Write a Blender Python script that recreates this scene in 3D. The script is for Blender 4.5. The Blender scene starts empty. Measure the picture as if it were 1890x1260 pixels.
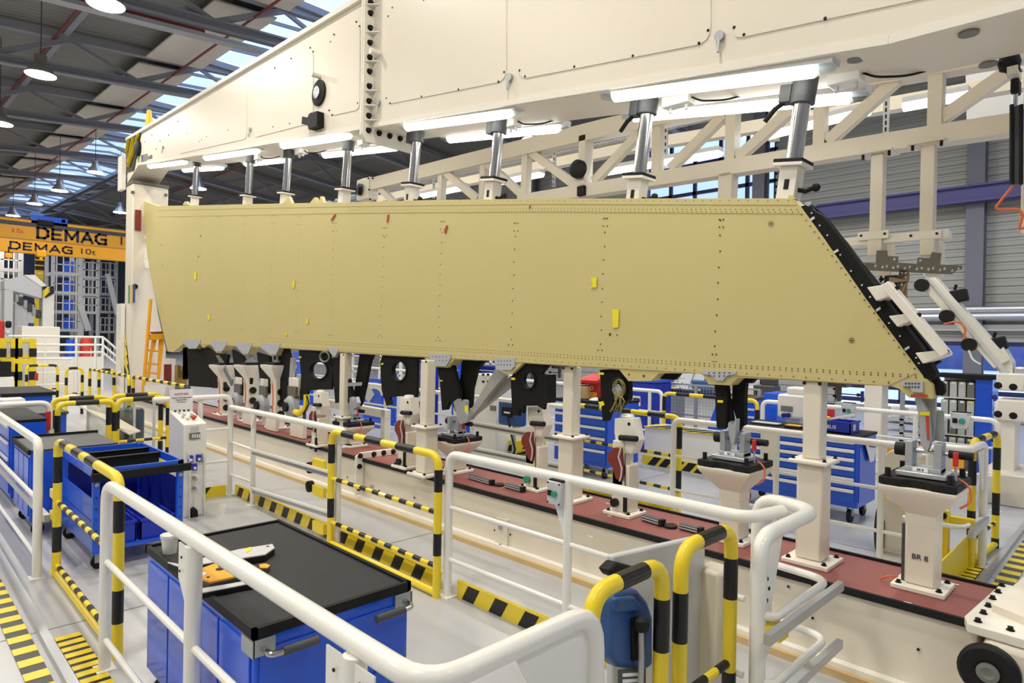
import bpy, math, random
from mathutils import Vector as V, Matrix
random.seed(4)
C = bpy.context.scene.collection
SC = bpy.context.scene
# ------------------------------------------------------------------ camera
F, CX, CY, H = 1190.0, 945.0, 630.0, 2.0
ROLL, YAW, PITCH = 0.0175, math.radians(45.1), math.atan(6.5 / 1190)
fw = V((-math.sin(YAW), math.cos(YAW), 0)); rt = V((math.cos(YAW), math.sin(YAW), 0)); up = V((0, 0, 1))
fw2 = fw * math.cos(PITCH) - up * math.sin(PITCH); up2 = up * math.cos(PITCH) + fw * math.sin(PITCH)
RR = rt * math.cos(ROLL) + up2 * math.sin(ROLL); UU = up2 * math.cos(ROLL) - rt * math.sin(ROLL)
CAM = V((0, 0, H))
cd = bpy.data.cameras.new('camera'); cam = bpy.data.objects.new('camera', cd); C.objects.link(cam)
cd.sensor_width = 36; cd.lens = F / 1890 * 36; cd.clip_end = 300; cd.clip_start = 0.05
cam.matrix_world = Matrix(((RR.x, UU.x, -fw2.x, 0), (RR.y, UU.y, -fw2.y, 0), (RR.z, UU.z, -fw2.z, H), (0, 0, 0, 1)))
SC.camera = cam
# ------------------------------------------------------------------ world, exposure
w = bpy.data.worlds.new('sky'); SC.world = w; w.use_nodes = True
bg = w.node_tree.nodes['Background']; bg.inputs[1].default_value = 1.0   # overcast sky: pale overhead, bluer and dimmer at the horizon
wt = w.node_tree; wc = wt.nodes.new('ShaderNodeTexCoord'); ws_ = wt.nodes.new('ShaderNodeSeparateXYZ'); wr_ = wt.nodes.new('ShaderNodeValToRGB')
wt.links.new(wc.outputs['Generated'], ws_.inputs[0]); wt.links.new(ws_.outputs['Z'], wr_.inputs[0]); wt.links.new(wr_.outputs[0], bg.inputs[0])
wr_.color_ramp.elements[0].color = (0.62, 0.86, 1.3, 1); wr_.color_ramp.elements[1].color = (2.3, 2.6, 3.0, 1); wr_.color_ramp.elements[1].position = 0.75
SC.view_settings.view_transform = 'Standard'; SC.view_settings.look = 'None'; SC.view_settings.gamma = 1
SC.view_settings.use_curve_mapping = False; SC.view_settings.exposure = -0.1
SC.cycles.max_bounces = 6; SC.cycles.diffuse_bounces = 4; SC.cycles.glossy_bounces = 3; SC.cycles.transparent_max_bounces = 12
SC.cycles.sample_clamp_indirect = 6
SC.cycles.use_denoising = True
def light(name, loc, size, power, col=(1, 0.95, 0.86), rot=(0, 0, 0), sy=None):
    l = bpy.data.lights.new(name, 'AREA'); l.energy = power; l.color = col; l.size = size
    if sy: l.shape = 'RECTANGLE'; l.size_y = sy
    else: l.shape = 'DISK'
    o = bpy.data.objects.new(name, l); o.location = loc; o.rotation_euler = rot; C.objects.link(o); return o
# rows of high bay lamps of the hall (the ones the photograph shows get their shades further down)
for ix in range(5):
    for iy in range(4):
        light('high_bay_light', (4 - ix * 6.5, -7.0 + iy * 4.6, 8.6), 0.55, 110 if ix == 0 else 210)
for x in (-30, -38, -46, -54):
    for y in (-2, 5, 12):
        light('high_bay_light', (x, y, 8.4), 0.55, 200)
for x in (-13, -7, -2): light('high_bay_light', (x, 13.5, 8.4), 0.55, 200)
# ------------------------------------------------------------------ pixel -> place
def ray(px, py): return fw2 + RR * ((px - CX) / F) - UU * ((py - CY) / F)
def PZ(px, py, z): d = ray(px, py); return CAM + d * ((z - H) / d.z)
def PY(px, py, y): d = ray(px, py); return CAM + d * (y / d.y)
def PX(px, py, x): d = ray(px, py); return CAM + d * (x / d.x)
def PD(px, py, t): return CAM + ray(px, py) * t
# ------------------------------------------------------------------ materials
def lin(r, g, b):
    f = lambda u: (u / 255 / 12.92) if u / 255 <= 0.04045 else ((u / 255 + 0.055) / 1.055) ** 2.4
    return (f(r), f(g), f(b), 1)
MATS = {}
def mat(name, rgb, rough=0.45, metal=0.0, var=0.04, scale=9.0, bump=0.0, coat=0.0, spec=0.5):
    m = bpy.data.materials.new(name); m.use_nodes = True; nt = m.node_tree; b = nt.nodes['Principled BSDF']
    b.inputs['Roughness'].default_value = rough; b.inputs['Metallic'].default_value = metal
    b.inputs['Coat Weight'].default_value = coat; b.inputs['Specular IOR Level'].default_value = spec
    tc = nt.nodes.new('ShaderNodeTexCoord'); nz = nt.nodes.new('ShaderNodeTexNoise'); nz.inputs['Scale'].default_value = scale
    nz.inputs['Detail'].default_value = 4; nt.links.new(tc.outputs['Object'], nz.inputs['Vector'])
    mx = nt.nodes.new('ShaderNodeMix'); mx.data_type = 'RGBA'; c = lin(*rgb)
    mx.inputs[6].default_value = tuple(max(0, x * (1 - var)) for x in c[:3]) + (1,)
    mx.inputs[7].default_value = tuple(min(1, x * (1 + var)) for x in c[:3]) + (1,)
    nt.links.new(nz.outputs['Fac'], mx.inputs[0]); nt.links.new(mx.outputs[2], b.inputs['Base Color'])
    if bump:
        bp = nt.nodes.new('ShaderNodeBump'); bp.inputs['Strength'].default_value = bump; bp.inputs['Distance'].default_value = 0.01
        nt.links.new(nz.outputs['Fac'], bp.inputs['Height']); nt.links.new(bp.outputs['Normal'], b.inputs['Normal'])
    MATS[name] = m; return m
def emit(name, rgb, s):
    m = bpy.data.materials.new(name); m.use_nodes = True; nt = m.node_tree; nt.nodes.remove(nt.nodes['Principled BSDF'])
    e = nt.nodes.new('ShaderNodeEmission'); e.inputs[0].default_value = lin(*rgb); e.inputs[1].default_value = s
    nt.links.new(e.outputs[0], nt.nodes['Material Output'].inputs[0]); MATS[name] = m; return m
def glassy(name, rgb, mixf=0.12):
    m = bpy.data.materials.new(name); m.use_nodes = True; nt = m.node_tree; nt.nodes.remove(nt.nodes['Principled BSDF'])
    t = nt.nodes.new('ShaderNodeBsdfTransparent'); t.inputs[0].default_value = lin(*rgb)
    g = nt.nodes.new('ShaderNodeBsdfGlossy'); g.inputs['Roughness'].default_value = 0.05
    x = nt.nodes.new('ShaderNodeMixShader'); x.inputs[0].default_value = mixf
    nt.links.new(t.outputs[0], x.inputs[1]); nt.links.new(g.outputs[0], x.inputs[2]); nt.links.new(x.outputs[0], nt.nodes['Material Output'].inputs[0])
    MATS[name] = m; return m
cream = mat('cream_paint', (226, 217, 199), 0.38, var=0.02)
creamw = mat('light_cream_paint', (233, 227, 213), 0.35, var=0.02)
white = mat('white_paint', (240, 238, 230), 0.3, var=0.015, coat=0.3)
yellow = mat('yellow_paint', (240, 212, 40), 0.35, var=0.03, coat=0.2)
orange = mat('orange_yellow_paint', (240, 170, 30), 0.45)
black = mat('black_tape', (15, 15, 16), 0.42, var=0.1)
rubber = mat('black_rubber', (22, 22, 22), 0.6, var=0.1, spec=0.3)
carbon = mat('black_carbon', (20, 20, 18), 0.65, var=0.15, scale=30, spec=0.2)
skinm = mat('tan_primer', (200, 186, 126), 0.5, var=0.025, scale=1.3)
greym = mat('grey_primer', (178, 180, 186), 0.5)
rivetm = mat('rivet_hole', (92, 72, 38), 0.7)
steel = mat('steel', (190, 192, 196), 0.25, 1.0)
chrome = mat('chrome', (196, 196, 198), 0.2, 1.0, var=0.02)
alu = mat('aluminium', (200, 202, 205), 0.4, 0.8)
galv = mat('galvanised', (175, 178, 180), 0.5, 0.5)
blue = mat('blue_paint', (26, 88, 218), 0.3, var=0.04, coat=0.2)
dblue = mat('dark_blue_paint', (18, 30, 120), 0.4)
plblue = mat('blue_plastic', (26, 52, 178), 0.45)
navy = mat('navy_frame', (40, 42, 92), 0.5)
redm = mat('red_paint', (196, 40, 36), 0.5)
rust = mat('red_brown_paint', (120, 42, 36), 0.5, var=0.08)
lino = mat('red_brown_floor_sheet', (134, 74, 66), 0.55, var=0.1, scale=3)
redtape = mat('red_tape', (176, 66, 40), 0.6)
ytape = mat('yellow_tape', (232, 220, 40), 0.6)
tan = mat('tan_strip', (205, 178, 128), 0.6)
paper = mat('paper', (240, 240, 242), 0.6)
ink = mat('ink', (40, 40, 60), 0.7)
redink = mat('red_ink', (200, 50, 50), 0.7)
rubmat = None
roofm = mat('roof_deck', (112, 112, 110), 0.6, var=0.08)
beamgrey = mat('roof_steel', (142, 143, 148), 0.55, var=0.06)
pipered = mat('sprinkler_red', (128, 52, 44), 0.5)
sidm = mat('siding', (176, 177, 172), 0.5, 0.1, var=0.05, scale=2)
colgrey = mat('wall_column_grey', (120, 122, 134), 0.5)
endwall = mat('end_wall', (66, 70, 90), 0.6)
panelw = mat('acoustic_panel', (214, 206, 192), 0.7, var=0.08, scale=1.5)
orng = mat('orange_cable', (220, 110, 60), 0.5)
dgrey = mat('dark_grey', (70, 72, 74), 0.5)
mgrey = mat('mid_grey', (120, 120, 112), 0.5)
taupe = mat('taupe_plate', (104, 98, 88), 0.5)
lgrey = mat('light_grey_paint', (205, 206, 206), 0.4)
card = mat('cardboard', (206, 176, 132), 0.7)
bin_ = mat('clear_bin', (196, 200, 196), 0.4)
green = mat('green_button', (60, 150, 120), 0.4)
steelblue = mat('steel_blue_plastic', (46, 84, 140), 0.45)
snow = mat('snow', (225, 232, 245), 0.8)
farblue = mat('far_building', (64, 80, 130), 0.8, var=0.3, scale=0.4)
lampon = emit('tube_light', (255, 253, 246), 9.0)
bulb = emit('lamp_bulb', (255, 246, 226), 14.0)
pane = glassy('window_glass', (232, 240, 255), 0.05)
clear = glassy('clear_plastic', (236, 240, 240), 0.12)
def ribbed(name, rgb, scale, axis, rough=0.5, depth=0.6):
    m = mat(name, rgb, rough); nt = m.node_tree; b = nt.nodes['Principled BSDF']
    tc = nt.nodes.new('ShaderNodeTexCoord'); wv = nt.nodes.new('ShaderNodeTexWave'); wv.inputs['Scale'].default_value = scale
    wv.bands_direction = axis; nt.links.new(tc.outputs['Object'], wv.inputs['Vector'])
    bp = nt.nodes.new('ShaderNodeBump'); bp.inputs['Strength'].default_value = depth; bp.inputs['Distance'].default_value = 0.02
    nt.links.new(wv.outputs['Fac'], bp.inputs['Height']); nt.links.new(bp.outputs['Normal'], b.inputs['Normal']); return m
ribmat = mat('ribbed_rubber_mat', (70, 70, 72), 0.55)
# floor: grey epoxy with broad random variation in tone
floorm = mat('floor_epoxy', (186, 186, 188), 0.3, var=0.1, scale=0.8)
runway = mat('runway_purple', (86, 86, 146), 0.5)
# ------------------------------------------------------------------ mesh builder
ORG = {}
def link(o): C.objects.link(o); return o
def T(name, label, cat, loc=(0, 0, 0), rz=0.0, group=None):
    o = bpy.data.objects.new(name, None); o.location = loc; o.rotation_euler = (0, 0, rz); o.empty_display_size = 0.1
    o['label'] = label; o['category'] = cat
    if group: o['group'] = group
    ORG[o.name] = V(loc); return link(o)
def tag(o, label, cat, group=None):
    o['label'] = label; o['category'] = cat
    if group: o['group'] = group
    return o
class MB:
    def __init__(s): s.v = []; s.f = []
    def add(s, vs, fs): n = len(s.v); s.v += [V(v) for v in vs]; s.f += [tuple(i + n for i in f) for f in fs]; return s
    def box(s, c, d, rz=0.0, M=None):
        c = V(c); x, y, z = d[0] / 2, d[1] / 2, d[2] / 2
        R = M if M is not None else Matrix.Rotation(rz, 3, 'Z')
        vs = [c + R @ V((a * x, b * y, e * z)) for e in (-1, 1) for a, b in ((-1, -1), (1, -1), (1, 1), (-1, 1))]
        return s.add(vs, [(3, 2, 1, 0), (4, 5, 6, 7), (0, 1, 5, 4), (1, 2, 6, 5), (2, 3, 7, 6), (3, 0, 4, 7)])
    def span(s, a, b): a = V(a); b = V(b); return s.box((a + b) / 2, [abs(q) for q in (b - a)])
    def frame(s, a, b, w, h, roll=V((0, 0, 1))):   # rectangular bar from a to b, w sideways, h along roll
        a = V(a); b = V(b); d = (b - a).normalized(); r = V(roll)
        if abs(d.dot(r)) > 0.98: r = V((0, 1, 0))
        sd = d.cross(r).normalized(); u = sd.cross(d).normalized()
        vs = [p + sd * (i * w / 2) + u * (j * h / 2) for p in (a, b) for i, j in ((-1, -1), (1, -1), (1, 1), (-1, 1))]
        return s.add(vs, [(0, 1, 2, 3), (7, 6, 5, 4), (0, 4, 5, 1), (1, 5, 6, 2), (2, 6, 7, 3), (3, 7, 4, 0)])
    def cyl(s, a, b, r, n=12, r2=None):
        a = V(a); b = V(b); d = (b - a).normalized(); r2 = r if r2 is None else r2
        h = V((0, 0, 1)) if abs(d.z) < 0.9 else V((1, 0, 0)); x = d.cross(h).normalized(); y = d.cross(x)
        vs = [a + (x * math.cos(2 * math.pi * k / n) + y * math.sin(2 * math.pi * k / n)) * r for k in range(n)]
        vs += [b + (x * math.cos(2 * math.pi * k / n) + y * math.sin(2 * math.pi * k / n)) * r2 for k in range(n)]
        fs = [(k, (k + 1) % n, n + (k + 1) % n, n + k) for k in range(n)] + [tuple(range(n - 1, -1, -1)), tuple(range(n, 2 * n))]
        return s.add(vs, fs)
    def lathe(s, c, prof, n=20, axis=V((0, 0, 1))):
        c = V(c); d = V(axis).normalized(); h = V((0, 0, 1)) if abs(d.z) < 0.9 else V((1, 0, 0)); x = d.cross(h).normalized(); y = d.cross(x)
        vs = []; fs = []
        for r, z in prof: vs += [c + d * z + (x * math.cos(2 * math.pi * k / n) + y * math.sin(2 * math.pi * k / n)) * r for k in range(n)]
        for i in range(len(prof) - 1): fs += [(i * n + k, i * n + (k + 1) % n, (i + 1) * n + (k + 1) % n, (i + 1) * n + k) for k in range(n)]
        fs += [tuple(range(n - 1, -1, -1)), tuple(range((len(prof) - 1) * n, len(prof) * n))]
        return s.add(vs, fs)
    def ring(s, c, axis, r, w, n=20):   # flat torus with a square section
        return s.lathe(c, [(r - w, -w / 2), (r, -w / 2), (r, w / 2), (r - w, w / 2), (r - w, -w / 2)], n, axis) if False else s.tube([V(c) + p * r for p in circ(axis, n)], w / 2, 8, closed=True)
    def sweep(s, path, r, n=10, closed=False):
        pts = [V(p) for p in path]; N = len(pts); vs = []; fs = []
        tan_ = []
        for i in range(N):
            if closed: t = pts[(i + 1) % N] - pts[i - 1]
            else: t = pts[min(i + 1, N - 1)] - pts[max(i - 1, 0)]
            tan_.append(t.normalized())
        h = V((0, 0, 1)) if abs(tan_[0].z) < 0.9 else V((1, 0, 0)); x = tan_[0].cross(h).normalized()
        for i in range(N):
            x = (x - tan_[i] * x.dot(tan_[i])).normalized(); y = tan_[i].cross(x)
            vs += [pts[i] + (x * math.cos(2 * math.pi * k / n) + y * math.sin(2 * math.pi * k / n)) * r for k in range(n)]
        for i in range(N if closed else N - 1):
            j = (i + 1) % N; fs += [(i * n + k, i * n + (k + 1) % n, j * n + (k + 1) % n, j * n + k) for k in range(n)]
        if not closed: fs += [tuple(range(n - 1, -1, -1)), tuple(range((N - 1) * n, N * n))]
        return s.add(vs, fs)
    tube = sweep
    def extr(s, pts, off):   # polygon pts extruded by vector off
        pts = [V(p) for p in pts]; n = len(pts); off = V(off)
        return s.add(pts + [p + off for p in pts], [tuple(range(n)), tuple(range(2 * n - 1, n - 1, -1))] + [(k, n + k, n + (k + 1) % n, (k + 1) % n) for k in range(n)])
    def loops(s, rows):      # skin between equal-length closed loops
        n = len(rows[0]); vs = [p for r in rows for p in r]; fs = []
        for i in range(len(rows) - 1): fs += [(i * n + k, i * n + (k + 1) % n, (i + 1) * n + (k + 1) % n, (i + 1) * n + k) for k in range(n)]
        return s.add(vs, fs + [tuple(range(n - 1, -1, -1)), tuple(range((len(rows) - 1) * n, len(rows) * n))])
    def build(s, name, m, parent=None, smooth=35, bevel=0.0, label=None, kind=None, local=False):
        me = bpy.data.meshes.new(name)
        if parent is not None: org = V((0, 0, 0)) if local else ORG[parent.name]
        else:
            xs = [p.x for p in s.v]; ys = [p.y for p in s.v]; zs = [p.z for p in s.v]
            org = V(((min(xs) + max(xs)) / 2, (min(ys) + max(ys)) / 2, min(zs)))
        me.from_pydata([tuple(p - org) for p in s.v], [], s.f); me.materials.append(m)
        import bmesh
        bm = bmesh.new(); bm.from_mesh(me); bmesh.ops.recalc_face_normals(bm, faces=bm.faces); bm.to_mesh(me); bm.free()
        if smooth: me.shade_smooth(); me.set_sharp_from_angle(angle=math.radians(smooth))
        o = bpy.data.objects.new(name, me); link(o)
        if parent is not None: o.parent = parent
        else: o.location = org
        ORG[o.name] = V((0, 0, 0)) if local else org
        if bevel:
            b = o.modifiers.new('bevel', 'BEVEL'); b.width = bevel; b.segments = 2; b.limit_method = 'ANGLE'
        if label: o['label'] = label
        if kind: o['kind'] = kind
        return o
def circ(axis, n=20):
    d = V(axis).normalized(); h = V((0, 0, 1)) if abs(d.z) < 0.9 else V((1, 0, 0)); x = d.cross(h).normalized(); y = d.cross(x)
    return [x * math.cos(2 * math.pi * k / n) + y * math.sin(2 * math.pi * k / n) for k in range(n)]
def B(name, m, parent, *spans, **k):     # several axis boxes as one part
    b = MB()
    for a, c in spans: b.span(a, c)
    return b.build(name, m, parent, **k)
def fillet(path, rf, seg=5):
    P = [V(p) for p in path]; out = [P[0]]
    for i in range(1, len(P) - 1):
        a = (P[i - 1] - P[i]); c = (P[i + 1] - P[i]); r = min(rf, a.length * 0.45, c.length * 0.45); a.normalize(); c.normalize()
        p0 = P[i] + a * r; p2 = P[i] + c * r
        for k in range(seg + 1):
            t = k / seg; out.append(p0 * (1 - t) ** 2 + P[i] * 2 * t * (1 - t) + p2 * t * t)
    return out + [P[-1]]
def cut(path, a, b):      # piece of a polyline between arc lengths
    out = []; s = 0.0
    for i in range(len(path) - 1):
        L = (path[i + 1] - path[i]).length
        if L < 1e-9: continue
        if s + L > a and s < b:
            q0 = max(0, (a - s) / L); q1 = min(1, (b - s) / L)
            p = path[i].lerp(path[i + 1], q0)
            if not out or (out[-1] - p).length > 1e-6: out.append(p)
            out.append(path[i].lerp(path[i + 1], q1))
        s += L
    return out
def plen(path): return sum((path[i + 1] - path[i]).length for i in range(len(path) - 1))
def bands(parent, path, r, step=0.2, first=0.12, blen=0.12, n=12):
    L = plen(path); a = first
    while a + 0.03 < L:
        seg = cut(path, a, min(a + blen, L))
        if len(seg) > 1: MB().tube(seg, r * 1.025, n).build('black_band', black, parent)
        a += step
def poly(pts, y, th):     # outline at depth y, thickness th away from the viewer side
    return [PY(px, py, y) for px, py in pts], V((0, th, 0))
def plate(name, m, parent, pts, y, th=0.02, **k): p, o = poly(pts, y, th); return MB().extr(p, o).build(name, m, parent, **k)
def bolt_mb(mb, p, axis, r=0.014, h=0.014): mb.cyl(p, V(p) + V(axis) * 0.004, r * 1.5, 10); mb.cyl(V(p) + V(axis) * 0.004, V(p) + V(axis) * h, r, 8); return mb
def text(parent, name, body, loc, xd, yd, size, m, align='CENTER', width=None, bold=0.0):
    cu = bpy.data.curves.new(name, 'FONT'); cu.body = body; cu.size = size; cu.align_x = align; cu.align_y = 'CENTER'; cu.extrude = 0.0015; cu.offset = bold * size; cu.fill_mode = 'BOTH'
    fo_ = bpy.data.objects.new(name, cu); link(fo_); me = bpy.data.meshes.new_from_object(fo_); bpy.data.objects.remove(fo_); bpy.data.curves.remove(cu)
    me.materials.clear(); k_ = 1.0 if not width else width / max(1e-6, max(v.co.x for v in me.vertices) - min(v.co.x for v in me.vertices)); me.transform(Matrix.Diagonal((k_, 1, 1, 1))); me.materials.append(m); me.name = name; o = bpy.data.objects.new(name, me); link(o)
    x = V(xd).normalized(); y = V(yd).normalized(); z = x.cross(y)
    M = Matrix(((x.x, y.x, z.x, 0), (x.y, y.y, z.y, 0), (x.z, y.z, z.z, 0), (0, 0, 0, 1)))
    o.parent = parent; o.matrix_local = Matrix.Translation(V(loc) - ORG[parent.name]) @ M; return o
def pins(name, m, parent, pts, axis, r=0.016, h=0.02, sub=False):   # bolts: one object each, one shared mesh
    me = None
    for p in pts:
        if me is None:
            o = bolt_mb(MB(), V((0, 0, 0)), axis, r, h).build(name, m, parent, local=True); me = o.data
        else:
            o = bpy.data.objects.new(name, me); link(o); o.parent = parent
        o.location = V(p) - ORG[parent.name]; ORG[o.name] = V((0, 0, 0))
def copytree(o, parent=None):
    c = o.copy(); link(c); ORG[c.name] = ORG.get(o.name, V((0, 0, 0)))
    if parent: c.parent = parent
    for ch in list(o.children): copytree(ch, c)
    return c
def struct(o): o['kind'] = 'structure'; return o
# ================================================================== SETTING
hx = (fw + rt * (-1280 / 1190)).normalized(); hy = V((-hx.y, hx.x, 0)); hy = hy if hy.y > 0 else -hy
def HP(s, t, z): return hx * s + hy * t + V((0, 0, z))
SL = 0.0945; RIDGE = 10.6
def zdeck(t): return 11.6 - SL * abs(t - RIDGE)
def zch(t): return zdeck(t) - 1.33
fl = struct(MB().span((-68, -14, -0.12), (16, 21.1, 0)).build('floor', floorm, smooth=0))
for i, x in enumerate((-5.2, -13.2, -21.2, 2.8)): B('joint', mgrey, fl, ((x - 0.006, -14, -0.002), (x + 0.006, 21, 0.0015)))
for y in (6.9, 13.0): B('joint', mgrey, fl, ((-68, y - 0.006, -0.002), (16, y + 0.006, 0.0015)))
gr = struct(MB().span((-90, 21.6, -0.6), (60, 120, -0.15)).build('floor_outside_snow', snow, smooth=0))
fb = MB().span((-70, 70, -0.5), (40, 78, 9)); fbo = tag(fb.build('far_building', farblue, smooth=0), 'dark blue building across the snow, behind the lower windows', 'building')
# roof
tS = PZ(228, 200, 11.36).dot(hy); tE = tS + 3.4
ceil = MB()
for t0, t1 in ((-15, tS), (tE, 22.0)):
    ceil.add([HP(-14, t0, zdeck(t0)), HP(70, t0, zdeck(t0)), HP(70, t1, zdeck(t1)), HP(-14, t1, zdeck(t1))], [(0, 1, 2, 3)])
    ceil.add([HP(-14, t0, zdeck(t0) + .15), HP(70, t0, zdeck(t0) + .15), HP(70, t1, zdeck(t1) + .15), HP(-14, t1, zdeck(t1) + .15)], [(3, 2, 1, 0)])
roofrib = ribbed('roof_deck_ribs', (126, 125, 120), 1.35, 'X', 0.6, 1.0)
ce = ceil.build('ceiling', roofrib, smooth=0); struct(ce)
sB = PZ(300, 160, 10.17).dot(hx)
TS = [sB + 6 * k for k in range(-5, 8)]
# skylight frames, panes, panels, purlins
for i in range(len(TS) - 1):
    a, b = TS[i] + 0.2, TS[i + 1] - 0.2
    fr = MB()
    fr.frame(HP(TS[i] - 0.2, tS, zdeck(tS) - .1), HP(b + .4, tS, zdeck(tS) - .1), 0.18, 0.32)
    fr.frame(HP(TS[i] - 0.2, tE, zdeck(tE) - .1), HP(b + .4, tE, zdeck(tE) - .1), 0.18, 0.32)
    fr.frame(HP(a - .2, tS, zdeck(tS) + .02), HP(a - .2, tE, zdeck(tE) + .02), 0.4, 0.2)
    so = struct(fr.build('window_%d' % (i + 1), beamgrey, smooth=0))
    nb = 4
    for k in range(nb):
        p0 = a + (b - a) * k / nb; p1 = a + (b - a) * (k + 1) / nb
        for t0, t1 in ((tS + .05, RIDGE), (RIDGE, tE - .05)):
            MB().extr([HP(p0 + .03, t0, zdeck(t0) + .05), HP(p1 - .03, t0, zdeck(t0) + .05), HP(p1 - .03, t1, zdeck(t1) + .05), HP(p0 + .03, t1, zdeck(t1) + .05)], (0, 0, .02)).build('pane', pane, so, smooth=0)
        if k: MB().frame(HP(p0, tS + .05, zdeck(tS) + .02), HP(p0, RIDGE, zdeck(RIDGE) + .02), 0.06, 0.1).frame(HP(p0, RIDGE, zdeck(RIDGE) + .02), HP(p0, tE - .05, zdeck(tE) + .02), 0.06, 0.1).build('glazing_bar', beamgrey, so, smooth=0)
tA = PZ(176, 177, 10.95).dot(hy); tB = tA + 1.75
for i in range(len(TS) - 1):
    for k in range(2):
        a = TS[i] + 0.35 + k * 2.7; b = a + 2.62
        MB().extr([HP(a, tA, zdeck(tA) - .42), HP(b, tA, zdeck(tA) - .42), HP(b, tB, zdeck(tB) - .42), HP(a, tB, zdeck(tB) - .42)], (0, 0, .05)).build('acoustic_panel', panelw, ce, smooth=0)
for k, s in enumerate(TS):
    tr = MB()
    t0, t1 = -14.0, RIDGE
    zc = zch
    for (u0, u1) in ((-14.0, RIDGE), (RIDGE, 21.6)):
        tr.frame(HP(s, u0, zc(u0)), HP(s, u1, zc(u1)), 0.24, 0.05, V((0, 0, 1)))
        tr.frame(HP(s, u0, zc(u0) + .22), HP(s, u1, zc(u1) + .22), 0.24, 0.05)
        tr.frame(HP(s, u0, zc(u0) + .11), HP(s, u1, zc(u1) + .11), 0.04, 0.2)
    r_ = struct(tr.build('trim_%d' % (k + 1), beamgrey, smooth=0, label='grey roof truss'))
    tp = MB()
    for (u0, u1) in ((-14.0, RIDGE), (RIDGE, 21.6)): tp.frame(HP(s, u0, zdeck(u0) - .22), HP(s, u1, zdeck(u1) - .22), 0.22, 0.2)
    tp.build('top_chord', beamgrey, r_, smooth=0)
    t = -12.0; upw = True
    while t < 20:
        z0 = zch(t) + .2; z1 = zdeck(t + 1.9) - .3; z2 = zch(t + 3.8) + .2
        MB().frame(HP(s, t, z0), HP(s, t + 1.9, z1), 0.14, 0.14).build('diagonal', beamgrey, r_, smooth=0)
        MB().frame(HP(s, t + 1.9, z1), HP(s, t + 3.8, z2), 0.1, 0.1).build('diagonal', beamgrey, r_, smooth=0)
        t += 3.8
for j, t in enumerate((-2.0, 1.8, 5.0, 7.6, 12.6, 15.4, 18.2)):
    struct(MB().frame(HP(-12, t, zdeck(t) - .1), HP(66, t, zdeck(t) - .1), 0.16, 0.2).build('trim_%d' % (30 + j), beamgrey, smooth=0))
# crane runway / cable trays under the skylight
for j, (t, z) in enumerate(((10.0, 9.7), (10.7, 9.65))):
    struct(MB().frame(HP(-12, t, z), HP(64, t, z), 0.12, 0.1).build('trim_%d' % (40 + j), dgrey, smooth=0))
tp = tB - .85
for nm, t, z, lab in (('sprinkler_pipe', tp, zdeck(tp) - .75, 'long red sprinkler pipe running under the pale ceiling panels'), ('sprinkler_pipe', tA - 2.4, zdeck(tA - 2.4) - .35, 'long red sprinkler pipe running under the bare grey roof deck'), ('sprinkler_pipe', 14.5, zdeck(14.5) - .8, 'red sprinkler pipe on the far slope of the roof, behind the lamps')):
    tag(MB().cyl(HP(-8, t, z), HP(64, t, z), 0.035, 8).build(nm, pipered), lab, 'pipe')
tag(MB().frame(HP(TS[4] + 1.2, -8, zdeck(-8) - .95), HP(TS[4] + 1.2, 7.2, zdeck(7.2) - .95), 0.07, 0.09).build('sprinkler_pipe', pipered, smooth=0), 'red pipe running across the roof slope above the nearest pendant lamps', 'pipe')
# cable channel slung under the near truss
cc = tag(MB().frame(HP(TS[4] + 0.1, 2, zch(2) - .22), HP(TS[4] + 0.1, 9, zch(9) - .22), 0.3, 0.1).build('cable_channel', galv, smooth=0), 'galvanised cable channel under the nearest roof truss', 'cable tray')
# ---- back wall with siding planks
YW = 21.0
win = [(PY(1196, 300, YW).x, PY(1432, 300, YW).x, 6.3, 9.4), (-7.0, 9.0, 0.35, PY(1800, 634, YW).z)]
wb = struct(B('wall_back', colgrey, None, ((-66, YW + .08, 0), (win[0][0], YW + .2, 11)), ((win[0][0], YW + .08, 0), (win[0][1], YW + .2, win[0][2])), ((win[0][0], YW + .08, win[0][3]), (win[0][1], YW + .2, 11)), ((win[0][1], YW + .08, win[1][3]), (12, YW + .2, 11)), ((win[0][1], YW + .08, 0), (win[1][0], YW + .2, win[1][3])), smooth=0))
pitch = 0.21
z = 0.0
while z < 10.6:
    segs = [(-66, 12.0)]
    for a, b, z0, z1 in win:
        if z + pitch > z0 + .05 and z < z1 - .05:
            ns = []
            for p, q in segs:
                if a <= p and b >= q: continue
                if p < a < q: ns.append((p, a))
                if p < b < q: ns.append((b, q))
                if b <= p or a >= q: ns.append((p, q))
            segs = ns
    for p, q in segs:
        m = MB(); m.add([V((p, YW + .04, z)), V((p, YW, z + .02)), V((p, YW, z + pitch * .62)), V((p, YW + .02, z + pitch * .72)), V((p, YW + .02, z + pitch)), V((p, YW + .08, z + pitch))] + [V((q, YW + .04, z)), V((q, YW, z + .02)), V((q, YW, z + pitch * .62)), V((q, YW + .02, z + pitch * .72)), V((q, YW + .02, z + pitch)), V((q, YW + .08, z + pitch))], [(k, k + 1, k + 7, k + 6) for k in range(5)])
        m.build('siding_plank', sidm, wb, smooth=0)
    z += pitch
struct(B('wall_front', lgrey, None, ((-66, -14.2, 0), (16, -14, 12)), smooth=0)); struct(B('wall_right', lgrey, None, ((16, -14.2, 0), (16.2, 21.2, 12)), smooth=0))
struct(B('wall_left', endwall, None, ((-66.2, -14, 0), (-66, 21.2, 12)), smooth=0))
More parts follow.
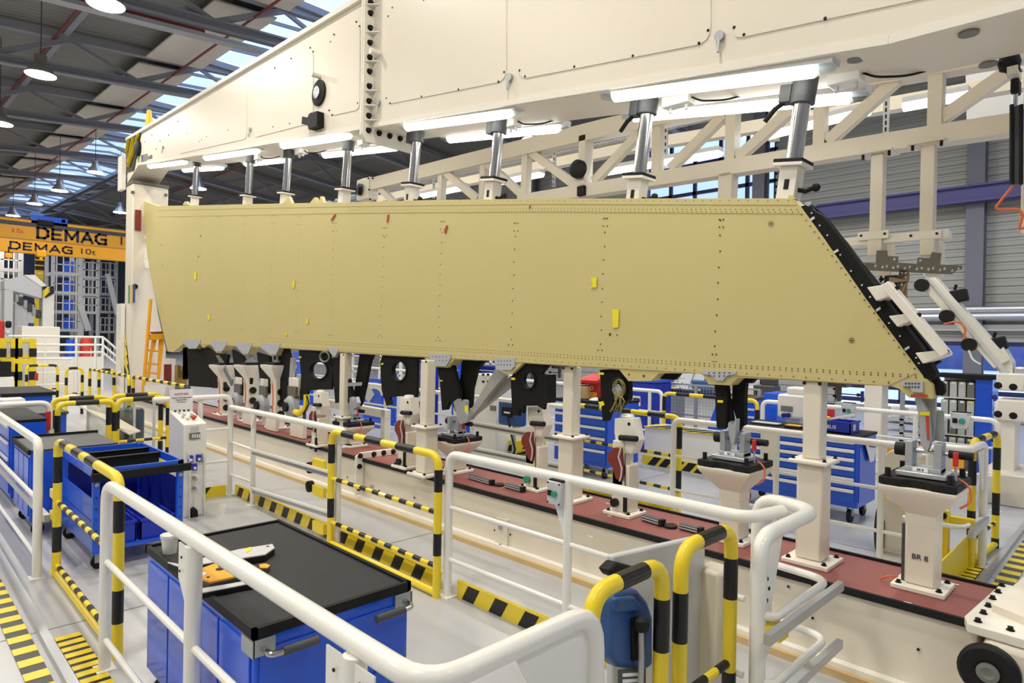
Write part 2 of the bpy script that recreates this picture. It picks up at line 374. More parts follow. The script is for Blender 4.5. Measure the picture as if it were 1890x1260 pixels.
for k, (a, b, z0, z1) in enumerate(win):
    f = MB(); n = 5 if k == 0 else 9
    for i in range(n + 1):
        x = a + (b - a) * i / n; f.span((x - .06, YW + .02, z0), (x + .06, YW + .12, z1))
    for zz in ([z0, (z0 * 2 + z1) / 3, (z0 + 2 * z1) / 3, z1] if k == 0 else [z0, 0.75, z1]): f.span((a, YW + .02, zz - .06), (b, YW + .12, zz + .06))
    wo = struct(f.build('window_%d' % (20 + k), navy, smooth=0))
    for i in range(n):
        x0 = a + (b - a) * i / n; x1 = a + (b - a) * (i + 1) / n; B('pane', pane, wo, ((x0 + .06, YW + .06, z0), (x1 - .06, YW + .075, z1)), smooth=0)
# wall columns, crane rail beam, ledge
for k, px in enumerate((1800, 1400, 1180, 980)):
    x = PY(px, 450, YW - .3).x
    c = MB().span((x - .2, YW - .42, 0), (x + .2, YW - .36, 9.8)).span((x - .2, YW - .08, 0), (x + .2, YW - .02, 9.8)).span((x - .03, YW - .4, 0), (x + .03, YW - .04, 9.8))
    struct(c.build('trim_%d' % (50 + k), colgrey, smooth=0))
za = PY(1700, 354, YW - .6).z; zb = PY(1700, 384, YW - .6).z
cb = MB().span((-62, YW - .75, za - .05), (12, YW - .45, za)).span((-62, YW - .75, zb), (12, YW - .45, zb + .05)).span((-62, YW - .62, zb), (12, YW - .58, za))
struct(cb.build('trim_60', runway, smooth=0, label='blue steel crane runway beam'))
zl = PY(1800, 606, YW - .2).z
struct(B('trim_61', lgrey, None, ((-10, YW - .25, zl - .06), (12, YW, zl + .1)), smooth=0))
for k, (py, r, lab) in enumerate(((571, .085, 'upper of the two silver pipes along the corrugated back wall'), (584, .1, 'lower of the two silver pipes along the corrugated back wall'))):
    z = PY(1800, py, YW - .5).z; tag(MB().cyl((-9, YW - .5, z), (12, YW - .5, z), r, 10).build('heating_pipe', alu), lab, 'pipe')
# ---- pendant lamps
lab = ['large pendant lamp with grey shade nearest the left edge, over the roof truss', 'pendant lamp cut by the top edge, beside the pale ceiling panels', 'pendant lamp cut by the left edge, below the big grey-shaded one', 'pendant lamp hanging left of the crane lettering, lowest at the far left', 'small pendant lamp under the middle of the far skylight', 'small pendant lamp right above the blue crane trolley', 'small pendant lamp beside the white column, level with the crane', 'small pendant lamp hanging in the bright far skylight', 'pendant lamp behind the first chrome post left of the panel', 'pendant lamp seen above the left end of the cream lattice truss', 'pendant lamp glimpsed between chrome posts left of the lattice truss', 'pendant lamp glimpsed through the lattice truss before the blue window']
for k, (px, py, z) in enumerate(((75, 138, 8.3), (195, 8, 8.3), (0, 228, 8.3), (24, 398, 8.3), (110, 352, 8.3), (64, 376, 8.3), (222, 392, 8.3), (176, 318, 9.0), (366, 348, 8.3), (980, 257, 9.4), (780, 312, 9.4), (1388, 253, 9.4))):
    if k in (10,): continue
    p = PZ(px, py, z); t = p.dot(hy); s = p.dot(hx)
    L = T('pendant_lamp', lab[k], 'lamp', p, group='high bay pendant lamps')
    MB().lathe((0, 0, 0), [(.34, 0), (.3, .06), (.2, .2), (.14, .3), (.13, .48), (.05, .52)], 20).build('lamp_shade', alu if k > 2 else mgrey, L, local=True)
    MB().lathe((0, 0, -.012), [(.01, 0), (.325, 0), (.325, .008), (.01, .008)], 20).build('lens', bulb, L, local=True)
    MB().cyl((0, 0, .5), (0, 0, max(.8, zdeck(t) - z)), .012, 6).build('suspension_rod', dgrey, L, local=True)
# ================================================================== JIG
from mathutils.geometry import tessellate_polygon
def holed(mb, outer, holes, off):
    off = V(off); loops_ = [list(outer)] + [list(h) for h in holes]; flat = [p for l in loops_ for p in l]; n = len(flat)
    tris = tessellate_polygon([[V(p) for p in l] for l in loops_])
    fs = [tuple(t) for t in tris] + [tuple(i + n for i in reversed(t)) for t in tris]
    k = 0
    for l in loops_:
        m = len(l); fs += [(k + i, k + (i + 1) % m, k + (i + 1) % m + n, k + i + n) for i in range(m)]; k += m
    return mb.add([V(p) for p in flat] + [V(p) + off for p in flat], fs)
def ell(cx, cy, rx, ry, n=20): return [(cx + rx * math.cos(2 * math.pi * k / n), cy + ry * math.sin(2 * math.pi * k / n)) for k in range(n)]
def px_(pts, ox, oy, s): return [(ox + x / s, oy + y / s) for x, y in pts]
YF, YB = 4.2, 4.82
# ---- base
bs = T('jig_base', 'long cream jig base with red-brown top sheet and black rim, under the tan panel', 'jig base', (-8, 4.5, 0))
XL, XR = -16.4, -0.66
B('body', cream, bs, ((XL, YF + .01, .06), (XR, YB - .01, .495)), bevel=.006)
B('top_sheet', lino, bs, ((XL, YF, .497), (XR, YB + .03, .53)), smooth=0)
B('front_rim', rubber, bs, ((XL, YF - .018, .488), (XR, YF + .004, .534)), bevel=.004)
B('rear_rim', rubber, bs, ((XL, YB + .03, .48), (XR, YB + .055, .548)), bevel=.004)
B('end_rim', rubber, bs, ((XR - .005, YF - .01, .488), (XR + .015, YB + .055, .54)))
B('sill', white, bs, ((XL, YF - .05, .045), (XR, YF + .02, .075)))
B('plinth', tan, bs, ((XL, YF - .09, 0), (XR, YF - .02, .045)))
B('foot', mgrey, bs, ((XL, YF + .02, 0), (XR, YB, .06)), smooth=0)
# flange joint of the base halves
fx = PY(661, 880, YF - .05).x
fm = MB().extr([V((fx, YF - .1, .1)), V((fx, YF - .1, .56)), V((fx, YF - .03, .60)), V((fx, YB - .1, .60)), V((fx, YB - .1, .5)), V((fx, YF, .5)), V((fx, YF, .1))], (.035, 0, 0))
fm.build('joint_flange', creamw, bs, bevel=.004)
pins('flange_bolt', rubber, bs, [V((fx + .035, y, .565)) for y in (YF - .05, YF + .14, YF + .28, YF + .42)] + [V((fx + .035, YF - .055, z)) for z in (.44, .18)], (1, 0, 0), .022, .03)
sb = MB()
for px, py in ((580, 908), (641, 880), (700, 905), (765, 918), (690, 927), (913, 978), (942, 986), (1336, 1105), (1500, 1140), (1695, 1198), (1455, 1082), (1500, 1080)):
    sb.cyl(PY(px, py, YF + .012), PY(px, py, YF) - V((0, .004, 0)), .008, 8)
sb.build('screw', rubber, bs, kind='stuff')
for px, py, r in ((926, 972, .022), (926, 1006, .016), (687, 897, .02), (1305, 1131, .018)):
    p = PY(px, py, YF); MB().cyl(p + V((0, .01, 0)), p - V((0, .03, 0)), r, 14).build('stud', steel if py != 1006 and py != 1131 else rubber, bs)
B('stud_plate', cream, bs, (PY(915, 1018, YF) + V((0, -.012, 0)), PY(938, 960, YF) + V((0, .02, 0))))
for px, py in ((1675, 1112), (1763, 1078), (1000, 885), (1122, 929), (1125, 952), (1090, 990)):
    p = PZ(px, py, .532); B('white_mark', white, bs, (p - V((.02, .006, 0)), p + V((.02, .006, .002))))
# ---- right end block with bolted flange and wheel
eb = T('end_block', 'cream bolted end block with black wheel at the lower right corner', 'machine mount', (-.3, 4.4, 0))
pl = [PZ(1780, 1141, .535), PZ(1785, 1160, .53), V((1.2, 4.0, .535)), V((1.2, 4.95, .535)), V((-.66, 4.93, .535))]
pl[1] = V((pl[0].x + .03, pl[0].y - .1, .535))
MB().extr([V((p.x, p.y, .5)) for p in pl], (0, 0, .05)).build('flange_plate', creamw, eb, bevel=.006)
gm = MB().extr([PZ(1830, 1128, .55), PZ(1930, 1170, .55), PZ(1960, 1110, .55), PZ(1890, 1075, .55)], (0, 0, .04))
gm.build('gusset', cream, eb, smooth=0)
pins('flange_bolt', rubber, eb, [PZ(px, py, .55) for px, py in ((1805, 1147), (1815, 1132), (1824, 1119), (1832, 1105), (1842, 1093), (1849, 1081), (1865, 1163))], (0, 0, 1), .013, .02)
B('body', cream, eb, ((-.62, 4.06, 0), (1.2, 4.85, .5)), bevel=.04)
wp = PY(1826, 1236, 4.06); wc = V((wp.x, 4.06, wp.z))
MB().lathe(wc, [(.05, -.02), (.12, -.02), (.134, .0), (.134, .035), (.12, .05), (.08, .052), (.06, .04)], 28, V((0, -1, 0))).build('wheel', rubber, eb)
MB().lathe(wc + V((0, -.03, 0)), [(.012, 0), (.05, 0), (.05, .02), (.03, .024), (.012, .015)], 20, V((0, -1, 0))).build('hub', mgrey, eb)
# ---- overhead beam
def zb(x): return 3.787 - .1299 * (x + 1.474) if x < -1.14 else 3.743
def zt(x): return 6.47 - .0352 * (x + 17.07)
bm_ = T('overhead_beam', 'huge cream box girder with access panels over the tan panel', 'girder', (-8, 4.5, 4.5))
xe = -16.95
out = [(xe, 5.42), (-16.1, zb(-16.1)), (-1.14, 3.743), (1.6, 3.70), (1.6, zt(1.6)), (xe, zt(xe))]
MB().extr([V((x, YF, z)) for x, z in out], (0, YB - YF, 0)).build('box_girder', cream, bm_, bevel=.008)
MB().frame((xe, YF - .02, zt(xe) - .03), (1.6, YF - .02, zt(1.6) - .03), .05, .06).build('top_flange', creamw, bm_)
MB().frame((-16.1, YF - .008, zb(-16.1) + .03), (-1.14, YF - .008, 3.773), .016, .05).frame((-1.14, YF - .008, 3.773), (1.6, YF - .008, 3.73), .016, .05).build('bottom_edge', creamw, bm_)
def rplate(name, pts, parent, y, th, rf=.09, m=cream):
    P = [PY(a, b, y) for a, b in pts]; path = fillet([P[0]] + P[1:] + [P[0]], rf, 4)[:-1]
    return MB().extr(path, (0, th, 0)).build(name, m, parent, bevel=.002)
rplate('access_panel', [(712, -60), (712, 193), (934, 149), (934, -60)], bm_, YF - .008, .012, .12)
rplate('access_panel', [(956, -60), (956, 147), (1312, 78), (1312, -60)], bm_, YF - .008, .012, .12)
rplate('access_panel', [(1354, -60), (1354, 72), (1890, -42), (1890, -60)], bm_, YF - .008, .012, .06)
rplate('access_panel', [(610, 76), (610, 214), (664, 202), (664, 38)], bm_, YF - .008, .012, .12)
rplate('access_panel', [(468, 150), (468, 254), (578, 226), (578, 92)], bm_, YF - .008, .012, .12)
rplate('access_panel', [(330, 222), (330, 284), (455, 256), (455, 158)], bm_, YF - .008, .012, .12)
sm = MB()
for px, py in ((713, 181), (720, 190), (778, 178), (846, 165), (920, 150.5), (930.5, 133), (959, 130), (969, 141), (1060, 123), (1168, 103), (1290, 79.6), (1307, 56), (1355, 50.5), (1373, 64), (1523, 34), (724, 14), (716.5, 30), (782, 0), (657, 40), (663, 48), (616, 63.5), (610, 77), (572, 88), (577.5, 95), (537, 108), (506.5, 125), (660, 190), (607, 203.5), (612.5, 212), (574.5, 208.5), (534.5, 228), (504, 234), (345, 246), (372, 258), (311, 249), (295, 260), (280, 249), (381, 252), (368, 261), (328, 224), (421, 240), (458, 250), (288, 275), (267, 262)):
    p = PY(px, py, YF - .008); sm.cyl(p + V((0, .01, 0)), p - V((0, .003, 0)), .011, 8)
sm.build('panel_screw', rubber, bm_, smooth=0, kind='stuff')
fX = -6.65
MB().extr([V((fX, 4.07, 4.36)), V((fX, 4.07, zt(fX) + .05)), V((fX, 4.24, zt(fX) + .05)), V((fX, 4.24, 4.5)), V((fX, YB, 4.5)), V((fX, YB, 4.28)), V((fX, 4.12, 4.28))], (.03, 0, 0)).build('joint_flange', creamw, bm_, bevel=.003)
MB().extr([V((fX - .04, 4.07, 4.36)), V((fX - .04, 4.07, zt(fX) + .05)), V((fX - .04, 4.24, zt(fX) + .05)), V((fX - .04, 4.24, 4.36))], (.03, 0, 0)).build('joint_flange', creamw, bm_)
zs = [PX(px, py, fX + .03).z for px, py in ((683, 5), (685, 25), (684, 52), (683, 79), (682.5, 106), (682, 132), (681.5, 159), (681, 186.6), (680.5, 213.5), (680, 240.5))]
pins('flange_bolt', rubber, bm_, [V((fX + .03, 4.145, z)) for z in zs] + [PX(px, py, fX + .03) for px, py in ((699.5, 246), (719, 251), (738, 256))], (1, 0, 0), .024, .035)
for i in range(0, len(zs) - 1):
    if i in (0, 2, 4, 6, 8, 7):
        z = (zs[i] + zs[i + 1]) / 2 + .03; MB().extr([V((fX + .03, 4.08, z)), V((fX + .03, 4.2, z)), V((fX + .16, 4.2, z))], (0, 0, -.012)).extr([V((fX + .03, 4.2, z)), V((fX + .16, 4.2, z)), V((fX + .03, 4.2, z - .16))], (0, -.012, 0)).build('gusset', creamw, bm_, smooth=0)
# fittings on the face
p = PY(590, 172, YF); MB().lathe(p, [(.02, 0), (.17, 0), (.17, .025), (.12, .04), (.02, .04)], 26, V((0, -1, 0))).build('end_cap', rubber, bm_)
MB().lathe(p + V((0, -.04, 0)), [(.01, 0), (.08, 0), (.08, .012), (.04, .016), (.01, .01)], 20, V((0, -1, 0))).build('cap_centre', steel, bm_)
for a, b in ((590, 141), (700, 99)):
    p = PY(a, b, YF); MB().cyl(p, p + V((.0, -.12, 0)), .035, 14).build('stub_tube', creamw, bm_)
MB().extr([PY(570, 218, YF), PY(580, 220, YF), PY(583, 213, YF), PY(598, 208, YF), PY(598, 236, YF), PY(582, 242, YF), PY(580, 233, YF), PY(569, 232, YF)], (0, -.1, 0)).build('black_bracket', rubber, bm_, bevel=.004)
for a, b, r in ((942, 144, .04), (1330, 68, .036), (700, 190, .035), (463, 239, .03), (302, 272, .03)):
    p = PY(a, b, YF); MB().cyl(p, p + V((0, -.03, 0)), r, 16).cyl(p + V((0, -.02, -.02)), p + V((0, -.035, -.12)), .01, 8).build('tie_ring', galv, bm_)
for a, b in ((1788, 60), (1580, 108), (1824, 117)):
    d = ray(a, b); q = CAM + d * ((3.735 - H) / d.z) if a > 1700 else CAM + d * ((3.78 - H) / d.z); MB().cyl(q, q + V((0, 0, -.012)), .05, 18).build('cover_disc', mgrey, bm_)
# stripes at the far left end
hz = T if False else None
e0 = [(233, 258), (259, 246), (252, 284), (246, 314), (231.5, 318)]
plate('hazard_plate', black, bm_, e0, YF - .02, .02)
for a, b in (((239.5, 256), (234.5, 282)), ((248, 252), (238, 300)), ((257, 248), (246, 284)), ((246, 284), (238, 308))):
    MB().frame(PY(a[0], a[1], YF - .024), PY(b[0], b[1], YF - .024), .012, .1, V((0, 1, 0))).build('hazard_stripe', yellow, bm_)
p = PY(257, 274, YF); MB().lathe(p, [(.02, 0), (.17, 0), (.17, .06), (.1, .08), (.02, .08)], 20, V((0, -1, 0))).build('end_cap', rubber, bm_)
for a, b, m in ((254.5, 256.5, mat('logo_green', (70, 130, 120))), (256.8, 259.6, mat('logo_yellow', (216, 196, 90))), (260.6, 264.5, mat('logo_blue', (70, 74, 140))), (265, 272, mgrey)):
    plate('logo_stripe', m, bm_, [(a, 289 - (a - 254) * .35), (b, 289 - (b - 254) * .35), (b, 305 - (b - 254) * .55), (a, 305 - (a - 254) * .55)], YF - .004, .006)
text(bm_, 'logo_lettering', 'AIRBUS', PY(278, 290, YF - .006), V((1, 0, -.12)), V((0, 0, 1)), .12, ink)
# ---- left column
lc = T('support_column', 'tall cream column carrying the left end of the overhead girder', 'column', (-16.4, 4.5, 0))
cx0 = PY(232, 420, YF).x; cx1 = PY(244.5, 420, YF).x
cy1 = PX(311, 350, cx1).y
MB().span((cx0, YF, 0), (cx1, cy1, 5.36)).build('shaft', cream, lc, bevel=.02)
MB().span((cx0 - .02, YF - .01, 5.36), (cx1 + .02, cy1 + .01, 5.42)).build('cap_plate', taupe, lc)
for k, (m, o) in enumerate(((MATS['logo_green'], 0), (MATS['logo_yellow'], .16), (MATS['logo_blue'], .36))):
    a = PY(233.5, 527, YF); B('logo_stripe', m, lc, ((a.x + .18 + o, YF - .006, PY(235, 560, YF).z), (a.x + .18 + o + (.12 if k else .1), YF + .01, a.z)))
p = PX(249, 528.5, cx1); MB().cyl(p - V((.01, 0, 0)), p + V((.02, 0, 0)), .06, 16).build('bore', rubber, lc)
for (a, b) in ((312, 360), (251, 355)):
    p = PX(a - 6, b, cx1); MB().cyl(p - V((.01, 0, 0)), p + V((.015, 0, 0)), .04, 12).build('bolt', taupe, lc)
zlo, zhi = PY(236, 690, YF).z, PY(236, 612, YF).z
MB().extr([V((cx0 + .02, YF - .004, zlo)), V((cx1 - .02, YF - .004, zlo)), V((cx0 + .1, YF - .004, zhi)), V((cx0 + .02, YF - .004, zhi))], (0, .01, 0)).build('hazard_plate', black, lc)
for k in range(4):
    z0 = zlo + (zhi - zlo) * k / 4.6; MB().frame((cx0 + .04, YF - .012, z0 + .35), (cx0 + .04 + (cx1 - cx0) * .7 * (1 - k * .2), YF - .012, z0), .01, .09, V((1, 0, 1))).build('hazard_stripe', yellow, lc)
# slim white duct beside the column
sd = T('service_duct', 'slim white service duct standing left of the tall cream column', 'duct', (-17.4, 4.1, 0))
q0 = PY(219, 290, 4.1); q1 = PY(231, 690, 4.1)
MB().span((q0.x, 4.1, 0), (PY(226, 400, 4.1).x, 4.18, PY(222, 560, 4.1).z)).build('lower_duct', white, sd); MB().span((q0.x - .05, 4.1, PY(222, 350, 4.1).z), (PY(225, 330, 4.1).x, 4.18, q0.z)).build('junction_box', creamw, sd)
# ---- telescopic posts
th = math.atan(.1299); EX = V((math.cos(th), 0, -math.sin(th))); EZ = V((math.sin(th), 0, math.cos(th))); EY = V((0, 1, 0))
ROT = Matrix((EX, EY, EZ)).transposed()
YP = 4.52
names = ['chrome hanging post at the right end of the girder, with a black ball lever', 'chrome hanging post under the left half of the longest tube lamp', 'chrome hanging post with flange plate over the middle of the panel', 'chrome hanging post right behind the girder bolted joint', 'chrome hanging post just left of the girder bolted joint', 'chrome post with cream strips, fifth counted from the far left minus two', 'slim chrome hanging post, second from the far left column', 'slim chrome hanging post nearest to the far left column']
names[5] = 'third chrome hanging post from the far left column, wider than its neighbours'
for i, (a, c, d, e) in enumerate((((1488, 146), (1480, 192), (1465, 297), (1456, 362)), ((1199, 184), (1192, 211), (1180, 322), (1174, 366)), ((923, 222), (920, 246), (912, 328), (908, 368)), ((768, 244), (766, 262), (762, 338), (760, 371)), ((644, 262), (642, 278), (637, 346), (635, 374)), ((532, 277), (531, 292), (528, 353), (526, 376)), ((462, 288), (461, 301), (458, 358), (457, 377)), ((364, 301), (363, 306), (360, 360), (359, 378)))):
    pf = PY(d[0], d[1], YP); x = pf.x
    L = (zb(x) - pf.z) * math.cos(th); top = pf + EZ * L; cb_ = PY(c[0], c[1], YP); lc_ = max(.08, (top - cb_).length)
    g = T('hanging_post', names[i], 'jig post', pf, group='telescopic hanging posts')
    MB().cyl(top, top - EZ * lc_, .082, 20).build('collar', dgrey, g)
    mb = MB(); mb.cyl(top, pf, .056, 20); mb.build('tube', chrome, g)
    MB().box(pf - EZ * .012, (.2, .2, .025), M=ROT).build('flange', rubber, g, bevel=.004)
    MB().box(pf - EZ * .035, (.2, .2, .02), M=ROT).build('under_flange', creamw, g)
    q = PY(e[0], e[1], YP); hl = (pf - q).length + .12
    MB().box(pf - EZ * (.045 + hl / 2), (.125, .125, hl), M=ROT).build('housing', creamw, g, bevel=.006)
    if i < 4:
        s = pf - EZ * .17 - EY * .063
        MB().box(s, (.035, .004, .07), M=ROT).build('slot', rubber, g, bevel=.0015)
        h0 = pf - EZ * .2 + EX * .062
        MB().tube([h0, h0 + EX * .05 + EZ * -.01, h0 + EX * .1 + EZ * .012], .016, 8).lathe(h0 + EX * .115 + EZ * .015, [(.005, -.03), (.024, -.018), (.03, 0), (.024, .018), (.005, .03)], 12, EX).build('ball_lever', rubber, g)
        lv = top - EZ * (lc_ * .6) - EX * .08
        MB().box(lv - EX * .03, (.08, .1, .12), M=ROT).build('clamp', dgrey, g, bevel=.004)
        if i in (0, 1): MB().tube([lv - EX * .05 - EZ * .05, lv - EX * .11 - EZ * .09, lv - EX * .17 - EZ * .17], .018, 8).build('clamp_lever', rubber, g)
    else: MB().box(pf - EX * .08 - EZ * .05, (.03, .03, .12), M=ROT).build('stay', galv, g)
# ---- tube lamps
fr = [((274, 308), (345, 299)), ((376, 293), (480, 278)), ((516, 271), (652, 250)), ((740, 237), (957, 208)), ((1112, 182), (1541, 127))]
bk = [((337, 315), (413, 310)), ((450, 304), (526, 296)), ((592, 288), (740, 272)), ((818, 259), (1045, 236)), ((1150, 219), (1602, 178))]
ln = ['shortest front tube lamp under the far left end of the girder', 'second front tube lamp from the left under the girder', 'third front tube lamp, just left of the girder bolted joint', 'fourth front tube lamp, just right of the girder bolted joint', 'long bright front tube lamp at the right under the girder', 'rear tube lamp behind the first chrome post on the left', 'small rear tube lamp behind the second chrome post', 'rear tube lamp sloping behind the girder bolted joint', 'rear tube lamp in the middle, above the lattice truss end', 'longest rear tube lamp in front of the lattice truss']
for i, (a, c) in enumerate(fr + bk):
    y = 4.28 if i < 5 else 4.92
    p = PY(a[0], a[1], y); q = PY(c[0], c[1], y); d = (q - p).normalized(); u = V((-d.z, 0, d.x)); u = u if u.z > 0 else -u
    g = T('tube_lamp', ln[i], 'lamp', (p + q) / 2, group='fluorescent tube lamps under the girder')
    MB().frame(p + u * .05, q + u * .05, .13, .05, u).build('housing', lgrey, g)
    k = .13
    rows = []
    for s in (p + d * k, q - d * k):
        rows.append([s + V((0, .062 * math.cos(t), 0)) - u * (.065 * math.sin(t) - .025) for t in [math.pi * j / 8 for j in range(9)]])
    MB().loops(rows).build('diffuser', lampon, g)
    for s, e in ((p, p + d * k), (q - d * k, q)):
        o_ = 1 if s is p else 0
        r2 = [[t + V((0, .06 * f * math.cos(w_), 0)) - u * (.063 * f * math.sin(w_) - .025) for w_ in [math.pi * j / 8 for j in range(9)]] for t, f in ((s, .55 if o_ else 1), (e, 1 if o_ else .55))]
        MB().loops(r2).build('end_cap', clear, g)
    if i >= 5:
        for s in (.2, .8): MB().frame(p.lerp(q, s) + u * .08, V((p.lerp(q, s).x, YB, zb(p.lerp(q, s).x) + .05)), .03, .03).build('bracket', creamw, g)
    else:
        for s in (.2, .8):
            m_ = p.lerp(q, s) + u * .07; MB().frame(m_, V((m_.x, y + .02, zb(m_.x) + .01)), .03, .05, d).build('bracket', lgrey, g)
# junction boxes and cables beside the lamps
jl = ['white junction box at the right end of the longest tube lamp', 'white junction box right of the post below the longest lamp', 'white junction box at the right end of the fourth front tube lamp', 'white junction box just left of the girder bolted joint', 'white junction box behind the third chrome post from the left column', 'white junction box near the slim second chrome post']
for i, (a, c, wd, hh) in enumerate(((1562, 142, .2, .1), (1252, 186, .24, .09), (948, 226, .12, .1), (671, 262, .14, .1), (556, 280, .2, .08), (478, 290, .16, .1))):
    p = PY(a, c, 4.6); g = T('junction_box', jl[i], 'electrical box', p, group='junction boxes under the girder')
    B('case', white, g, (p - V((wd / 2, .06, hh / 2)), p + V((wd / 2, .06, hh / 2))), bevel=.006)
    for s in (-.3, .3): MB().cyl(p + V((wd * s, 0, -hh / 2)), p + V((wd * s, 0, -hh / 2 - .04)), .014, 8).build('cable_gland', lgrey, g)
    zt_ = zb(p.x); B('bracket', galv, g, (p + V((-.02, -.02, hh / 2)), V((p.x + .02, p.y + .02, max(zt_, p.z + hh / 2 + .02)))))
    q = [p + V((wd / 2, 0, 0)), p + V((wd / 2 + .08, 0, -.05)), p + V((wd / 2 + .25, .1, -.06)), p + V((wd / 2 + .45, .25, .02))]
    MB().tube(fillet(q, .1), .008, 6).build('cable', rubber, g)
# ================================================================== TAN PANEL (wing box skin)
YS = 4.43; TH = .13
wg = T('wing_panel', 'long tan primed aircraft panel with rivet rows, clamped in the jig', 'wing panel', (-6, 4.5, 1.7))
top = [(263, 370), (272, 373.5), (291, 380), (330, 379.5), (440, 377), (640, 373), (800, 369), (1000, 366.5), (1250, 366), (1463, 366)]
right = [(1477, 380), (1520, 439), (1600, 554), (1704, 694)]
tab_r = [(1704.5, 697), (1712, 700), (1720, 710), (1722, 725), (1721, 736), (1678, 733.5), (1659, 717), (1645, 712.5)]
bot = [(1600, 710.5), (1440, 700), (1361, 697), (1347, 711), (1308, 709), (1297, 691), (1291, 689), (1216, 688.6), (1201, 703), (1160, 703), (1143, 682), (1106, 679.5), (1020, 673), (966, 669.5), (946, 689), (929, 689), (923, 666), (880, 664.5), (838.6, 663), (826, 678.5), (801, 677), (783, 659.5), (700, 655), (625, 650), (617, 660), (607, 648.5), (515.5, 642), (509.5, 656.5), (499, 656.5), (481, 641.5), (463.5, 640.5), (457, 655), (449, 655), (435.5, 639.5), (418, 638), (409, 651), (399, 651), (390, 637), (385, 634.5), (375, 642), (367, 632.5), (362, 643.5), (349, 643.5), (338, 634.5), (319, 650), (310, 648.5)]
left = [(304, 626), (293, 577), (284, 540), (275.5, 494), (270.5, 460), (267.3, 425), (264, 397)]
p, o = poly(top + right + tab_r + bot + left, YS, TH)
MB().extr(p, o).build('skin', skinm, wg, smooth=0)
# doubler strips along both edges and the slanted end: the visible steps
def strip(name, up_, lo_, dy=.004, m=skinm): P, o = poly(up_ + lo_[::-1], YS - dy, dy); return MB().extr(P, o).build(name, m, wg, smooth=0)
strip('upper_edge_strip', [(292, 381), (640, 374), (1000, 367.5), (1462, 367)], [(292, 400), (640, 393.5), (1000, 391), (1480, 394)])
strip('lower_edge_strip', [(330, 617), (520, 624), (900, 643), (1300, 667), (1690, 688)], [(338, 634), (520, 641.5), (900, 665), (1300, 689), (1640, 711.5)])
strip('lower_lip', [(330, 627), (520, 634), (900, 656), (1300, 681), (1640, 701)], [(338, 634), (520, 641.5), (900, 665), (1300, 689), (1640, 711.5)], .008)
strip('upper_lip', [(292, 381), (640, 374), (1000, 367.5), (1462, 367)], [(292, 388), (640, 381), (1000, 376.5), (1470, 378)], .008)
# rivets
rv = MB(); random.seed(2)
def rdisc(q, r): rv.add([q + V((r * math.cos(2 * math.pi * k / 6), -.0012, r * math.sin(2 * math.pi * k / 6))) for k in range(6)], [(0, 1, 2, 3, 4, 5)])
def rrow(a, b, d, r, dy=.004, jit=0.0):
    P = PY(a[0], a[1], YS - dy); Q = PY(b[0], b[1], YS - dy); n = max(2, int((Q - P).length / d))
    for k in range(n + 1): rdisc(P.lerp(Q, k / n) + V((random.uniform(-jit, jit), 0, random.uniform(-jit, jit))), r)
rrow((640, 388), (1000, 385), .04, .0042); rrow((1000, 385), (1471, 387), .04, .0044)
rrow((560, 394), (1000, 389), .04, .0042); rrow((1000, 389), (1474, 391.5), .04, .0044)
rrow((500, 637.5), (900, 659), .1, .005, .009); rrow((900, 659), (1300, 684.5), .08, .005, .009); rrow((1300, 684.5), (1640, 706), .08, .005, .009)
rrow((480, 624), (900, 646), .04, .0044, .005); rrow((900, 646), (1300, 670.5), .04, .0046, .005); rrow((1300, 670.5), (1690, 692), .04, .0048, .005)
rrow((480, 629), (900, 651), .04, .0044, .005); rrow((900, 651), (1300, 675), .04, .0046, .005); rrow((1300, 675), (1690, 696), .04, .0048, .005)
rrow((700, 369), (1000, 370), .09, .0042, .009); rrow((1000, 370), (1455, 370), .07, .0042, .009)
rrow((1480, 396), (1688, 680), .05, .0055)
for t, b in (((1331, 405), (1318, 668)), ((1117, 403), (1107, 660)), ((952, 412), (942, 650)), ((816, 409), (808, 642)), ((710, 420), (701, 636)), ((617, 412), (609, 632)), ((552, 400), (548, 626)), ((504, 398), (498, 622)), ((452, 400), (447, 622)), ((404, 400), (401, 620)), ((372, 402), (369, 618)), ((340, 402), (342, 616))):
    rrow(t, b, .115, .0075, .0015, .006)
    for e in (t, b):
        for k in range(4): rdisc(PY(e[0] + (k % 2) * 7 - 3, e[1] + (14 if e is t else -14) * (k // 2), YS - .0015), .0075)
for cx_, cy_ in ((1423, 413), (1572, 628)):
    rdisc(PY(cx_, cy_, YS - .0015), .008)
    for k in range(8): a = math.pi / 4 * k; rdisc(PY(cx_ + 4.6 * math.cos(a), cy_ + 4.6 * math.sin(a), YS - .0015), .0042)
for a, b, r in ((1126, 617, .014), (1139, 618, .008), (296, 452, .02), (300, 490, .02), (370, 435, .02), (366, 473, .02), (330, 399, .02), (362, 388, .012), (1161, 691, .009), (1188, 693.5, .012)): rdisc(PY(a, b, YS - .0015), r)
rv.build('rivet_rows', rivetm, wg, smooth=0, kind='stuff')
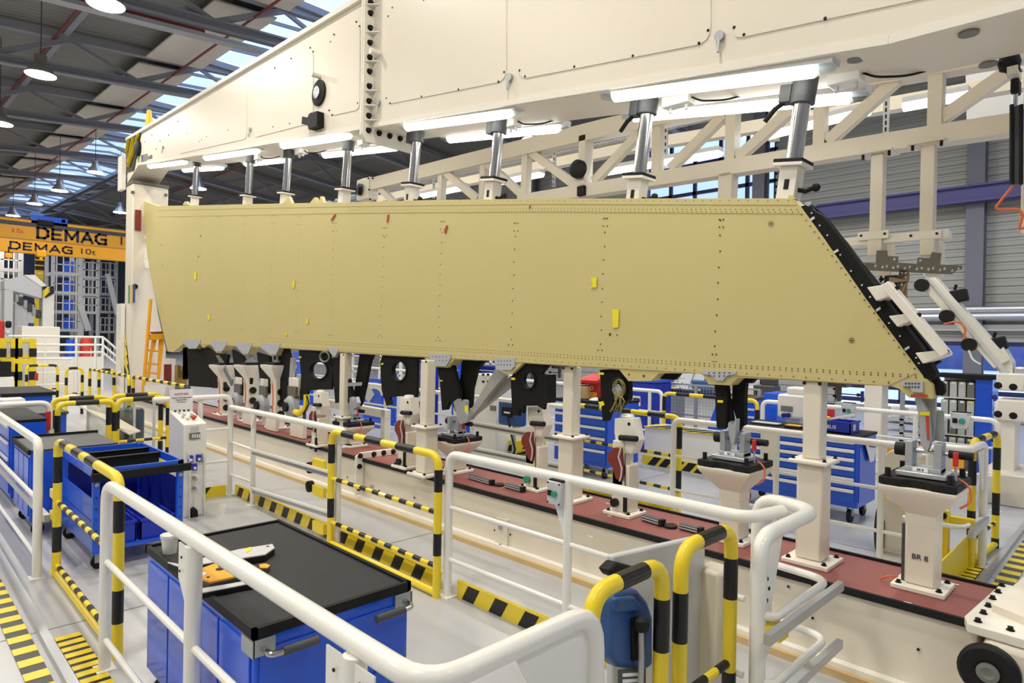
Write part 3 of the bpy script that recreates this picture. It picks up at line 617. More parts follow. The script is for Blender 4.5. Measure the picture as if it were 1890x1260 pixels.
# tapes
def tape(pts, m, nm): plate(nm, m, wg, pts, YS - .012, .006, smooth=0)
tape([(609.5, 406), (617, 395), (619.5, 396.5), (612, 407.5)], redtape, 'red_tape'); tape([(713, 410), (715, 396), (717.5, 396), (715.5, 410.5)], redtape, 'red_tape')
tape([(819, 429.5), (823, 415.5), (826, 416), (822, 431)], redtape, 'red_tape'); tape([(975.5, 383.5), (977, 379), (979, 379), (978, 384)], redtape, 'red_tape')
tape([(1681, 733), (1681, 727.5), (1711.5, 728), (1711.5, 733.5)], redtape, 'red_tape')
for q in ([(1091, 512), (1101, 512), (1100.5, 530), (1091, 531)], [(1130, 570), (1142, 571), (1141, 604), (1131, 605)], [(540, 518), (544, 518), (543, 531), (540, 530)], [(358, 502), (362, 501), (362, 515), (358, 516)], [(383, 580), (386, 580), (387, 590), (384, 591)], [(564, 588), (568, 587), (568, 597), (565, 598)], [(526, 614), (529, 614), (529, 619), (526, 619)], [(1091, 519), (1093, 517), (1093, 524), (1091, 525)]): tape(q, ytape, 'yellow_tape')
# grey splice plates over the tabs
G = [[(338, 627), (370, 627), (369, 633), (362, 643), (350, 643), (340, 634)], [(388, 629), (418, 630), (417, 637), (409, 648.5), (399, 648.5), (390, 636.5)], [(435, 631.5), (465, 633), (463, 640), (457, 652.5), (449, 652.5), (436, 639)], [(481, 633), (517, 634), (515, 641.5), (509, 654), (499, 654), (482, 641)], [(601, 641), (623.5, 642), (623.5, 648), (617, 659), (608, 647)], [(790, 652), (832, 654), (831, 661), (823, 676), (804, 675), (794, 661)], [(912, 660), (949.5, 661), (949.5, 676), (942, 683), (915, 682)], [(1296, 683), (1359, 685), (1358, 690), (1342, 693), (1334, 702.5), (1322, 702), (1312, 692), (1296, 690)], [(1664, 702), (1703.5, 704), (1703, 724), (1684, 723), (1679, 715), (1664, 712)]]
for g in G:
    plate('splice_plate', greym, wg, g, YS - .018, .016, smooth=0)
    cx_ = sum(q[0] for q in g) / len(g); cy_ = sum(q[1] for q in g) / len(g)
rb = MB()
for g in G[5:]:
    xs = [q[0] for q in g]; ys = [q[1] for q in g]
    for i in range(5):
        for j in (0, 1): 
            q = PY(min(xs) + (max(xs) - min(xs)) * (.2 + .15 * i), min(ys) + (max(ys) - min(ys)) * (.25 + .3 * j), YS - .0185); rb.cyl(q, q - V((0, .003, 0)), .006, 6)
rb.build('splice_rivet', dgrey, wg, smooth=0, kind='stuff')
# lugs on the top edge
for q in ([(337, 378), (341, 371.5), (344, 371.5), (347, 378)], [(521, 375), (527, 370), (533, 363), (538, 375)], [(572, 374), (580, 364), (582, 364), (583, 371), (589, 371), (591, 362), (593, 362), (597, 374)], [(1454, 367), (1456, 360), (1464, 361), (1468, 367)]): plate('lifting_lug', skinm, wg, q, YS + .02, .05, smooth=0)
# black end spar along the slanted end, second spar and joint fittings
plate('end_spar', carbon, wg, [(1478, 381), (1487, 378), (1520, 400), (1560, 452), (1638, 560), (1700, 640), (1728, 690), (1722, 702), (1705, 697), (1600, 554), (1520, 439)], YS + .01, .1)
plate('spar_flange', dgrey, wg, [(1498, 388), (1504, 385), (1560, 445), (1622, 528), (1655, 570), (1700, 632), (1730, 672), (1724, 678), (1700, 655), (1640, 572), (1590, 505), (1540, 440)], YS + .14, .05)
plate('spar_cap', carbon, wg, [(1503, 384), (1509, 386), (1624, 528), (1619, 531)], YS + .13, .06)
plate('spar_cap', carbon, wg, [(1640, 552), (1646, 552), (1735, 668), (1728, 672)], YS + .13, .06)
for x, y in ((1498, 402), (1542, 462), (1620, 569), (1673, 641)): plate('white_clip', lgrey, wg, [(x - 4, y + 2), (x + 4, y - 3), (x + 5.5, y + 1), (x - 2.5, y + 6)], YS - .002, .012, smooth=0)
plate('corner_fitting', carbon, wg, [(1712, 690), (1730, 695), (1734, 702), (1742, 708), (1744, 722), (1740, 730), (1728, 730), (1722, 712)], YS + .06, .05, bevel=.006)
plate('clevis_mount', galv, wg, [(1484, 378), (1487, 373), (1497, 372), (1497, 377), (1488, 383)], YS + .02, .1)
sp = MB()
for x, y in ((1497, 393), (1512, 416), (1526, 434), (1550, 470), (1570, 500), (1590, 526), (1605, 548), (1640, 596), (1660, 620), (1690, 660), (1695, 670)): q = PY(x + 1, y, YS + .008); sp.cyl(q, q - V((0, .003, 0)), .006, 6)
sp.build('spar_rivet', lgrey, wg, smooth=0, kind='stuff')
# white clips at the far left edge
for q in ([(257, 407), (264, 406), (265.5, 424), (259, 424)], [(258, 424), (266, 424), (268, 441), (263, 440)], [(262, 460), (270, 459), (272, 477), (265, 477)], [(265, 478), (272, 477), (276, 495), (268, 494)]): plate('edge_guard', white, wg, q, YS + .02, .06)
plate('edge_seal', mgrey, wg, [(276, 494), (279, 495), (294, 560), (312, 648), (307, 648), (292, 582)], YS + .03, .05)
# ---- hinge ribs, struts and clevises fixed under the panel
YK = 4.47
def K(name, pts, m=carbon, y=YK, t=.05, **k): return plate(name, m, wg, pts, y, t, **k)
def KH(pts, hole, y=YK, t=.035, m=carbon, rim=True):
    b = MB(); holed(b, [PY(a, c, y) for a, c in pts], [[PY(a, c, y) for a, c in ell(*hole)]], (0, t, 0)); r = b.build('hinge_rib', m, wg)
    if rim:
        cx_, cy_, rx, ry = hole; pth = [PY(a, c, y - .004) for a, c in ell(cx_, cy_, rx * 1.18, ry * 1.12, 24)]
        MB().tube(pth, .012, 8, closed=True).build('hole_rim', m, r)
    return r
# K3, K5, K7: ribs with lightening holes
KH(px_([(315, 150), (655, 165), (560, 270), (600, 290), (600, 640), (585, 740), (500, 690), (330, 690), (318, 790), (270, 720), (262, 820), (180, 810), (155, 320)], 920, 650, 7), (976.5, 701.5, 9.5, 14.5))
KH(px_([(185, 100), (720, 130), (700, 160), (628, 170), (622, 600), (600, 740), (560, 625), (270, 650), (290, 740), (232, 760), (170, 560), (150, 190)], 680, 640, 7), (737, 684.5, 11.5, 17))
KH(px_([(500, 180), (890, 195), (905, 340), (940, 400), (920, 690), (620, 700), (600, 790), (570, 835), (510, 820), (530, 500)], 480, 620, 7), (588.3, 683, 14, 15.5))
MB().tube([PY(a, c, YK - .03) for a, c in ell(599.3, 658.2, 8.4, 9.2, 24)], .014, 8, closed=True).build('duct_ring', mgrey, wg)
K('hinge_rib_side', px_([(600, 290), (608, 300), (606, 640), (598, 660)], 920, 650, 7), rubber, YK - .03, .15)
# K2 with the wiring bundle
k2 = K('hinge_rib', px_([(1310, 225), (1540, 212), (1570, 240), (1690, 370), (1690, 600), (1560, 740), (1440, 780), (1400, 885), (1345, 885), (1330, 700)], 920, 650, 7))
MB().tube([PY(a, c, YK - .01) for a, c in ell(1142, 717, 13, 19, 24)], .02, 8, closed=True).build('hole_rim', carbon, k2)
kh = mat('khaki_wire', (150, 140, 84), 0.4, 0.3); random.seed(7)
cbn = MB()
for k in range(22):
    a0 = random.uniform(0, 6.28); rx, ry = random.uniform(6, 12.5), random.uniform(12, 18)
    pts = [PY(1142 + rx * math.cos(a0 + j * .5), 717 + ry * math.sin(a0 + j * .5), YK - .02 - random.uniform(0, .03)) for j in range(7)]
    cbn.tube(pts, .0035, 5)
for k in range(10):
    x0 = random.uniform(1130, 1160); cbn.tube([PY(1140 + random.uniform(-6, 10), 722, YK - .03), PY(x0, 740 + random.uniform(-6, 6), YK - .06), PY(x0 + random.uniform(-6, 6) - 6, 760 + random.uniform(-8, 6), YK - .04)], .0035, 5)
cbn.build('wire_bundle', kh, wg, kind='stuff')
MB().lathe(PY(1141, 718, YK - .012), [(.01, 0), (.055, 0), (.05, .02), (.02, .03)], 12, V((0, -1, 0))).build('foil_wrap', chrome, wg)
# K4 V with grey clevis and two grey struts
K('hinge_arm', px_([(880, 250), (1075, 225), (1085, 240), (1170, 580), (1168, 680), (1110, 700), (1120, 835), (1080, 720), (1040, 712), (1000, 810), (950, 818), (920, 420)], 680, 640, 7))
K('hinge_arm', px_([(1205, 168), (1490, 180), (1390, 300), (1330, 540), (1312, 790), (1270, 750), (1240, 680), (1190, 745), (1165, 560), (1195, 330)], 680, 640, 7), y=YK + .1)
K('clevis', px_([(1095, 710), (1150, 670), (1180, 750), (1225, 680), (1255, 700), (1245, 830), (1290, 900), (1270, 970), (1180, 1000), (1130, 850)], 680, 640, 7), galv, YK - .02, .05)
K('clevis_tape', px_([(1245, 755), (1285, 760), (1285, 850), (1240, 830)], 680, 640, 7), ytape, YK - .03, .006)
K('strut', px_([(1640, 285), (1735, 330), (1755, 372), (1490, 690), (1478, 722), (1300, 935), (1240, 960), (1200, 930), (1330, 800)], 680, 640, 7), mgrey if False else mat('strut_grey', (158, 158, 152), .5), YK + .02, .07)
K('strut', px_([(1840, 380), (1835, 500), (1340, 890), (1290, 945), (1478, 722), (1500, 735), (1720, 470), (1760, 420)], 680, 640, 7), MATS['strut_grey'], YK + .1, .06)
# K6 V
K('hinge_arm', px_([(985, 205), (1050, 208), (1140, 560), (1192, 800), (1150, 862), (1070, 790), (970, 865), (935, 420), (950, 380), (905, 330)], 480, 620, 7))
K('hinge_arm', px_([(1285, 230), (1450, 238), (1410, 330), (1350, 640), (1300, 860), (1275, 905), (1240, 790), (1200, 825), (1225, 640), (1262, 400)], 480, 620, 7), y=YK + .1)
K('tie_plate', px_([(1095, 605), (1310, 595), (1305, 640), (1110, 650)], 480, 620, 7), alu, YK - .01, .01)
K('clevis', px_([(1155, 800), (1180, 785), (1205, 840), (1235, 785), (1258, 860), (1245, 920), (1205, 945), (1215, 1010), (1160, 1010)], 480, 620, 7), galv, YK - .02, .05)
# K1 at the right
K('hinge_pad', px_([(1255, 515), (1275, 500), (1390, 500), (1402, 520), (1402, 900), (1385, 918), (1290, 915), (1275, 890)], 1140, 660, 7), y=YK - .02, t=.03, bevel=.004)
K('hinge_arm', px_([(1250, 350), (1408, 352), (1425, 500), (1475, 790), (1450, 985), (1405, 800), (1395, 520), (1270, 520)], 1140, 660, 7), y=YK + .02)
K('hinge_arm', px_([(1488, 320), (1555, 252), (1785, 262), (1725, 330), (1655, 325), (1640, 480), (1640, 870), (1590, 890), (1562, 950), (1522, 950), (1532, 780), (1472, 600)], 1140, 660, 7), y=YK + .1)
K('clevis', px_([(1425, 848), (1450, 822), (1470, 858), (1500, 850), (1518, 790), (1531, 800), (1520, 1000), (1500, 1125), (1468, 1125), (1438, 1000)], 1140, 660, 7), galv, YK - .02, .06)
K('access_flap', px_([(540, 190), (815, 205), (740, 285), (465, 265)], 1140, 660, 7), y=YK + .06, t=.03)
for q in (px_([(1295, 262), (1358, 262), (1358, 290), (1295, 285)], 920, 650, 7), px_([(1290, 640), (1350, 630), (1365, 680), (1310, 705)], 920, 650, 7), px_([(162, 328), (210, 328), (210, 356), (164, 354)], 920, 650, 7), px_([(1288, 548), (1357, 548), (1357, 582), (1288, 578)], 1140, 660, 7), px_([(915, 428), (952, 428), (952, 445), (916, 445)], 680, 640, 7), px_([(162, 210), (188, 208), (186, 230), (164, 232)], 680, 640, 7), px_([(503, 262), (527, 262), (527, 284), (505, 282)], 480, 620, 7)): K('yellow_tag', q, ytape, YK - .04, .008, smooth=0)
# far left dark ribs
for q, y in (([(345, 640), (382, 634), (390, 715), (348, 712)], YK + .05), ([(378, 640), (398, 652), (420, 654), (416, 680), (410, 700), (418, 716), (392, 716)], YK), ([(428, 645), (446, 656), (452, 668), (462, 700), (458, 732), (438, 730), (432, 680)], YK), ([(474, 650), (496, 657), (498, 675), (510, 690), (508, 724), (482, 728)], YK), ([(505, 655), (530, 640), (540, 690), (540, 725), (515, 740), (508, 690)], YK + .04)): K('hinge_rib', q, carbon, y)
K('strut', [(398, 655), (403, 655), (428, 700), (426, 712)], mgrey, YK - .03, .03)
K('strut', [(536, 660), (542, 662), (537, 738), (531, 738)], MATS['strut_grey'], YK + .02, .04); K('strut', [(548, 690), (553, 692), (556, 722), (549, 742), (544, 740)], MATS['strut_grey'], YK + .02, .04)
# long grey tapered fitting hanging from the right corner tab
f1 = K('end_fitting', [(1688, 735), (1700, 735), (1712, 760), (1717, 815), (1715, 824), (1711, 834), (1706, 834), (1699, 817), (1696, 768)], galv, YK, .06)
K('end_fitting', [(1701, 705), (1720, 700), (1727, 706), (1726, 765), (1722, 815), (1716, 817), (1708, 770), (1706, 735)], MATS['strut_grey'], YK + .07, .04)
K('end_fitting_plate', [(1723, 757), (1742, 758), (1743, 816), (1724, 812)], alu if False else galv, YK + .12, .012)
MB().extr([PY(a, b, YK - .008) for a, b in ((1708, 767), (1715, 767), (1715, 810), (1711, 812))], (0, .006, 0)).build('red_tape', redtape, f1); MB().extr([PY(a, b, YK - .008) for a, b in ((1697, 760), (1716, 760), (1715, 767), (1698, 766))], (0, .006, 0)).build('yellow_tape', ytape, f1)
# ================================================================== CREAM END HOLDER clamped on the slanted end
eh = T('end_holder', 'pale cream slanted holder bar with three prongs gripping the black end spar', 'fixture', PY(1680, 590, 4.4))
MB().frame(PY(1637, 524, 4.36), PY(1747, 655, 4.36), .05, .11, V((0, 1, 0))).build('bar', creamw, eh, bevel=.006)
for q in ([(1600, 530), (1633, 525), (1652, 536), (1647, 545), (1617, 555)], [(1640, 583), (1678, 578), (1688, 585), (1680, 592), (1656, 603)], [(1689, 651), (1726, 647), (1748, 651), (1745, 657), (1703, 671)]): plate('prong', creamw, eh, q, 4.36, .16, bevel=.004)
pins('bolt', rubber, eh, [PY(a, b, 4.335) for a, b in ((1643, 528), (1656, 531), (1683, 579), (1696, 581), (1736, 649), (1748, 649))], (0, -1, 0), .009, .012)
# ================================================================== POSTS ON THE BASE
ZB = .53
def base_plate(g, w=.28, d=.28):
    B('base_plate', creamw, g, ((-w / 2, -d / 2, 0), (w / 2, d / 2, .03)), local=True, bevel=.006)
    pins_local('anchor_bolt', rubber, g, [V((s * (w / 2 - .035), t * (d / 2 - .035), .03)) for s in (-1, 1) for t in (-1, 1)], (0, 0, 1), .012, .018)
def pins_local(name, m, g, pts, axis, r, h):
    me = None
    for p in pts:
        if me is None: o = bolt_mb(MB(), V((0, 0, 0)), axis, r, h).build(name, m, g, local=True); me = o.data
        else: o = bpy.data.objects.new(name, me); link(o); o.parent = g; ORG[o.name] = V((0, 0, 0))
        o.location = p
def column(label, px, py, zj, ztop):
    p = PZ(px, py, ZB); g = T('panel_column', label, 'jig column', p, group='square columns under the panel')
    base_plate(g, .3, .3); zj -= ZB; ztop -= ZB
    B('lower_shaft', cream, g, ((-.085, -.085, .03), (.085, .085, zj)), local=True, bevel=.016)
    B('flange', creamw, g, ((-.125, -.125, zj), (.125, .125, zj + .03)), local=True, bevel=.01)
    pins_local('flange_bolt', rubber, g, [V((s * .1, t * .1, zj + .03)) for s in (-1, 1) for t in (-1, 1)], (0, 0, 1), .01, .016)
    B('upper_shaft', cream, g, ((-.06, -.06, zj + .03), (.06, .06, ztop)), local=True, bevel=.012)
    pins_local('head_bolt', rubber, g, [V((s * .05, -.066, ztop - .015)) for s in (-1, 1)], (0, -1, 0), .008, .008)
for lb, px, py, fl_, tp_ in (('square cream column under the panel before the crate cart, rightmost of its kind', 1499, 1036, 853, 702), ('square cream column left of the wire bundle bracket, with green push-button box in front', 1052, 922, 808, 676), ('square cream column left of the forked black bracket and grey struts', 787, 876, 789, 664), ('square cream column mostly hidden behind the left forked black bracket', 636, 823, 771, 652)):
    p = PZ(px, py, ZB); column(lb, px, py, PY(px, fl_, p.y).z, PY(px, tp_, p.y).z)
def fixture(label, px, X=None, py=None, ztop=1.16, small=False, tag_=None, Y=4.56, clev=True):
    if py: p = PZ(px, py, ZB)
    else: p = PY(px, 800, Y); p = V((p.x, p.y, ZB))
    g = T('fixture_pedestal', label, 'jig pedestal', p, group='flared fixture pedestals')
    base_plate(g, .28, .28); h = ztop - ZB
    B('shaft', cream, g, ((-.082, -.082, .03), (.082, .082, h - .23)), local=True, bevel=.014)
    r = lambda w_, z: [V((-w_, -w_, z)), V((w_, -w_, z)), V((w_, w_, z)), V((-w_, w_, z))]
    MB().loops([r(.0825, h - .245), r(.0825, h - .17), r(.19, h - .04), r(.2, h - .02), r(.2, h)]).build('flared_head', cream, g, local=True, bevel=.006)
    n = .2; P = [(-n, -n), (-.08, -n), (-.04, -n + .03), (.04, -n + .03), (.08, -n), (n, -n), (n, n), (-n, n)]
    MB().extr([V((a, b, h + .004)) for a, b in P], (0, 0, .045)).build('adjuster_plate', rubber, g, local=True, bevel=.006)
    pins_local('adjuster_screw', rubber, g, [V((s * .16, t * .16, h + .049)) for s in (-1, 1) for t in (-1, 1)], (0, 0, 1), .016, .05)
    B('slide_block', alu, g, ((-.13, -.12, h + .055), (.13, .08, h + .085)), local=True, bevel=.004)
    if clev:
        for s in (-1, 1): B('clevis_cheek', galv, g, ((s * .075 - .02, -.06, h + .085), (s * .075 + .02, .05, h + .26)), local=True, bevel=.004)
        B('clevis_foot', galv, g, ((-.095, -.07, h + .085), (.095, .06, h + .11)), local=True, bevel=.004)
        MB().cyl((-.11, 0, h + .2), (.14, 0, h + .2), .014, 12).build('pivot_pin', steel, g, local=True)
        MB().cyl((.12, 0, h + .2), (.24, 0, h + .2), .024, 12).build('pin_grip', rubber, g, local=True)
        MB().cyl((-.11, 0, h + .2), (-.16, 0, h + .2), .04, 14).build('pin_knob', rubber, g, local=True)
        B('red_lever', redm, g, ((.15, -.06, h + .14), (.175, -.03, h + .22)), local=True, bevel=.004)
        MB().cyl((.163, -.045, h + .05), (.163, -.045, h + .14), .008, 8).build('lever_stem', steel, g, local=True)
        B('name_label', paper, g, ((-.05, -.074, h + .086), (.03, -.07, h + .106)), local=True, smooth=0)
    MB().tube(fillet([V((.17, 0, h + .06)), V((.23, -.02, h + .03)), V((.24, -.03, h - .06)), V((.19, -.06, h - .1))], .05), .006, 6).build('orange_cable', orng, g, local=True)
    return g, p, h
zf = PY(1715, 897, 4.5).z
g, p, h = fixture('flared pedestal marked RIB 8, nearest at the right end of the base', 1703, py=1084, ztop=zf)
text(g, 'lettering', 'BR 8', p + V((.0, -.0845, .2)), (1, 0, 0), (0, 0, 1), .045, ink); text(g, 'lettering', 'BR 8', p + V((-.01, -.0755, h + .096)), (1, 0, 0), (0, 0, 1), .018, ink)
B('cable_profile', dgrey, g, ((-.105, -.05, .02), (-.084, .0, h - .25)), local=True)
g, p, h = fixture('flared pedestal under the right forked black bracket, second from the right', 1358, ztop=PY(1352, 862, 4.5).z)
text(g, 'lettering', 'BR 7', p + V((-.01, -.0755, h + .096)), (1, 0, 0), (0, 0, 1), .018, ink)
g, p, h = fixture('flared pedestal under the middle forked bracket with two grey struts', 843, ztop=PY(845, 815, 4.5).z)
B('cap_stud', taupe, g, ((-.0, -.105, .42), (.05, -.08, .47)), local=True, bevel=.008)
fixture('flared pedestal under the left forked black bracket with tape tie', 652, ztop=PY(652, 786, 4.5).z)
for lb, px, py, zt_ in (('narrow flared post with three black discs, right one of the far trio', 512, 798, 673), ('narrow flared post with black discs, middle one of the far trio', 461, 788, 673), ('narrow flared post with black discs, left one of the far trio', 413, 775, 673)):
    p = PZ(px, py, ZB); p.y = 4.52; p = V((PY(px, py, 4.52).x, 4.52, ZB)); h = PY(px, zt_, 4.5).z - ZB
    g = T('disc_post', lb, 'jig pedestal', p, group='narrow flared posts with black discs')
    base_plate(g, .34, .28)
    B('shaft', cream, g, ((-.09, -.08, .03), (.09, .08, h - .22)), local=True, bevel=.01)
    r = lambda w_, z: [V((-w_, -w_, z)), V((w_, -w_, z)), V((w_, w_, z)), V((-w_, w_, z))]
    MB().loops([r(.085, h - .3), r(.085, h - .22), r(.2, h - .04), r(.2, h)]).build('flared_head', creamw, g, local=True)
    B('black_pad', rubber, g, ((-.16, -.14, h), (.16, .14, h + .04)), local=True); B('pin_mount', galv, g, ((-.03, -.03, h + .04), (.03, .03, h + .24)), ((-.08, -.06, h + .04), (.08, .06, h + .07)), local=True)
    for k in range(3): MB().cyl((.088, -.0, h - .42 - k * .17), (.12, -.0, h - .42 - k * .17), .055, 16).build('black_disc', rubber, g, local=True)
    MB().tube([V((-.03, -.085, h - .25)), V((.02, -.09, h - .5)), V((-.01, -.09, h - .8)), V((.03, -.09, h - 1.1))], .008, 6).build('orange_cable', orng, g, local=True); B('blue_label', blue, g, ((-.085, -.084, h - .68), (-.03, -.08, h - .64)), local=True, smooth=0)
# clamp posts
def clampost(label, px, py, ztop_py, big=True):
    p = PZ(px, py, ZB); p = V((p.x, p.y, ZB)); h = PY(px, ztop_py, p.y).z - ZB
    g = T('clamp_post', label, 'jig clamp', p, group='clamp posts with red-brown levers')
    base_plate(g, .27, .26)
    B('shaft', cream, g, ((-.085, -.075, .03), (.085, .075, h * .52)), ((-.085, -.075, h * .3), (.03, .075, h - .2)), local=True, bevel=.01)
    MB().extr([V((a, -.06, b)) for a, b in ((-.05, h - .28), (.1, h - .3), (.15, h - .18), (.1, h), (-.08, h - .02), (-.08, h - .14))], (0, .12, 0)).build('jaw', creamw, g, local=True, bevel=.006)
    MB().lathe((.01, -.0, h - .0), [(.02, .0), (.06, 0), (.05, .02), (.02, .025)], 14).build('jaw_pad', white, g, local=True)
    MB().cyl((.0, -.09, h - .17), (.17, -.09, h - .16), .024, 12).build('handle', rubber, g, local=True)
    q = [(-.06, h - .26), (.02, h - .25), (.03, h - .34), (.05, h - .44), (.03, h - .53), (-.03, h - .52), (-.06, h - .44), (-.12, h - .38), (-.12, h - .32)]
    MB().extr([V((a, -.1, b)) for a, b in q], (0, .03, 0)).build('lever_cover', rust, g, local=True, bevel=.005)
    MB().tube([V((a, -.104, b)) for a, b in ((.022, h - .25), (.0, h - .33), (.035, h - .42), (.03, h - .49), (.015, h - .53))], .007, 6).build('cover_edge', lgrey, g, local=True)
    B('damper', rubber, g, ((.05, -.1, h - .78), (.075, -.075, h - .6)), local=True)
    MB().cyl((-.04, -.075, h - .72), (-.04, -.11, h - .72), .035, 14).build('knob', green if big and 970 < px < 1000 else rubber, g, local=True)
    MB().tube([V((.05, -.08, h - .3)), V((.055, -.085, h - .5)), V((.06, -.085, h - .6))], .004, 5).build('cable', rubber, g, local=True)
    pins_local('screw', rubber, g, [V((.07, -.062, h - .05)), V((-.02, -.062, h - .17))], (0, -1, 0), .009, .008)
clampost('clamp post with red-brown lever below the wire bundle bracket', 1153, 948, 768)
clampost('clamp post with green knob below the third holed black rib', 990, 902, 747)
clampost('clamp post with red-brown lever below the middle holed black rib', 752, 862, 732)
clampost('clamp post with red-brown lever below the left holed black rib', 590, 822, 722)
# cream cable boxes standing on the far end of the base
for k, (px, py, w_, lb) in enumerate(((444, 785, .34, 'cream cable box on the base, left of the trio'), (492, 796, .34, 'cream cable box on the base, middle one'), (545, 808, .4, 'larger cream cable box on the base, right of the disc posts'))):
    p = PZ(px, py, ZB); g = tag(B('cable_box', cream, None, ((p.x - w_ / 2, 4.3, ZB + .005), (p.x + w_ / 2, 4.36, ZB + .24)), bevel=.01), lb, 'box')
for k, (px, py, lb) in enumerate(((440, 741, 'round grey clamp motor left of the middle disc post'), (487, 747, 'round grey clamp motor right of the middle disc post'), (541, 750, 'round grey clamp motor beside the yellow hook'))):
    p = PY(px, py, 4.45); g = T('clamp_motor', lb, 'motor', V((p.x, 4.45, ZB)))
    B('stand', creamw, g, ((p.x - .12, 4.47, ZB), (p.x + .12, 4.6, p.z)), bevel=.006); B('upper_block', creamw, g, ((p.x - .2, 4.47, p.z + .16), (p.x + .1, 4.58, p.z + .42)), bevel=.006)
    MB().lathe(V((p.x, 4.47, p.z)), [(.02, 0), (.16, 0), (.16, .08), (.1, .12), (.02, .12)], 20, V((0, -1, 0))).build('housing', galv, g)
    MB().lathe(V((p.x, 4.36, p.z)), [(.02, 0), (.07, 0), (.07, .05), (.02, .05)], 14, V((0, -1, 0))).build('hub', rubber, g)
    B('terminal_block', taupe, g, ((p.x - .13, 4.42, p.z + .15), (p.x + .13, 4.46, p.z + .3)), bevel=.004)
yh = T('yellow_hook', 'bent yellow cable carrier on the base beside the round motor', 'cable carrier', V((PY(562, 750, 4.4).x, 4.4, ZB)))
MB().tube(fillet([PY(566, 728, 4.4), PY(566, 752, 4.4), PY(553, 763, 4.4), PY(545, 760, 4.4)], .1), .045, 8).build('arm', yellow, yh); MB().tube([PY(566, 730, 4.36), PY(570, 745, 4.36), PY(560, 765, 4.36)], .012, 6).build('cable', rubber, yh); B('foot', dgrey, yh, (V((yh.location.x - .1, 4.33, ZB)), V((yh.location.x + .1, 4.47, ZB + .03)))); MB().cyl(V((yh.location.x, 4.4, ZB)), PY(562, 760, 4.4), .025, 8).build('stem', dgrey, yh)
# slotted bars, puck and cable on the red sheet
for k, (a, c, lb) in enumerate((((867, 882), (906, 893), 'dark slotted bar on the red sheet, left of the small black puck'), ((934, 898), (963, 906), 'dark slotted bar on the red sheet, right of the small black puck'), ((1187, 958), (1219, 968), 'dark slotted bar on the red sheet beside the wire bundle clamp'), ((1256, 974), (1290, 983), 'dark slotted bar on the red sheet by the lower yellow loop'))):
    p = PZ(a[0], a[1], ZB + .01); q = PZ(c[0], c[1], ZB + .01); g = T('slotted_bar', lb, 'profile bar', V((p.x, p.y, ZB)), group='dark slotted bars on the base')
    d = (q - p).normalized(); MB().frame(p + V((0, 0, .018)), q + V((0, 0, .018)), .05, .045).build('bar', dgrey, g, bevel=.003)
    for s in (.012, -.008): MB().frame(p + V((0, -.026, .018 + s)), q + V((0, -.026, .018 + s)), .003, .006).build('slot', lgrey, g, smooth=0)
    MB().frame(q + V((0, 0, .02)), q + d * .03 + V((0, 0, .02)), .055, .05).build('end_cap', rubber, g)
for (px, py, lb) in ((921, 896, 'small black puck with orange cable between the first two slotted bars'), (1237, 973, 'small black puck between the slotted bars near the yellow loop')):
    p = PZ(px, py, ZB); g = T('puck', lb, 'cable puck', p); MB().lathe(p + V((0, 0, .001)), [(.01, 0), (.055, 0), (.055, .015), (.045, .022), (.01, .022)], 20).build('disc', rubber, g)
    MB().tube(fillet([p + V((-.05, .05, .012)), p + V((.0, .07, .03)), p + V((.09, .05, .012))], .04), .006, 6).build('orange_cable', orng, g)
p = PZ(1600, 1052, ZB); tag(MB().tube(fillet([PZ(1625, 1068, ZB + .012), PZ(1640, 1062, ZB + .05), PZ(1668, 1066, ZB + .012)], .06), .006, 6).build('orange_cable', orng), 'orange cable on the red sheet by the nearest flared pedestal', 'cable')
# ================================================================== RAILINGS, GATES
RT = .033
def mids_(g, pairs, r=.017, m=white, name='mid_rail'):
    for a, c in pairs: MB().cyl(a, c, r, 10).build(name, m, g)
def foot(g, x, y): B('foot_plate', white, g, ((x - .06, y - .05, 0), (x + .06, y + .05, .012)), smooth=0)
def railing(label, path, posts=(), mids=(), rp=.029, rf=.1, group='white tubular railings', feet=True):
    a = V(path[0]); g = T('railing', label, 'railing', (a.x, a.y, 0), group=group)
    MB().tube(fillet(path, rf), RT, 14).build('top_rail', white, g)
    for q in posts: MB().cyl(V((q[0], q[1], 0)), V((q[0], q[1], q[2])), rp, 12).build('post', white, g); feet and foot(g, q[0], q[1])
    if feet:
        for q in (path[0], path[-1]):
            if q[2] < .05: foot(g, q[0], q[1])
    mids_(g, mids); return g
def gate(label, a, c, z=1.1, z0=0.0, mids=(.72, .38), r=.032, rf=.11, step=.22, blen=.11, first=.1, group='yellow and black gates', base=True, custom=None):
    a = V(a); c = V(c); g = T('safety_gate', label, 'gate', (a.x, a.y, 0), group=group)
    pt = fillet([V((a.x, a.y, z0)), V((a.x, a.y, z)), V((c.x, c.y, z)), V((c.x, c.y, z0))], rf)
    MB().tube(pt, r, 14).build('frame', yellow, g); custom is None and bands(g, pt, r, step, first, blen, 14)
    if custom is not None:
        for A_, C_ in custom: MB().tube([A_, C_] if not isinstance(A_, list) else A_, r * 1.025, 14).build('black_band', black, g)
    for m in mids:
        q = [V((a.x, a.y, m)), V((c.x, c.y, m))]; MB().tube(q, r * .6, 10).build('mid_rail', yellow, g); bands(g, q, r * .6, .2, .12, .1, 10)
    if base and z0 < .02: MB().cyl(V((a.x, a.y, .035)), V((c.x, c.y, .035)), .03, 8).build('floor_bar', yellow, g)
    return g
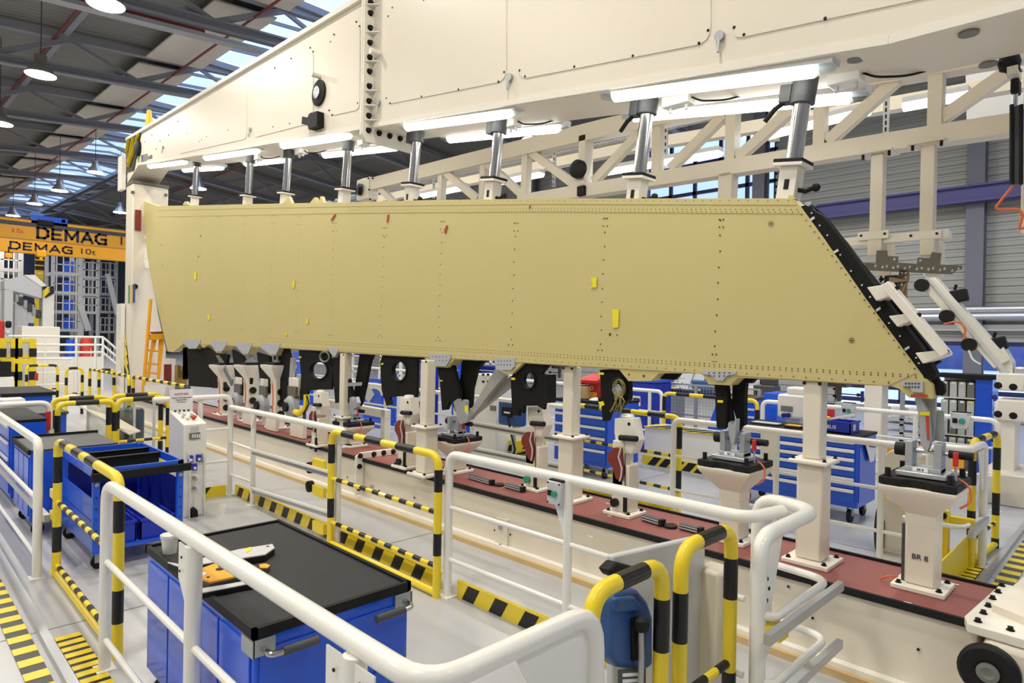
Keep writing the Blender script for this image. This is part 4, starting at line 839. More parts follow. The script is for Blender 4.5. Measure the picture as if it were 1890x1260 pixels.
def hazard_board(label, x0, x1, y, h=.12, name='toe_board', step=.3):
    g = T(name, label, 'toe board', (x0, y, 0)); B('board', yellow, g, ((x0, y, .0), (x1, y + .012, h)), ((x0, y - .001, h), (x1, y + .03, h + .008)), smooth=0)
    x = x0 + .06
    while x + .12 < x1:
        MB().extr([V((x, y - .002, .002)), V((x + .13, y - .002, .002)), V((x + .2, y - .002, h)), V((x + .07, y - .002, h))], (0, .004, 0)).build('black_stripe', black, g, smooth=0); x += step
    return g
Y1 = 3.17
# --- front rail, left part, with corner to the control pedestal
xa = PY(425, 800, Y1).x; xp = PY(467, 850, Y1).x; xg0 = PY(611, 900, 3.1).x; xg1 = PY(808, 950, 3.1).x; zc = PY(425, 731, Y1).z
xe_ = PY(632, 830, Y1).x
g = railing('white railing left of the middle yellow gate, running past the control pedestal', [(xa, Y1, PY(430, 752, Y1).z), (xe_, Y1, 1.1), (xe_ + .06, Y1, 1.04)], posts=[(xp, Y1, 1.1), (PY(624, 900, Y1).x, Y1, 1.08)], mids=[(V((xa, Y1, PY(425, 815, Y1).z)), V((xp, Y1, PY(467, 830, Y1).z))), (V((xa, Y1, PY(425, 875, Y1).z)), V((xp, Y1, PY(467, 890, Y1).z)))], rf=.05)
for a, c in (((467, 834), (611, 876)), ((467, 905), (611, 950))):
    P_, Q_ = PY(*a, Y1 - .03), PY(*c, Y1 - .03); MB().frame(P_, Q_, .03, .05).build('slide_profile', alu, g, smooth=0); MB().frame(P_ + V((0, -.02, .03)), Q_ + V((0, -.02, .03)), .03, .022).build('slide_cover', white, g)
MB().extr([V((xp - .03, Y1 - .03, 1.08)), V((xp + .1, Y1 - .03, 1.07)), V((xp + .02, Y1 - .03, .9)), V((xp - .0, Y1 - .03, .9))], (0, .008, 0)).build('corner_gusset', white, g, smooth=0)
railing('white corner railing beside the control pedestal, turning towards the viewer', [(xa, Y1, 0), (xa, Y1, zc), (xa, 2.72, zc), (xa - .02, 2.3, zc)], mids=[(V((xa, Y1, z)), V((xa, 2.7, z))) for z in (PX(400, 792, xa).z, PX(400, 852, xa).z)], posts=[(xa - .02, 2.82, zc)])
gate('middle yellow and black gate in front of the jig base', (xg0, 3.1), (xg1, 3.1), 1.09, mids=(PY(612, 882, 3.1).z, PY(612, 963, 3.1).z), custom=[(V((x, 3.1, PY(px, b, 3.1).z)), V((x, 3.1, PY(px, a, 3.1).z))) for x, px, a, b in ((xg0, 609, 818, 853), (xg0, 609, 918, 953), (xg1, 809, 866, 907), (xg1, 809, 984, 1025))] + [(V((xg0 + (xg1 - xg0) * f0, 3.1, 1.09)), V((xg0 + (xg1 - xg0) * f1, 3.1, 1.09))) for f0, f1 in ((.13, .265), (.375, .53), (.665, .82))])
gb = T('gate_bracket', 'yellow slide blocks on the left post of the middle gate', 'bracket', (xg0, 3.15, .7))
for py in (858, 908, 975): q = PY(594, py, 3.14); B('block', yellow, gb, (q - V((.16, .02, .05)), q + V((.06, .02, .05))), bevel=.004)
q = PY(577, 862, 3.35); MB().lathe(q, [(.02, 0), (.06, 0), (.06, .05), (.02, .06)], 14, V((0, -1, 0))).build('black_roller', rubber, gb); MB().lathe(q + V((.0, 0, -.2)), [(.02, 0), (.06, 0), (.06, .05), (.02, .06)], 14, V((0, -1, 0))).build('black_roller', rubber, gb)
hazard_board('yellow and black toe board along the front edge, left of the middle gate', xa + .05, xg1 - .1, 3.22)
hazard_board('yellow and black toe board along the front edge, right of the middle gate', xg1 + .1, -2.25, 3.22)
hb = T('toe_board', 'short yellow and black toe board behind the control pedestal', 'toe board', (xa, 2.7, 0)); B('board', yellow, hb, ((xa - .02, 2.6, 0), (xa, Y1 - .04, .13)), smooth=0); MB().extr([V((xa + .002, 2.62, .0)), V((xa + .002, 2.85, .0)), V((xa + .002, 2.95, .13)), V((xa + .002, 2.62, .13))], (.002, 0, 0)).build('black_stripe', black, hb, smooth=0)
# --- front rail, right part
xb = PY(828, 930, Y1).x; xm = PY(1048, 1000, Y1).x; xr = PY(1377, 956, Y1).x
g = railing('long white railing right of the middle gate, carrying the grey push-button box', [(xb, Y1, 0), (xb, Y1, 1.1), (xr, Y1 + .02, 1.1), (xr + .06, Y1 + .3, 1.1)], posts=[(xm, Y1, 1.1)], mids=[(V((xb, Y1, PY(828, 935, Y1).z)), V((xr, Y1, PY(1080, 1014, Y1).z))), (V((xb, Y1, PY(828, 1031, Y1).z)), V((xr, Y1, PY(1038, 1113, Y1).z)))])
def button_box(label, p, d=.09, w=.12, h=.2, m=lgrey):
    g = T('button_box', label, 'switch box', p, group='green push-button boxes'); B('case', m, g, (p - V((w / 2, d / 2, h / 2)), p + V((w / 2, d / 2, h / 2))), bevel=.008)
    B('lid_edge', rubber, g, (p + V((-w / 2 + .01, -d / 2 + .01, h / 2)), p + V((w / 2 + .004, d / 2, h / 2 + .01))), smooth=0)
    MB().cyl(p + V((w * .12, -d / 2, 0)), p + V((w * .12, -d / 2 - .02, 0)), w * .17, 14).build('green_button', green, g); B('black_switch', rubber, g, (p + V((-w * .38, -d / 2 - .012, -w * .15)), p + V((-w * .12, -d / 2, w * .15))), bevel=.003)
    pins('screw', rubber, g, [p + V((s * w * .42, -d / 2, t * h * .42)) for s in (-1, 1) for t in (-1, 1)], (0, -1, 0), .004, .004); return g
bx = PY(1030, 908, Y1 - .02); bb = button_box('grey box with green button hung on the near white railing', bx + V((0, 0, .0)), w=.115, h=.15)
MB().extr([V((bx.x - .05, Y1, bx.z - .07)), V((xm - .03, Y1, bx.z - .07)), V((xm - .03, Y1, bx.z - .3))], (0, .006, 0)).build('mount_plate', white, bb, smooth=0)
# right end loop
p1 = V((PX(1389, 1000, -1.6).x, 3.6, 1.12)); e1 = V((-1.27, 3.56, 1.11)); e2 = V((-1.27, 2.88, 1.11))
g = T('railing', 'white looped railing end at the right, turning back towards the viewer', 'railing', (-1.4, 3.2, 0))
MB().tube(fillet([V((p1.x, 3.6, 0)), p1, e1, e2, V((e2.x, e2.y, 0))], .12), .036, 14).build('top_rail', white, g)
for (a, c) in (((1499, 1092), (1499, 1092)), ((1496, 1205), (1496, 1205))):
    z = PX(a[0], a[1], -1.2).z; MB().tube(fillet([V((p1.x, 3.6, z)), V((-1.2, 3.56, z)), V((-1.2, 2.9, z)), V((e2.x, 2.88, z))], .1), .02, 10).build('mid_rail', white, g); MB().frame(V((-1.15, 3.6, z - .02)), V((-1.15, 2.7, z - .02)), .03, .045).build('slide_profile', alu, g, smooth=0); B('slide_block', yellow, g, ((-1.26, 2.88, z - .1), (-1.17, 2.98, z - .04)))
MB().extr([V((-1.28, 2.9, 1.07)), V((-1.28, 3.14, 1.07)), V((-1.28, 3.03, .78)), V((-1.28, 3.02, .55)), V((-1.28, 2.9, .5))], (.01, 0, 0)).build('gusset_plate', white, g, smooth=0)
pins('plate_screw', rubber, g, [V((-1.27, 2.97 + .02 * (k % 2), .9 - .05 * k)) for k in range(3)], (1, 0, 0), .006, .004); MB().cyl(V((-1.272, 2.975, .66)), V((-1.262, 2.975, .66)), .022, 14).build('plate_hole', rubber, g)
# cream stand with phone-like reel box
st = T('control_stand', 'pale cream sheet stand behind the two near yellow loops', 'stand', (-1.5, 2.6, 0))
MB().extr([PX(1132, 1026, -1.62), PX(1302, 988, -1.62), PX(1303, 1275, -1.62), PX(1132, 1275, -1.62)], (-.04, 0, 0)).build('panel', lgrey, st, bevel=.01)
B('post', cream, st, ((-1.66, PX(1300, 1100, -1.6).y, 0), (-1.52, PX(1300, 1100, -1.6).y + .16, PX(1302, 1045, -1.62).z)), bevel=.02)
rl = T('hose_reel', 'dark blue plastic hose reel box behind the yellow loop, with black hose', 'hose reel', (-1.5, 2.1, .5))
c0 = PX(1160, 1150, -1.5)
P6 = [(1132, 1110), (1142, 1092), (1178, 1088), (1196, 1110), (1206, 1140), (1206, 1228), (1185, 1242), (1140, 1232), (1128, 1215)]
MB().extr([PX(a, b, -1.47) for a, b in P6], (-.07, 0, 0)).build('case', steelblue, rl, bevel=.015)
P7 = [(1138, 1105), (1172, 1100), (1190, 1128), (1138, 1130)]; MB().extr([PX(a, b, -1.45) for a, b in P7], (-.03, 0, 0)).build('case_top', steelblue, rl, bevel=.01)
MB().extr([PX(a, b, -1.455) for a, b in ((1168, 1142), (1192, 1140), (1192, 1215), (1170, 1222))], (-.02, 0, 0)).build('hose_slot', rubber, rl, bevel=.006)
MB().lathe(PX(1183, 1152, -1.43), [(.01, -.03), (.03, -.02), (.034, 0), (.03, .02), (.01, .03)], 14).build('hose_ball', rubber, rl); MB().tube([PX(1183, 1155, -1.43), PX(1184, 1210, -1.43), PX(1182, 1275, -1.42)], .012, 10).build('hose', galv, rl)
MB().extr([PX(a, b, -1.54) for a, b in ((1124, 1054), (1140, 1038), (1180, 1048), (1172, 1058), (1132, 1066))], (-.06, 0, 0)).build('black_cap', rubber, rl, bevel=.01)
g = T('rating_sign', 'small black and white plate at the foot of the blue hose reel', 'sign', PX(1170, 1252, -1.45)); MB().extr([PX(a, b, -1.45) for a, b in ((1144, 1237), (1192, 1234), (1192, 1275), (1144, 1278))], (-.01, 0, 0)).build('plate', dgrey, g, smooth=0)
for k in range(3): MB().extr([PX(a, b, -1.446) for a, b in ((1150, 1243 + k * 11), (1180, 1241 + k * 11), (1180, 1247 + k * 11), (1150, 1249 + k * 11))], (-.004, 0, 0)).build('white_line', paper, g, smooth=0)
gate('near yellow and black loop at the lower right, in front of the blue hose reel', (-1.39, 1.8), (-1.39, 2.26), 1.11, mids=(.42,), group=None, custom=[(V((-1.39, 1.95, 1.11)), V((-1.39, 2.13, 1.11))), (V((-1.39, 2.26, .76)), V((-1.39, 2.26, .97))), (V((-1.39, 1.8, .76)), V((-1.39, 1.8, .97)))])
gate('near yellow and black loop beside the white looped railing end', (-1.40, 2.42), (-1.40, 2.87), 1.13, mids=(.5,), group=None, custom=[(V((-1.40, 2.56, 1.13)), V((-1.40, 2.76, 1.13))), (V((-1.4, 2.42, .74)), V((-1.4, 2.42, .95))), (V((-1.4, 2.87, .8)), V((-1.4, 2.87, .99))), (V((-1.4, 2.87, .2)), V((-1.4, 2.87, .46)))])
# --- near railing in the foreground
YN = 1.0
xs = PY(196, 1000, YN).x
pt = [(xs, YN, 0), (xs, YN, 1.1), (-1.31, YN + .02, 1.1), (-1.31, 1.72, 1.1), (-1.31, 1.72, 0)]
x2 = PY(356, 1150, YN).x; x3 = PY(655, 1230, YN).x
m1 = PY(194, 1033, YN).z; m2 = PY(187, 1170, YN).z
g = railing('big white railing across the foreground with bent corner at the lower middle', pt, posts=[(x2, YN, 1.08), (x3, YN, 1.08)], mids=[(V((xs, YN, m1)), V((-1.33, YN, m1))), (V((xs, YN, m2)), V((-1.33, YN, m2))), (V((-1.31, YN, m1)), V((-1.31, 1.72, m1)))], rf=.13, rp=.036)
def gp(g, x, y, z, s=-1, w=.1, h=.26):
    MB().extr([V((x, y - .02, z)), V((x + s * w, y - .02, z)), V((x + s * w, y - .02, z - h * .6)), V((x, y - .02, z - h))], (0, .006, 0)).build('gusset_plate', white, g, smooth=0)
    pins('plate_screw', rubber, g, [V((x + s * w * .4, y - .026, z - h * .2)), V((x + s * w * .6, y - .026, z - h * .45))], (0, -1, 0), .004, .003)
gp(g, x2 - .03, YN, 1.07); gp(g, x3 - .03, YN, 1.07); gp(g, x3 + .03, YN, 1.07, 1, .1, .2)
MB().extr([V((-1.32, 1.7, 1.07)), V((-1.32, 1.34, 1.07)), V((-1.32, 1.56, .72)), V((-1.32, 1.7, .6))], (.008, 0, 0)).build('gusset_plate', white, g, smooth=0); MB().cyl(V((-1.313, 1.62, .8)), V((-1.308, 1.62, .8)), .025, 14).build('plate_hole', rubber, g)
# --- left near railing
xd = PY(70, 900, .97).x
railing('white railing at the left edge running away behind the near yellow gate', [(-14.5, .97, 1.1), (xd, .97, 1.1), (xd, .97, 0)], posts=[(-10.2, .97, 1.08)], mids=[(V((-14.5, .97, z)), V((xd, .97, z))) for z in (PY(60, 912, .97).z, PY(55, 1010, .97).z)], rf=.1, rp=.034)
g = T('slide_rail', 'silver slide profiles along the railing at the left edge', 'profile', (-9, 1.03, .5))
for z in (PY(40, 915, 1.02).z, PY(40, 1012, 1.02).z): MB().frame(V((-13, 1.05, z)), V((xd - .1, 1.05, z)), .04, .06).build('profile', alu, g, smooth=0)
ge = gate('near yellow and black gate at the left, behind the white railing ends', (PY(106, 900, 1.09).x, 1.09), (PY(219, 1000, 1.09).x, 1.09), 1.1, mids=(PY(106, 925, 1.09).z, PY(103, 1040, 1.09).z), group=None, custom=[(V((PY(106, 900, 1.09).x, 1.09, PY(105, y1_, 1.09).z)), V((PY(106, 900, 1.09).x, 1.09, PY(105, y0_, 1.09).z))) for y0_, y1_ in ((841, 889), (971, 1018))] + [(V((PY(219, 1000, 1.09).x, 1.09, PY(218, y1_, 1.09).z)), V((PY(219, 1000, 1.09).x, 1.09, PY(218, y0_, 1.09).z))) for y0_, y1_ in ((921, 980), (1088, 1150))] + [(V((PY(106, 900, 1.09).x + f0, 1.09, 1.1)), V((PY(106, 900, 1.09).x + f1, 1.09, 1.1))) for f0, f1 in ((.2, .42), (.62, .86), (1.04, 1.28))])
xq = PY(105, 1000, 1.09).x
for z in (PY(95, 905, 1.09).z, PY(90, 940, 1.09).z, PY(90, 1050, 1.09).z): B('slide_block', yellow, ge, ((xq - .2, 1.07, z - .04), (xq - .03, 1.12, z + .03)), bevel=.004)
MB().extr([PY(90, 1115, 1.05), PY(92, 1165, 1.05), PY(175, 1275, 1.05), PY(170, 1232, 1.05)], (0, .012, 0)).build('kick_plate', yellow, ge, smooth=0)
# floor: grating strip, silver rail and hazard strip at the lower left and right
def stripes(label, a, c, wv, n, m0, name, gap=.5, z=.004):
    a = V(a); c = V(c); wv = V(wv); g = T(name, label, 'floor marking', a); MB().extr([a, c, c + wv, a + wv], (0, 0, z)).build('backing', m0, g, smooth=0)
    for k in range(n):
        s = (c - a) / n; MB().extr([a + s * k, a + s * (k + gap), a + s * (k + gap) + wv, a + s * k + wv], (0, 0, z + .003)).build('yellow_bar', yellow, g, smooth=0)
    return g
stripes('black and yellow hazard strip on the floor at the lower left corner', (-6.6, .64, 0), (-3.6, .64, 0), (0, .12, 0), 15, dgrey, 'hazard_strip')
stripes('yellow barred grating on the floor by the foot of the left white railing', (-5.0, .86, 0), (-3.7, .86, 0), (0, .14, 0), 13, black, 'floor_grating', .62, .01)
tag(MB().frame((-9, .82, .02), (-3.2, .82, .02), .05, .04).build('floor_profile', alu, smooth=0), 'silver floor profile beside the lower left hazard strip', 'profile')
stripes('black and yellow hazard strip on the floor at the right, behind the base', (-.96, 5.3, 0), (-.96, 8.9, 0), (.14, 0, 0), 16, dgrey, 'hazard_strip')
stripes('yellow barred grating beside the right hazard strip', (-1.25, 5.75, 0), (-1.25, 7.3, 0), (.17, 0, 0), 14, black, 'floor_grating', .62, .01)
tag(MB().frame((-1.02, 5.0, .02), (-1.02, 9.2, .02), .05, .04).build('floor_profile', alu, smooth=0), 'silver floor profile beside the right hazard strip', 'profile')
# --- left row of gates
for k, (x, y0, y1, lb) in enumerate(((-9.45, 1.63, 2.24, 'yellow and black gate behind the grey-topped cart, left one of the nearer pair'), (-9.6, 2.3, 2.92, 'yellow and black gate behind the control pedestal, right one of the nearer pair'), (-10.1, 1.68, 2.32, 'yellow and black gate just behind the left one of the nearer pair'), (-10.2, 2.36, 3.0, 'yellow and black gate just behind the right one of the nearer pair'))):
    gate(lb, (x, y0), (x, y1), 1.1, mids=(.55,) if k in (1,) else (), group=None, custom=[(V((x, y0 + .18, 1.1)), V((x, y1 - .18, 1.1))), (V((x, y0, .72)), V((x, y0, .96))), (V((x, y1, .72)), V((x, y1, .96))), (V((x, y1, .25)), V((x, y1, .42)))])
railing('short white railing end left of the nearer yellow gate pair', [(-9.45, .7, 1.12), (-9.45, 1.55, 1.12), (-9.45, 1.55, 0)], group=None)
for k, (a, c, lb) in enumerate((((-19.9, 2.78), (-19.9, 3.42), 'small yellow and black gate far left, beside the red hand lamp'), ((-18.2, 3.3), (-18.2, 3.62), 'narrow yellow and black gate in the far aisle, left of the tall column'), ((-17.6, 3.65), (-14.5, 3.68), 'long yellow and black barrier running up to the tall column'), ((-14.3, 3.7), (-11.3, 3.75), 'long yellow and black barrier in front of the tall column foot'), ((-17.2, 3.75), (-17.2, 4.05), 'narrow yellow and black gate next to the far long barrier'))):
    gate(lb, a, c, 1.1, mids=(.5,) if k < 2 else (), first=.3, step=.4, blen=.18, group=None, base=False)
g = railing('white railing far left behind the small yellow gate', [(-23, 1.6, 1.15), (-23, 4.3, 1.15)], posts=[(-23, 1.7, 1.15), (-23, 2.8, 1.15), (-23, 4.2, 1.15)], mids=[(V((-23, 1.6, z)), V((-23, 4.3, z))) for z in (.4, .75)], group=None)
# ================================================================== CONTROL PEDESTAL
xc = -7.38; y0 = PX(338, 900, xc).y; y1 = PX(380, 900, xc).y; zf_ = PX(350, 783, xc).z; xk = xc - .5; zk = PX(320, 757, xk).z
cp = T('control_pedestal', 'white control pedestal with blue sockets, red stop knob and warning sheet', 'control panel', (xc - .25, (y0 + y1) / 2, 0))
MB().extr([V((xc, y0, .0)), V((xc, y0, zf_)), V((xk, y0, zk)), V((xk, y0, 0))], (0, y1 - y0, 0)).build('cabinet', white, cp, bevel=.01)
slope = (V((xk, 0, zk)) - V((xc, 0, zf_))).normalized(); nrm = V((-slope.z, 0, slope.x)); nrm = nrm if nrm.z > 0 else -nrm
def onp(u, v): return V((xc, y0 + (y1 - y0) * v, zf_)) + slope * u
L_ = (V((xk, 0, zk)) - V((xc, 0, zf_))).length
for u, v in ((.3, .35), (.45, .25), (.45, .6), (.6, .4), (.6, .75), (.75, .3)): MB().cyl(onp(L_ * u, v), onp(L_ * u, v) + nrm * .02, .016, 12).build('grey_button', alu, cp)
for v in (.2, .4, .6, .8): MB().cyl(onp(L_ * .88, v), onp(L_ * .88, v) + nrm * .02, .013, 10).build('small_knob', dgrey, cp)
MB().cyl(onp(L_ * .3, .62), onp(L_ * .3, .62) + nrm * .02, .012, 12).lathe(onp(L_ * .3, .62) + nrm * .02, [(.012, 0), (.03, 0), (.032, .02), (.01, .03)], 16, nrm).build('stop_knob', redm, cp)
def face(px, py): return PX(px, py, xc)
def fplate(pts, m, nm, t=.006, **k): return MB().extr([face(a, b) for a, b in pts], (t, 0, 0)).build(nm, m, cp, **k)
fplate([(349, 799), (369, 797), (369, 809), (349, 811)], mgrey, 'display', .012, smooth=0); fplate([(351, 788), (367, 786), (367, 795), (351, 797)], lgrey, 'label', .002, smooth=0)
for a in (354, 358, 362, 366): fplate([(a, 801), (a + 2.4, 800.7), (a + 2.4, 807), (a, 807.3)], paper, 'digit', .014, smooth=0)
for a, b in ((350.7, 846), (365.7, 844.5), (358, 861)):
    fplate([(a - 4.4, b - 6), (a + 4.6, b - 6.5), (a + 4.6, b + 6), (a - 4.4, b + 6.5)], plblue, 'socket', .03, bevel=.006); fplate([(a - 2.2, b - .5), (a + 2.6, b - .8), (a + 2.6, b + 4), (a - 2.2, b + 4.3)], paper, 'socket_label', .033, smooth=0)
for b in (881, 900): q = face(357, b); MB().cyl(q, q + V((.04, -.0, 0)), .022, 12).cyl(q + V((.04, 0, 0)), q + V((.09, 0, -.01)), .016, 12).build('air_nozzle', steel, cp)
fplate([(350, 938), (356, 934), (363, 940), (364, 952), (356, 959), (349, 956)], rubber, 'cable_outlet', .04, bevel=.01)
for s in (344.5, 371.5): fplate([(s, 835), (s + 1.2, 835), (s + 3.5, 848), (s + 3.5, 960), (s + 2.2, 960), (s + 2.2, 848)], white, 'guard_rib', .05, smooth=0)
ws = T('warning_sheet', 'white ACHTUNG warning sheet standing behind the control pedestal', 'sign', V((xk + .02, y0, zk)))
xw = xk + .02
MB().extr([PX(313, 719, xw), PX(356, 717, xw), PX(356, 757, xw), PX(313, 759, xw)], (-.004, 0, 0)).build('sheet', paper, ws, smooth=0)
text(ws, 'heading', 'ACHTUNG', PX(335, 727, xw) + V((.004, 0, 0)), V((0, 1, 0)), V((0, 0, 1)), .03, redink)
for k, tx in enumerate(('Anlage nur durch eingewiesenes', 'Personal bedienen', 'Nicht betreten')): text(ws, 'body_text', tx, PX(335, 733.5 + k * 4, xw) + V((.004, 0, 0)), V((0, 1, 0)), V((0, 0, 1)), .016, ink)
bk_ = T('blank_sign', 'blank white sheet on a stand behind the ACHTUNG sheet', 'sign', (-11.2, PX(285, 720, -11.2).y, 0)); B('sheet', paper, bk_, (PX(266, 728, -11.2), PX(305, 710, -11.2) + V((.01, 0, 0))), smooth=0); B('stand', lgrey, bk_, (V((-11.21, bk_.location.y - .02, 0)), V((-11.19, bk_.location.y + .02, PX(285, 725, -11.2).z))), smooth=0)
tag(B('hand_lamp', redm, None, (PX(83, 759, -9.4) + V((0, 0, 0)), PX(93, 793, -9.4) + V((.03, 0, 0))), bevel=.008), 'red hand lamp hanging left of the nearer yellow gate', 'lamp')
tag(B('hand_lamp', redm, None, (PX(64, 688, -19.8), PX(70, 702, -19.8) + V((.05, 0, 0))), bevel=.01), 'red hand lamp hanging inside the far small yellow gate', 'lamp')
# ================================================================== CARTS
def caster(g, x, y, r=.06):
    MB().cyl((x - .02, y, r), (x + .02, y, r), r, 14).build('caster_wheel', rubber, g); B('caster_fork', galv, g, ((x - .03, y - .03, r), (x - .022, y + .03, r * 2.4)), ((x + .022, y - .03, r), (x + .03, y + .03, r * 2.4)), ((x - .03, y - .035, r * 2.3), (x + .03, y + .035, r * 2.5)))
c1 = T('tool_cart', 'blue tool cart with black ribbed mat top, behind the foreground railing', 'cart', (-3.2, 1.45, 0))
zt1 = .82; xA, xB, yA, yB = -3.9, -2.5, 1.08, 1.84
B('body', blue, c1, ((xA + .01, yA + .01, .16), (xB - .01, yB - .01, zt1 - .025)), bevel=.008)
B('tray_edge', rubber, c1, ((xA, yA, zt1 - .03), (xB, yA + .02, zt1 + .012)), ((xA, yB - .02, zt1 - .03), (xB, yB, zt1 + .012)), ((xA, yA, zt1 - .03), (xA + .02, yB, zt1 + .012)), ((xB - .02, yA, zt1 - .03), (xB, yB, zt1 + .012)), smooth=0)
B('ribbed_mat', ribmat, c1, ((xA + .02, yA + .02, zt1 - .026), (xB - .02, yB - .02, zt1 - .004)), smooth=0); rbm = MB(); nr_ = int((xB - xA - .04) / .016)
for k in range(nr_): x = xA + .024 + k * .016; rbm.add([V((x, yA + .02, zt1 - .004)), V((x + .003, yA + .02, zt1)), V((x + .007, yA + .02, zt1)), V((x + .01, yA + .02, zt1 - .004)), V((x, yB - .02, zt1 - .004)), V((x + .003, yB - .02, zt1)), V((x + .007, yB - .02, zt1)), V((x + .01, yB - .02, zt1 - .004))], [(0, 1, 5, 4), (1, 2, 6, 5), (2, 3, 7, 6)])
rbm.build('mat_rib', ribmat, c1, smooth=0, kind='stuff')
for k in range(4): B('side_panel', blue, c1, ((xA + .06 + k * .33, yA + .002, .2), (xA + .37 + k * .33, yA + .012, zt1 - .06)), bevel=.003)
for k in range(2): B('end_drawer', blue, c1, ((xB - .012, yA + .03, .2 + k * .28), (xB + .0, yB - .03, .46 + k * .28)), bevel=.003)
for y in (yA, yB):
    s = 1 if y == yA else -1
    B('corner_plate', galv, c1, ((xB - .004, y + (0 if s > 0 else -.09), zt1 - .1), (xB + .006, y + (.09 if s > 0 else 0), zt1 - .035)), ((xB - .1, y - .005, zt1 - .1), (xB + .006, y + .005, zt1 - .035)), smooth=0)
    yy = y + s * .04; h = fillet([V((xB, yy, zt1 - .07)), V((xB + .07, yy, zt1 - .075)), V((xB + .075, yy + s * .05, zt1 - .075)), V((xB + .075, yy + s * .06, zt1 - .075))], .04); MB().tube(h, .013, 10).build('handle_tube', chrome, c1)
    MB().cyl(V((xB + .075, yy + s * .05, zt1 - .075)), V((xB + .075, yy + s * .2, zt1 - .075)), .018, 14).build('handle_grip', dgrey, c1)
for x in (xA + .1, xB - .1):
    for y in (yA + .08, yB - .08): caster(c1, x, y, .062)
# things on the cart
p = PZ(313, 1020, zt1 + .002); cu = T('plastic_pot', 'small white plastic pot with lid on the near cart corner', 'pot', p)
MB().lathe(p, [(.034, 0), (.042, .085), (.04, .085)], 18).build('pot', white, cu); MB().lathe(p, [(.02, .085), (.047, .085), (.047, .1), (.02, .102)], 18).build('lid', white, cu)
def slab(label, pts, zz, t, m, m2, cat='machined part', name='machined_part', holes=()):
    g = T(name, label, cat, PZ(pts[0][0], pts[0][1], zz)); P_ = [PZ(a, b, zz + t) for a, b in pts]
    for q in P_: pass
    MB().extr([V((q.x, q.y, zz)) for q in P_], (0, 0, t * .8)).build('body', m2, g, bevel=.003); MB().extr([V((q.x, q.y, zz + t * .8)) for q in P_], (0, 0, t * .2)).build('face', m, g, bevel=.002)
    for a, b, r in holes: q = PZ(a, b, zz + t); MB().cyl(q - V((0, 0, .002)), q + V((0, 0, .0015)), r, 12).build('hole', rubber, g)
    return g
zz = zt1 + .002
a_ = slab('white tapered part with yellow mark lying across the cart', [(309, 1036), (330, 1040), (440, 1013), (503, 1003), (507, 1010), (490, 1022), (440, 1030), (372, 1040), (345, 1050)], zz, .04, lgrey, rubber, holes=((494, 1008, .008), (382, 1020, .022), (372, 1023, .016)))
MB().extr([PZ(x, y, zz + .041) for x, y in ((453, 1012), (463, 1009), (465, 1013), (455, 1020))], (0, 0, .001)).build('yellow_mark', ytape, a_, smooth=0)
b_ = slab('orange template plate with two dark holes on the near cart', [(365, 1050), (402, 1037), (416, 1038.5), (450, 1055), (446, 1060), (388, 1073), (368, 1066)], zz, .05, orange, dgrey, holes=((411, 1044, .02), (406, 1050, .02), (384, 1065, .008), (430, 1054, .006)))
MB().extr([PZ(x, y, zz + .051) for x, y in ((371, 1055), (383, 1057), (376, 1062), (371, 1062))], (0, 0, .001)).build('paper_tag', paper, b_, smooth=0)
slab('small orange tab end beside the orange plate on the near cart', [(478, 1041), (490, 1039), (499, 1042), (494, 1047), (480, 1047)], zz, .03, orange, dgrey)
slab('grey flat bar part lying in front of the orange plate', [(371, 1085), (420, 1077), (470, 1068), (470, 1074), (420, 1084), (372, 1093)], zz, .03, lgrey, rubber)
# open blue rack cart
c2 = T('rack_cart', 'open blue rack cart with black cross bars, behind the left yellow gate', 'cart', (-6.8, 1.65, 0))
X0, X1, W0, W1, zt2 = -7.45, -6.2, 1.32, 2.02, .85
for x in (X0, X1 - .05):
    for y in (W0, W1 - .05): B('upright', blue, c2, ((x, y, .14), (x + .05, y + .05, zt2)), bevel=.004)
B('top_frame', blue, c2, ((X0, W0, zt2 - .07), (X1, W0 + .02, zt2)), ((X0, W1 - .02, zt2 - .07), (X1, W1, zt2)), ((X0, W0, zt2 - .07), (X0 + .02, W1, zt2)), ((X1 - .02, W0, zt2 - .07), (X1, W1, zt2)), smooth=0)
for x in (-7.2, -6.85): B('cross_bar', rubber, c2, ((x, W0 + .02, zt2 - .12), (x + .02, W1 - .02, zt2 - .01)), ((x, W0 + .02, zt2 - .015), (x + .06, W1 - .02, zt2 - .01)), smooth=0)
B('bumper', rubber, c2, ((X1, W0 - .02, zt2 - .1), (X1 + .03, W1 + .06, zt2 - .03)), bevel=.008)
B('side_panel', blue, c2, ((X0 + .05, W0, .42), (X1 - .05, W0 + .01, .6)), ((X0 + .05, W0, .16), (X1 - .05, W0 + .01, .41)), smooth=0)
B('back_panel', dblue, c2, ((X0 + .03, W1 - .03, .15), (X1 - .05, W1 - .02, .68)), smooth=0); B('shelf', blue, c2, ((X0 + .02, W0 + .02, .15), (X1 - .02, W1 - .02, .18)), smooth=0); B('end_panel', dblue, c2, ((X0 + .01, W0 + .05, .15), (X0 + .03, W1 - .05, zt2 - .08)), smooth=0)
for k, z in enumerate((.25, .34, .43, .52, .61)): MB().cyl(V((X1, W1 - .025, z)), V((X1 + .003, W1 - .025, z)), .008, 8).build('hole', dblue, c2); MB().cyl(V((X1, W0 + .025, z)), V((X1 + .003, W0 + .025, z)), .008, 8).build('hole', dblue, c2)
pins('bolt', steel, c2, [V((X1, W1 - .025, zt2 - .13)), V((X1, W0 + .025, zt2 - .13))], (1, 0, 0), .012, .01)
for x in (X0 + .08, X1 - .08):
    for y in (W0 + .06, W1 - .06): caster(c2, x, y, .055)
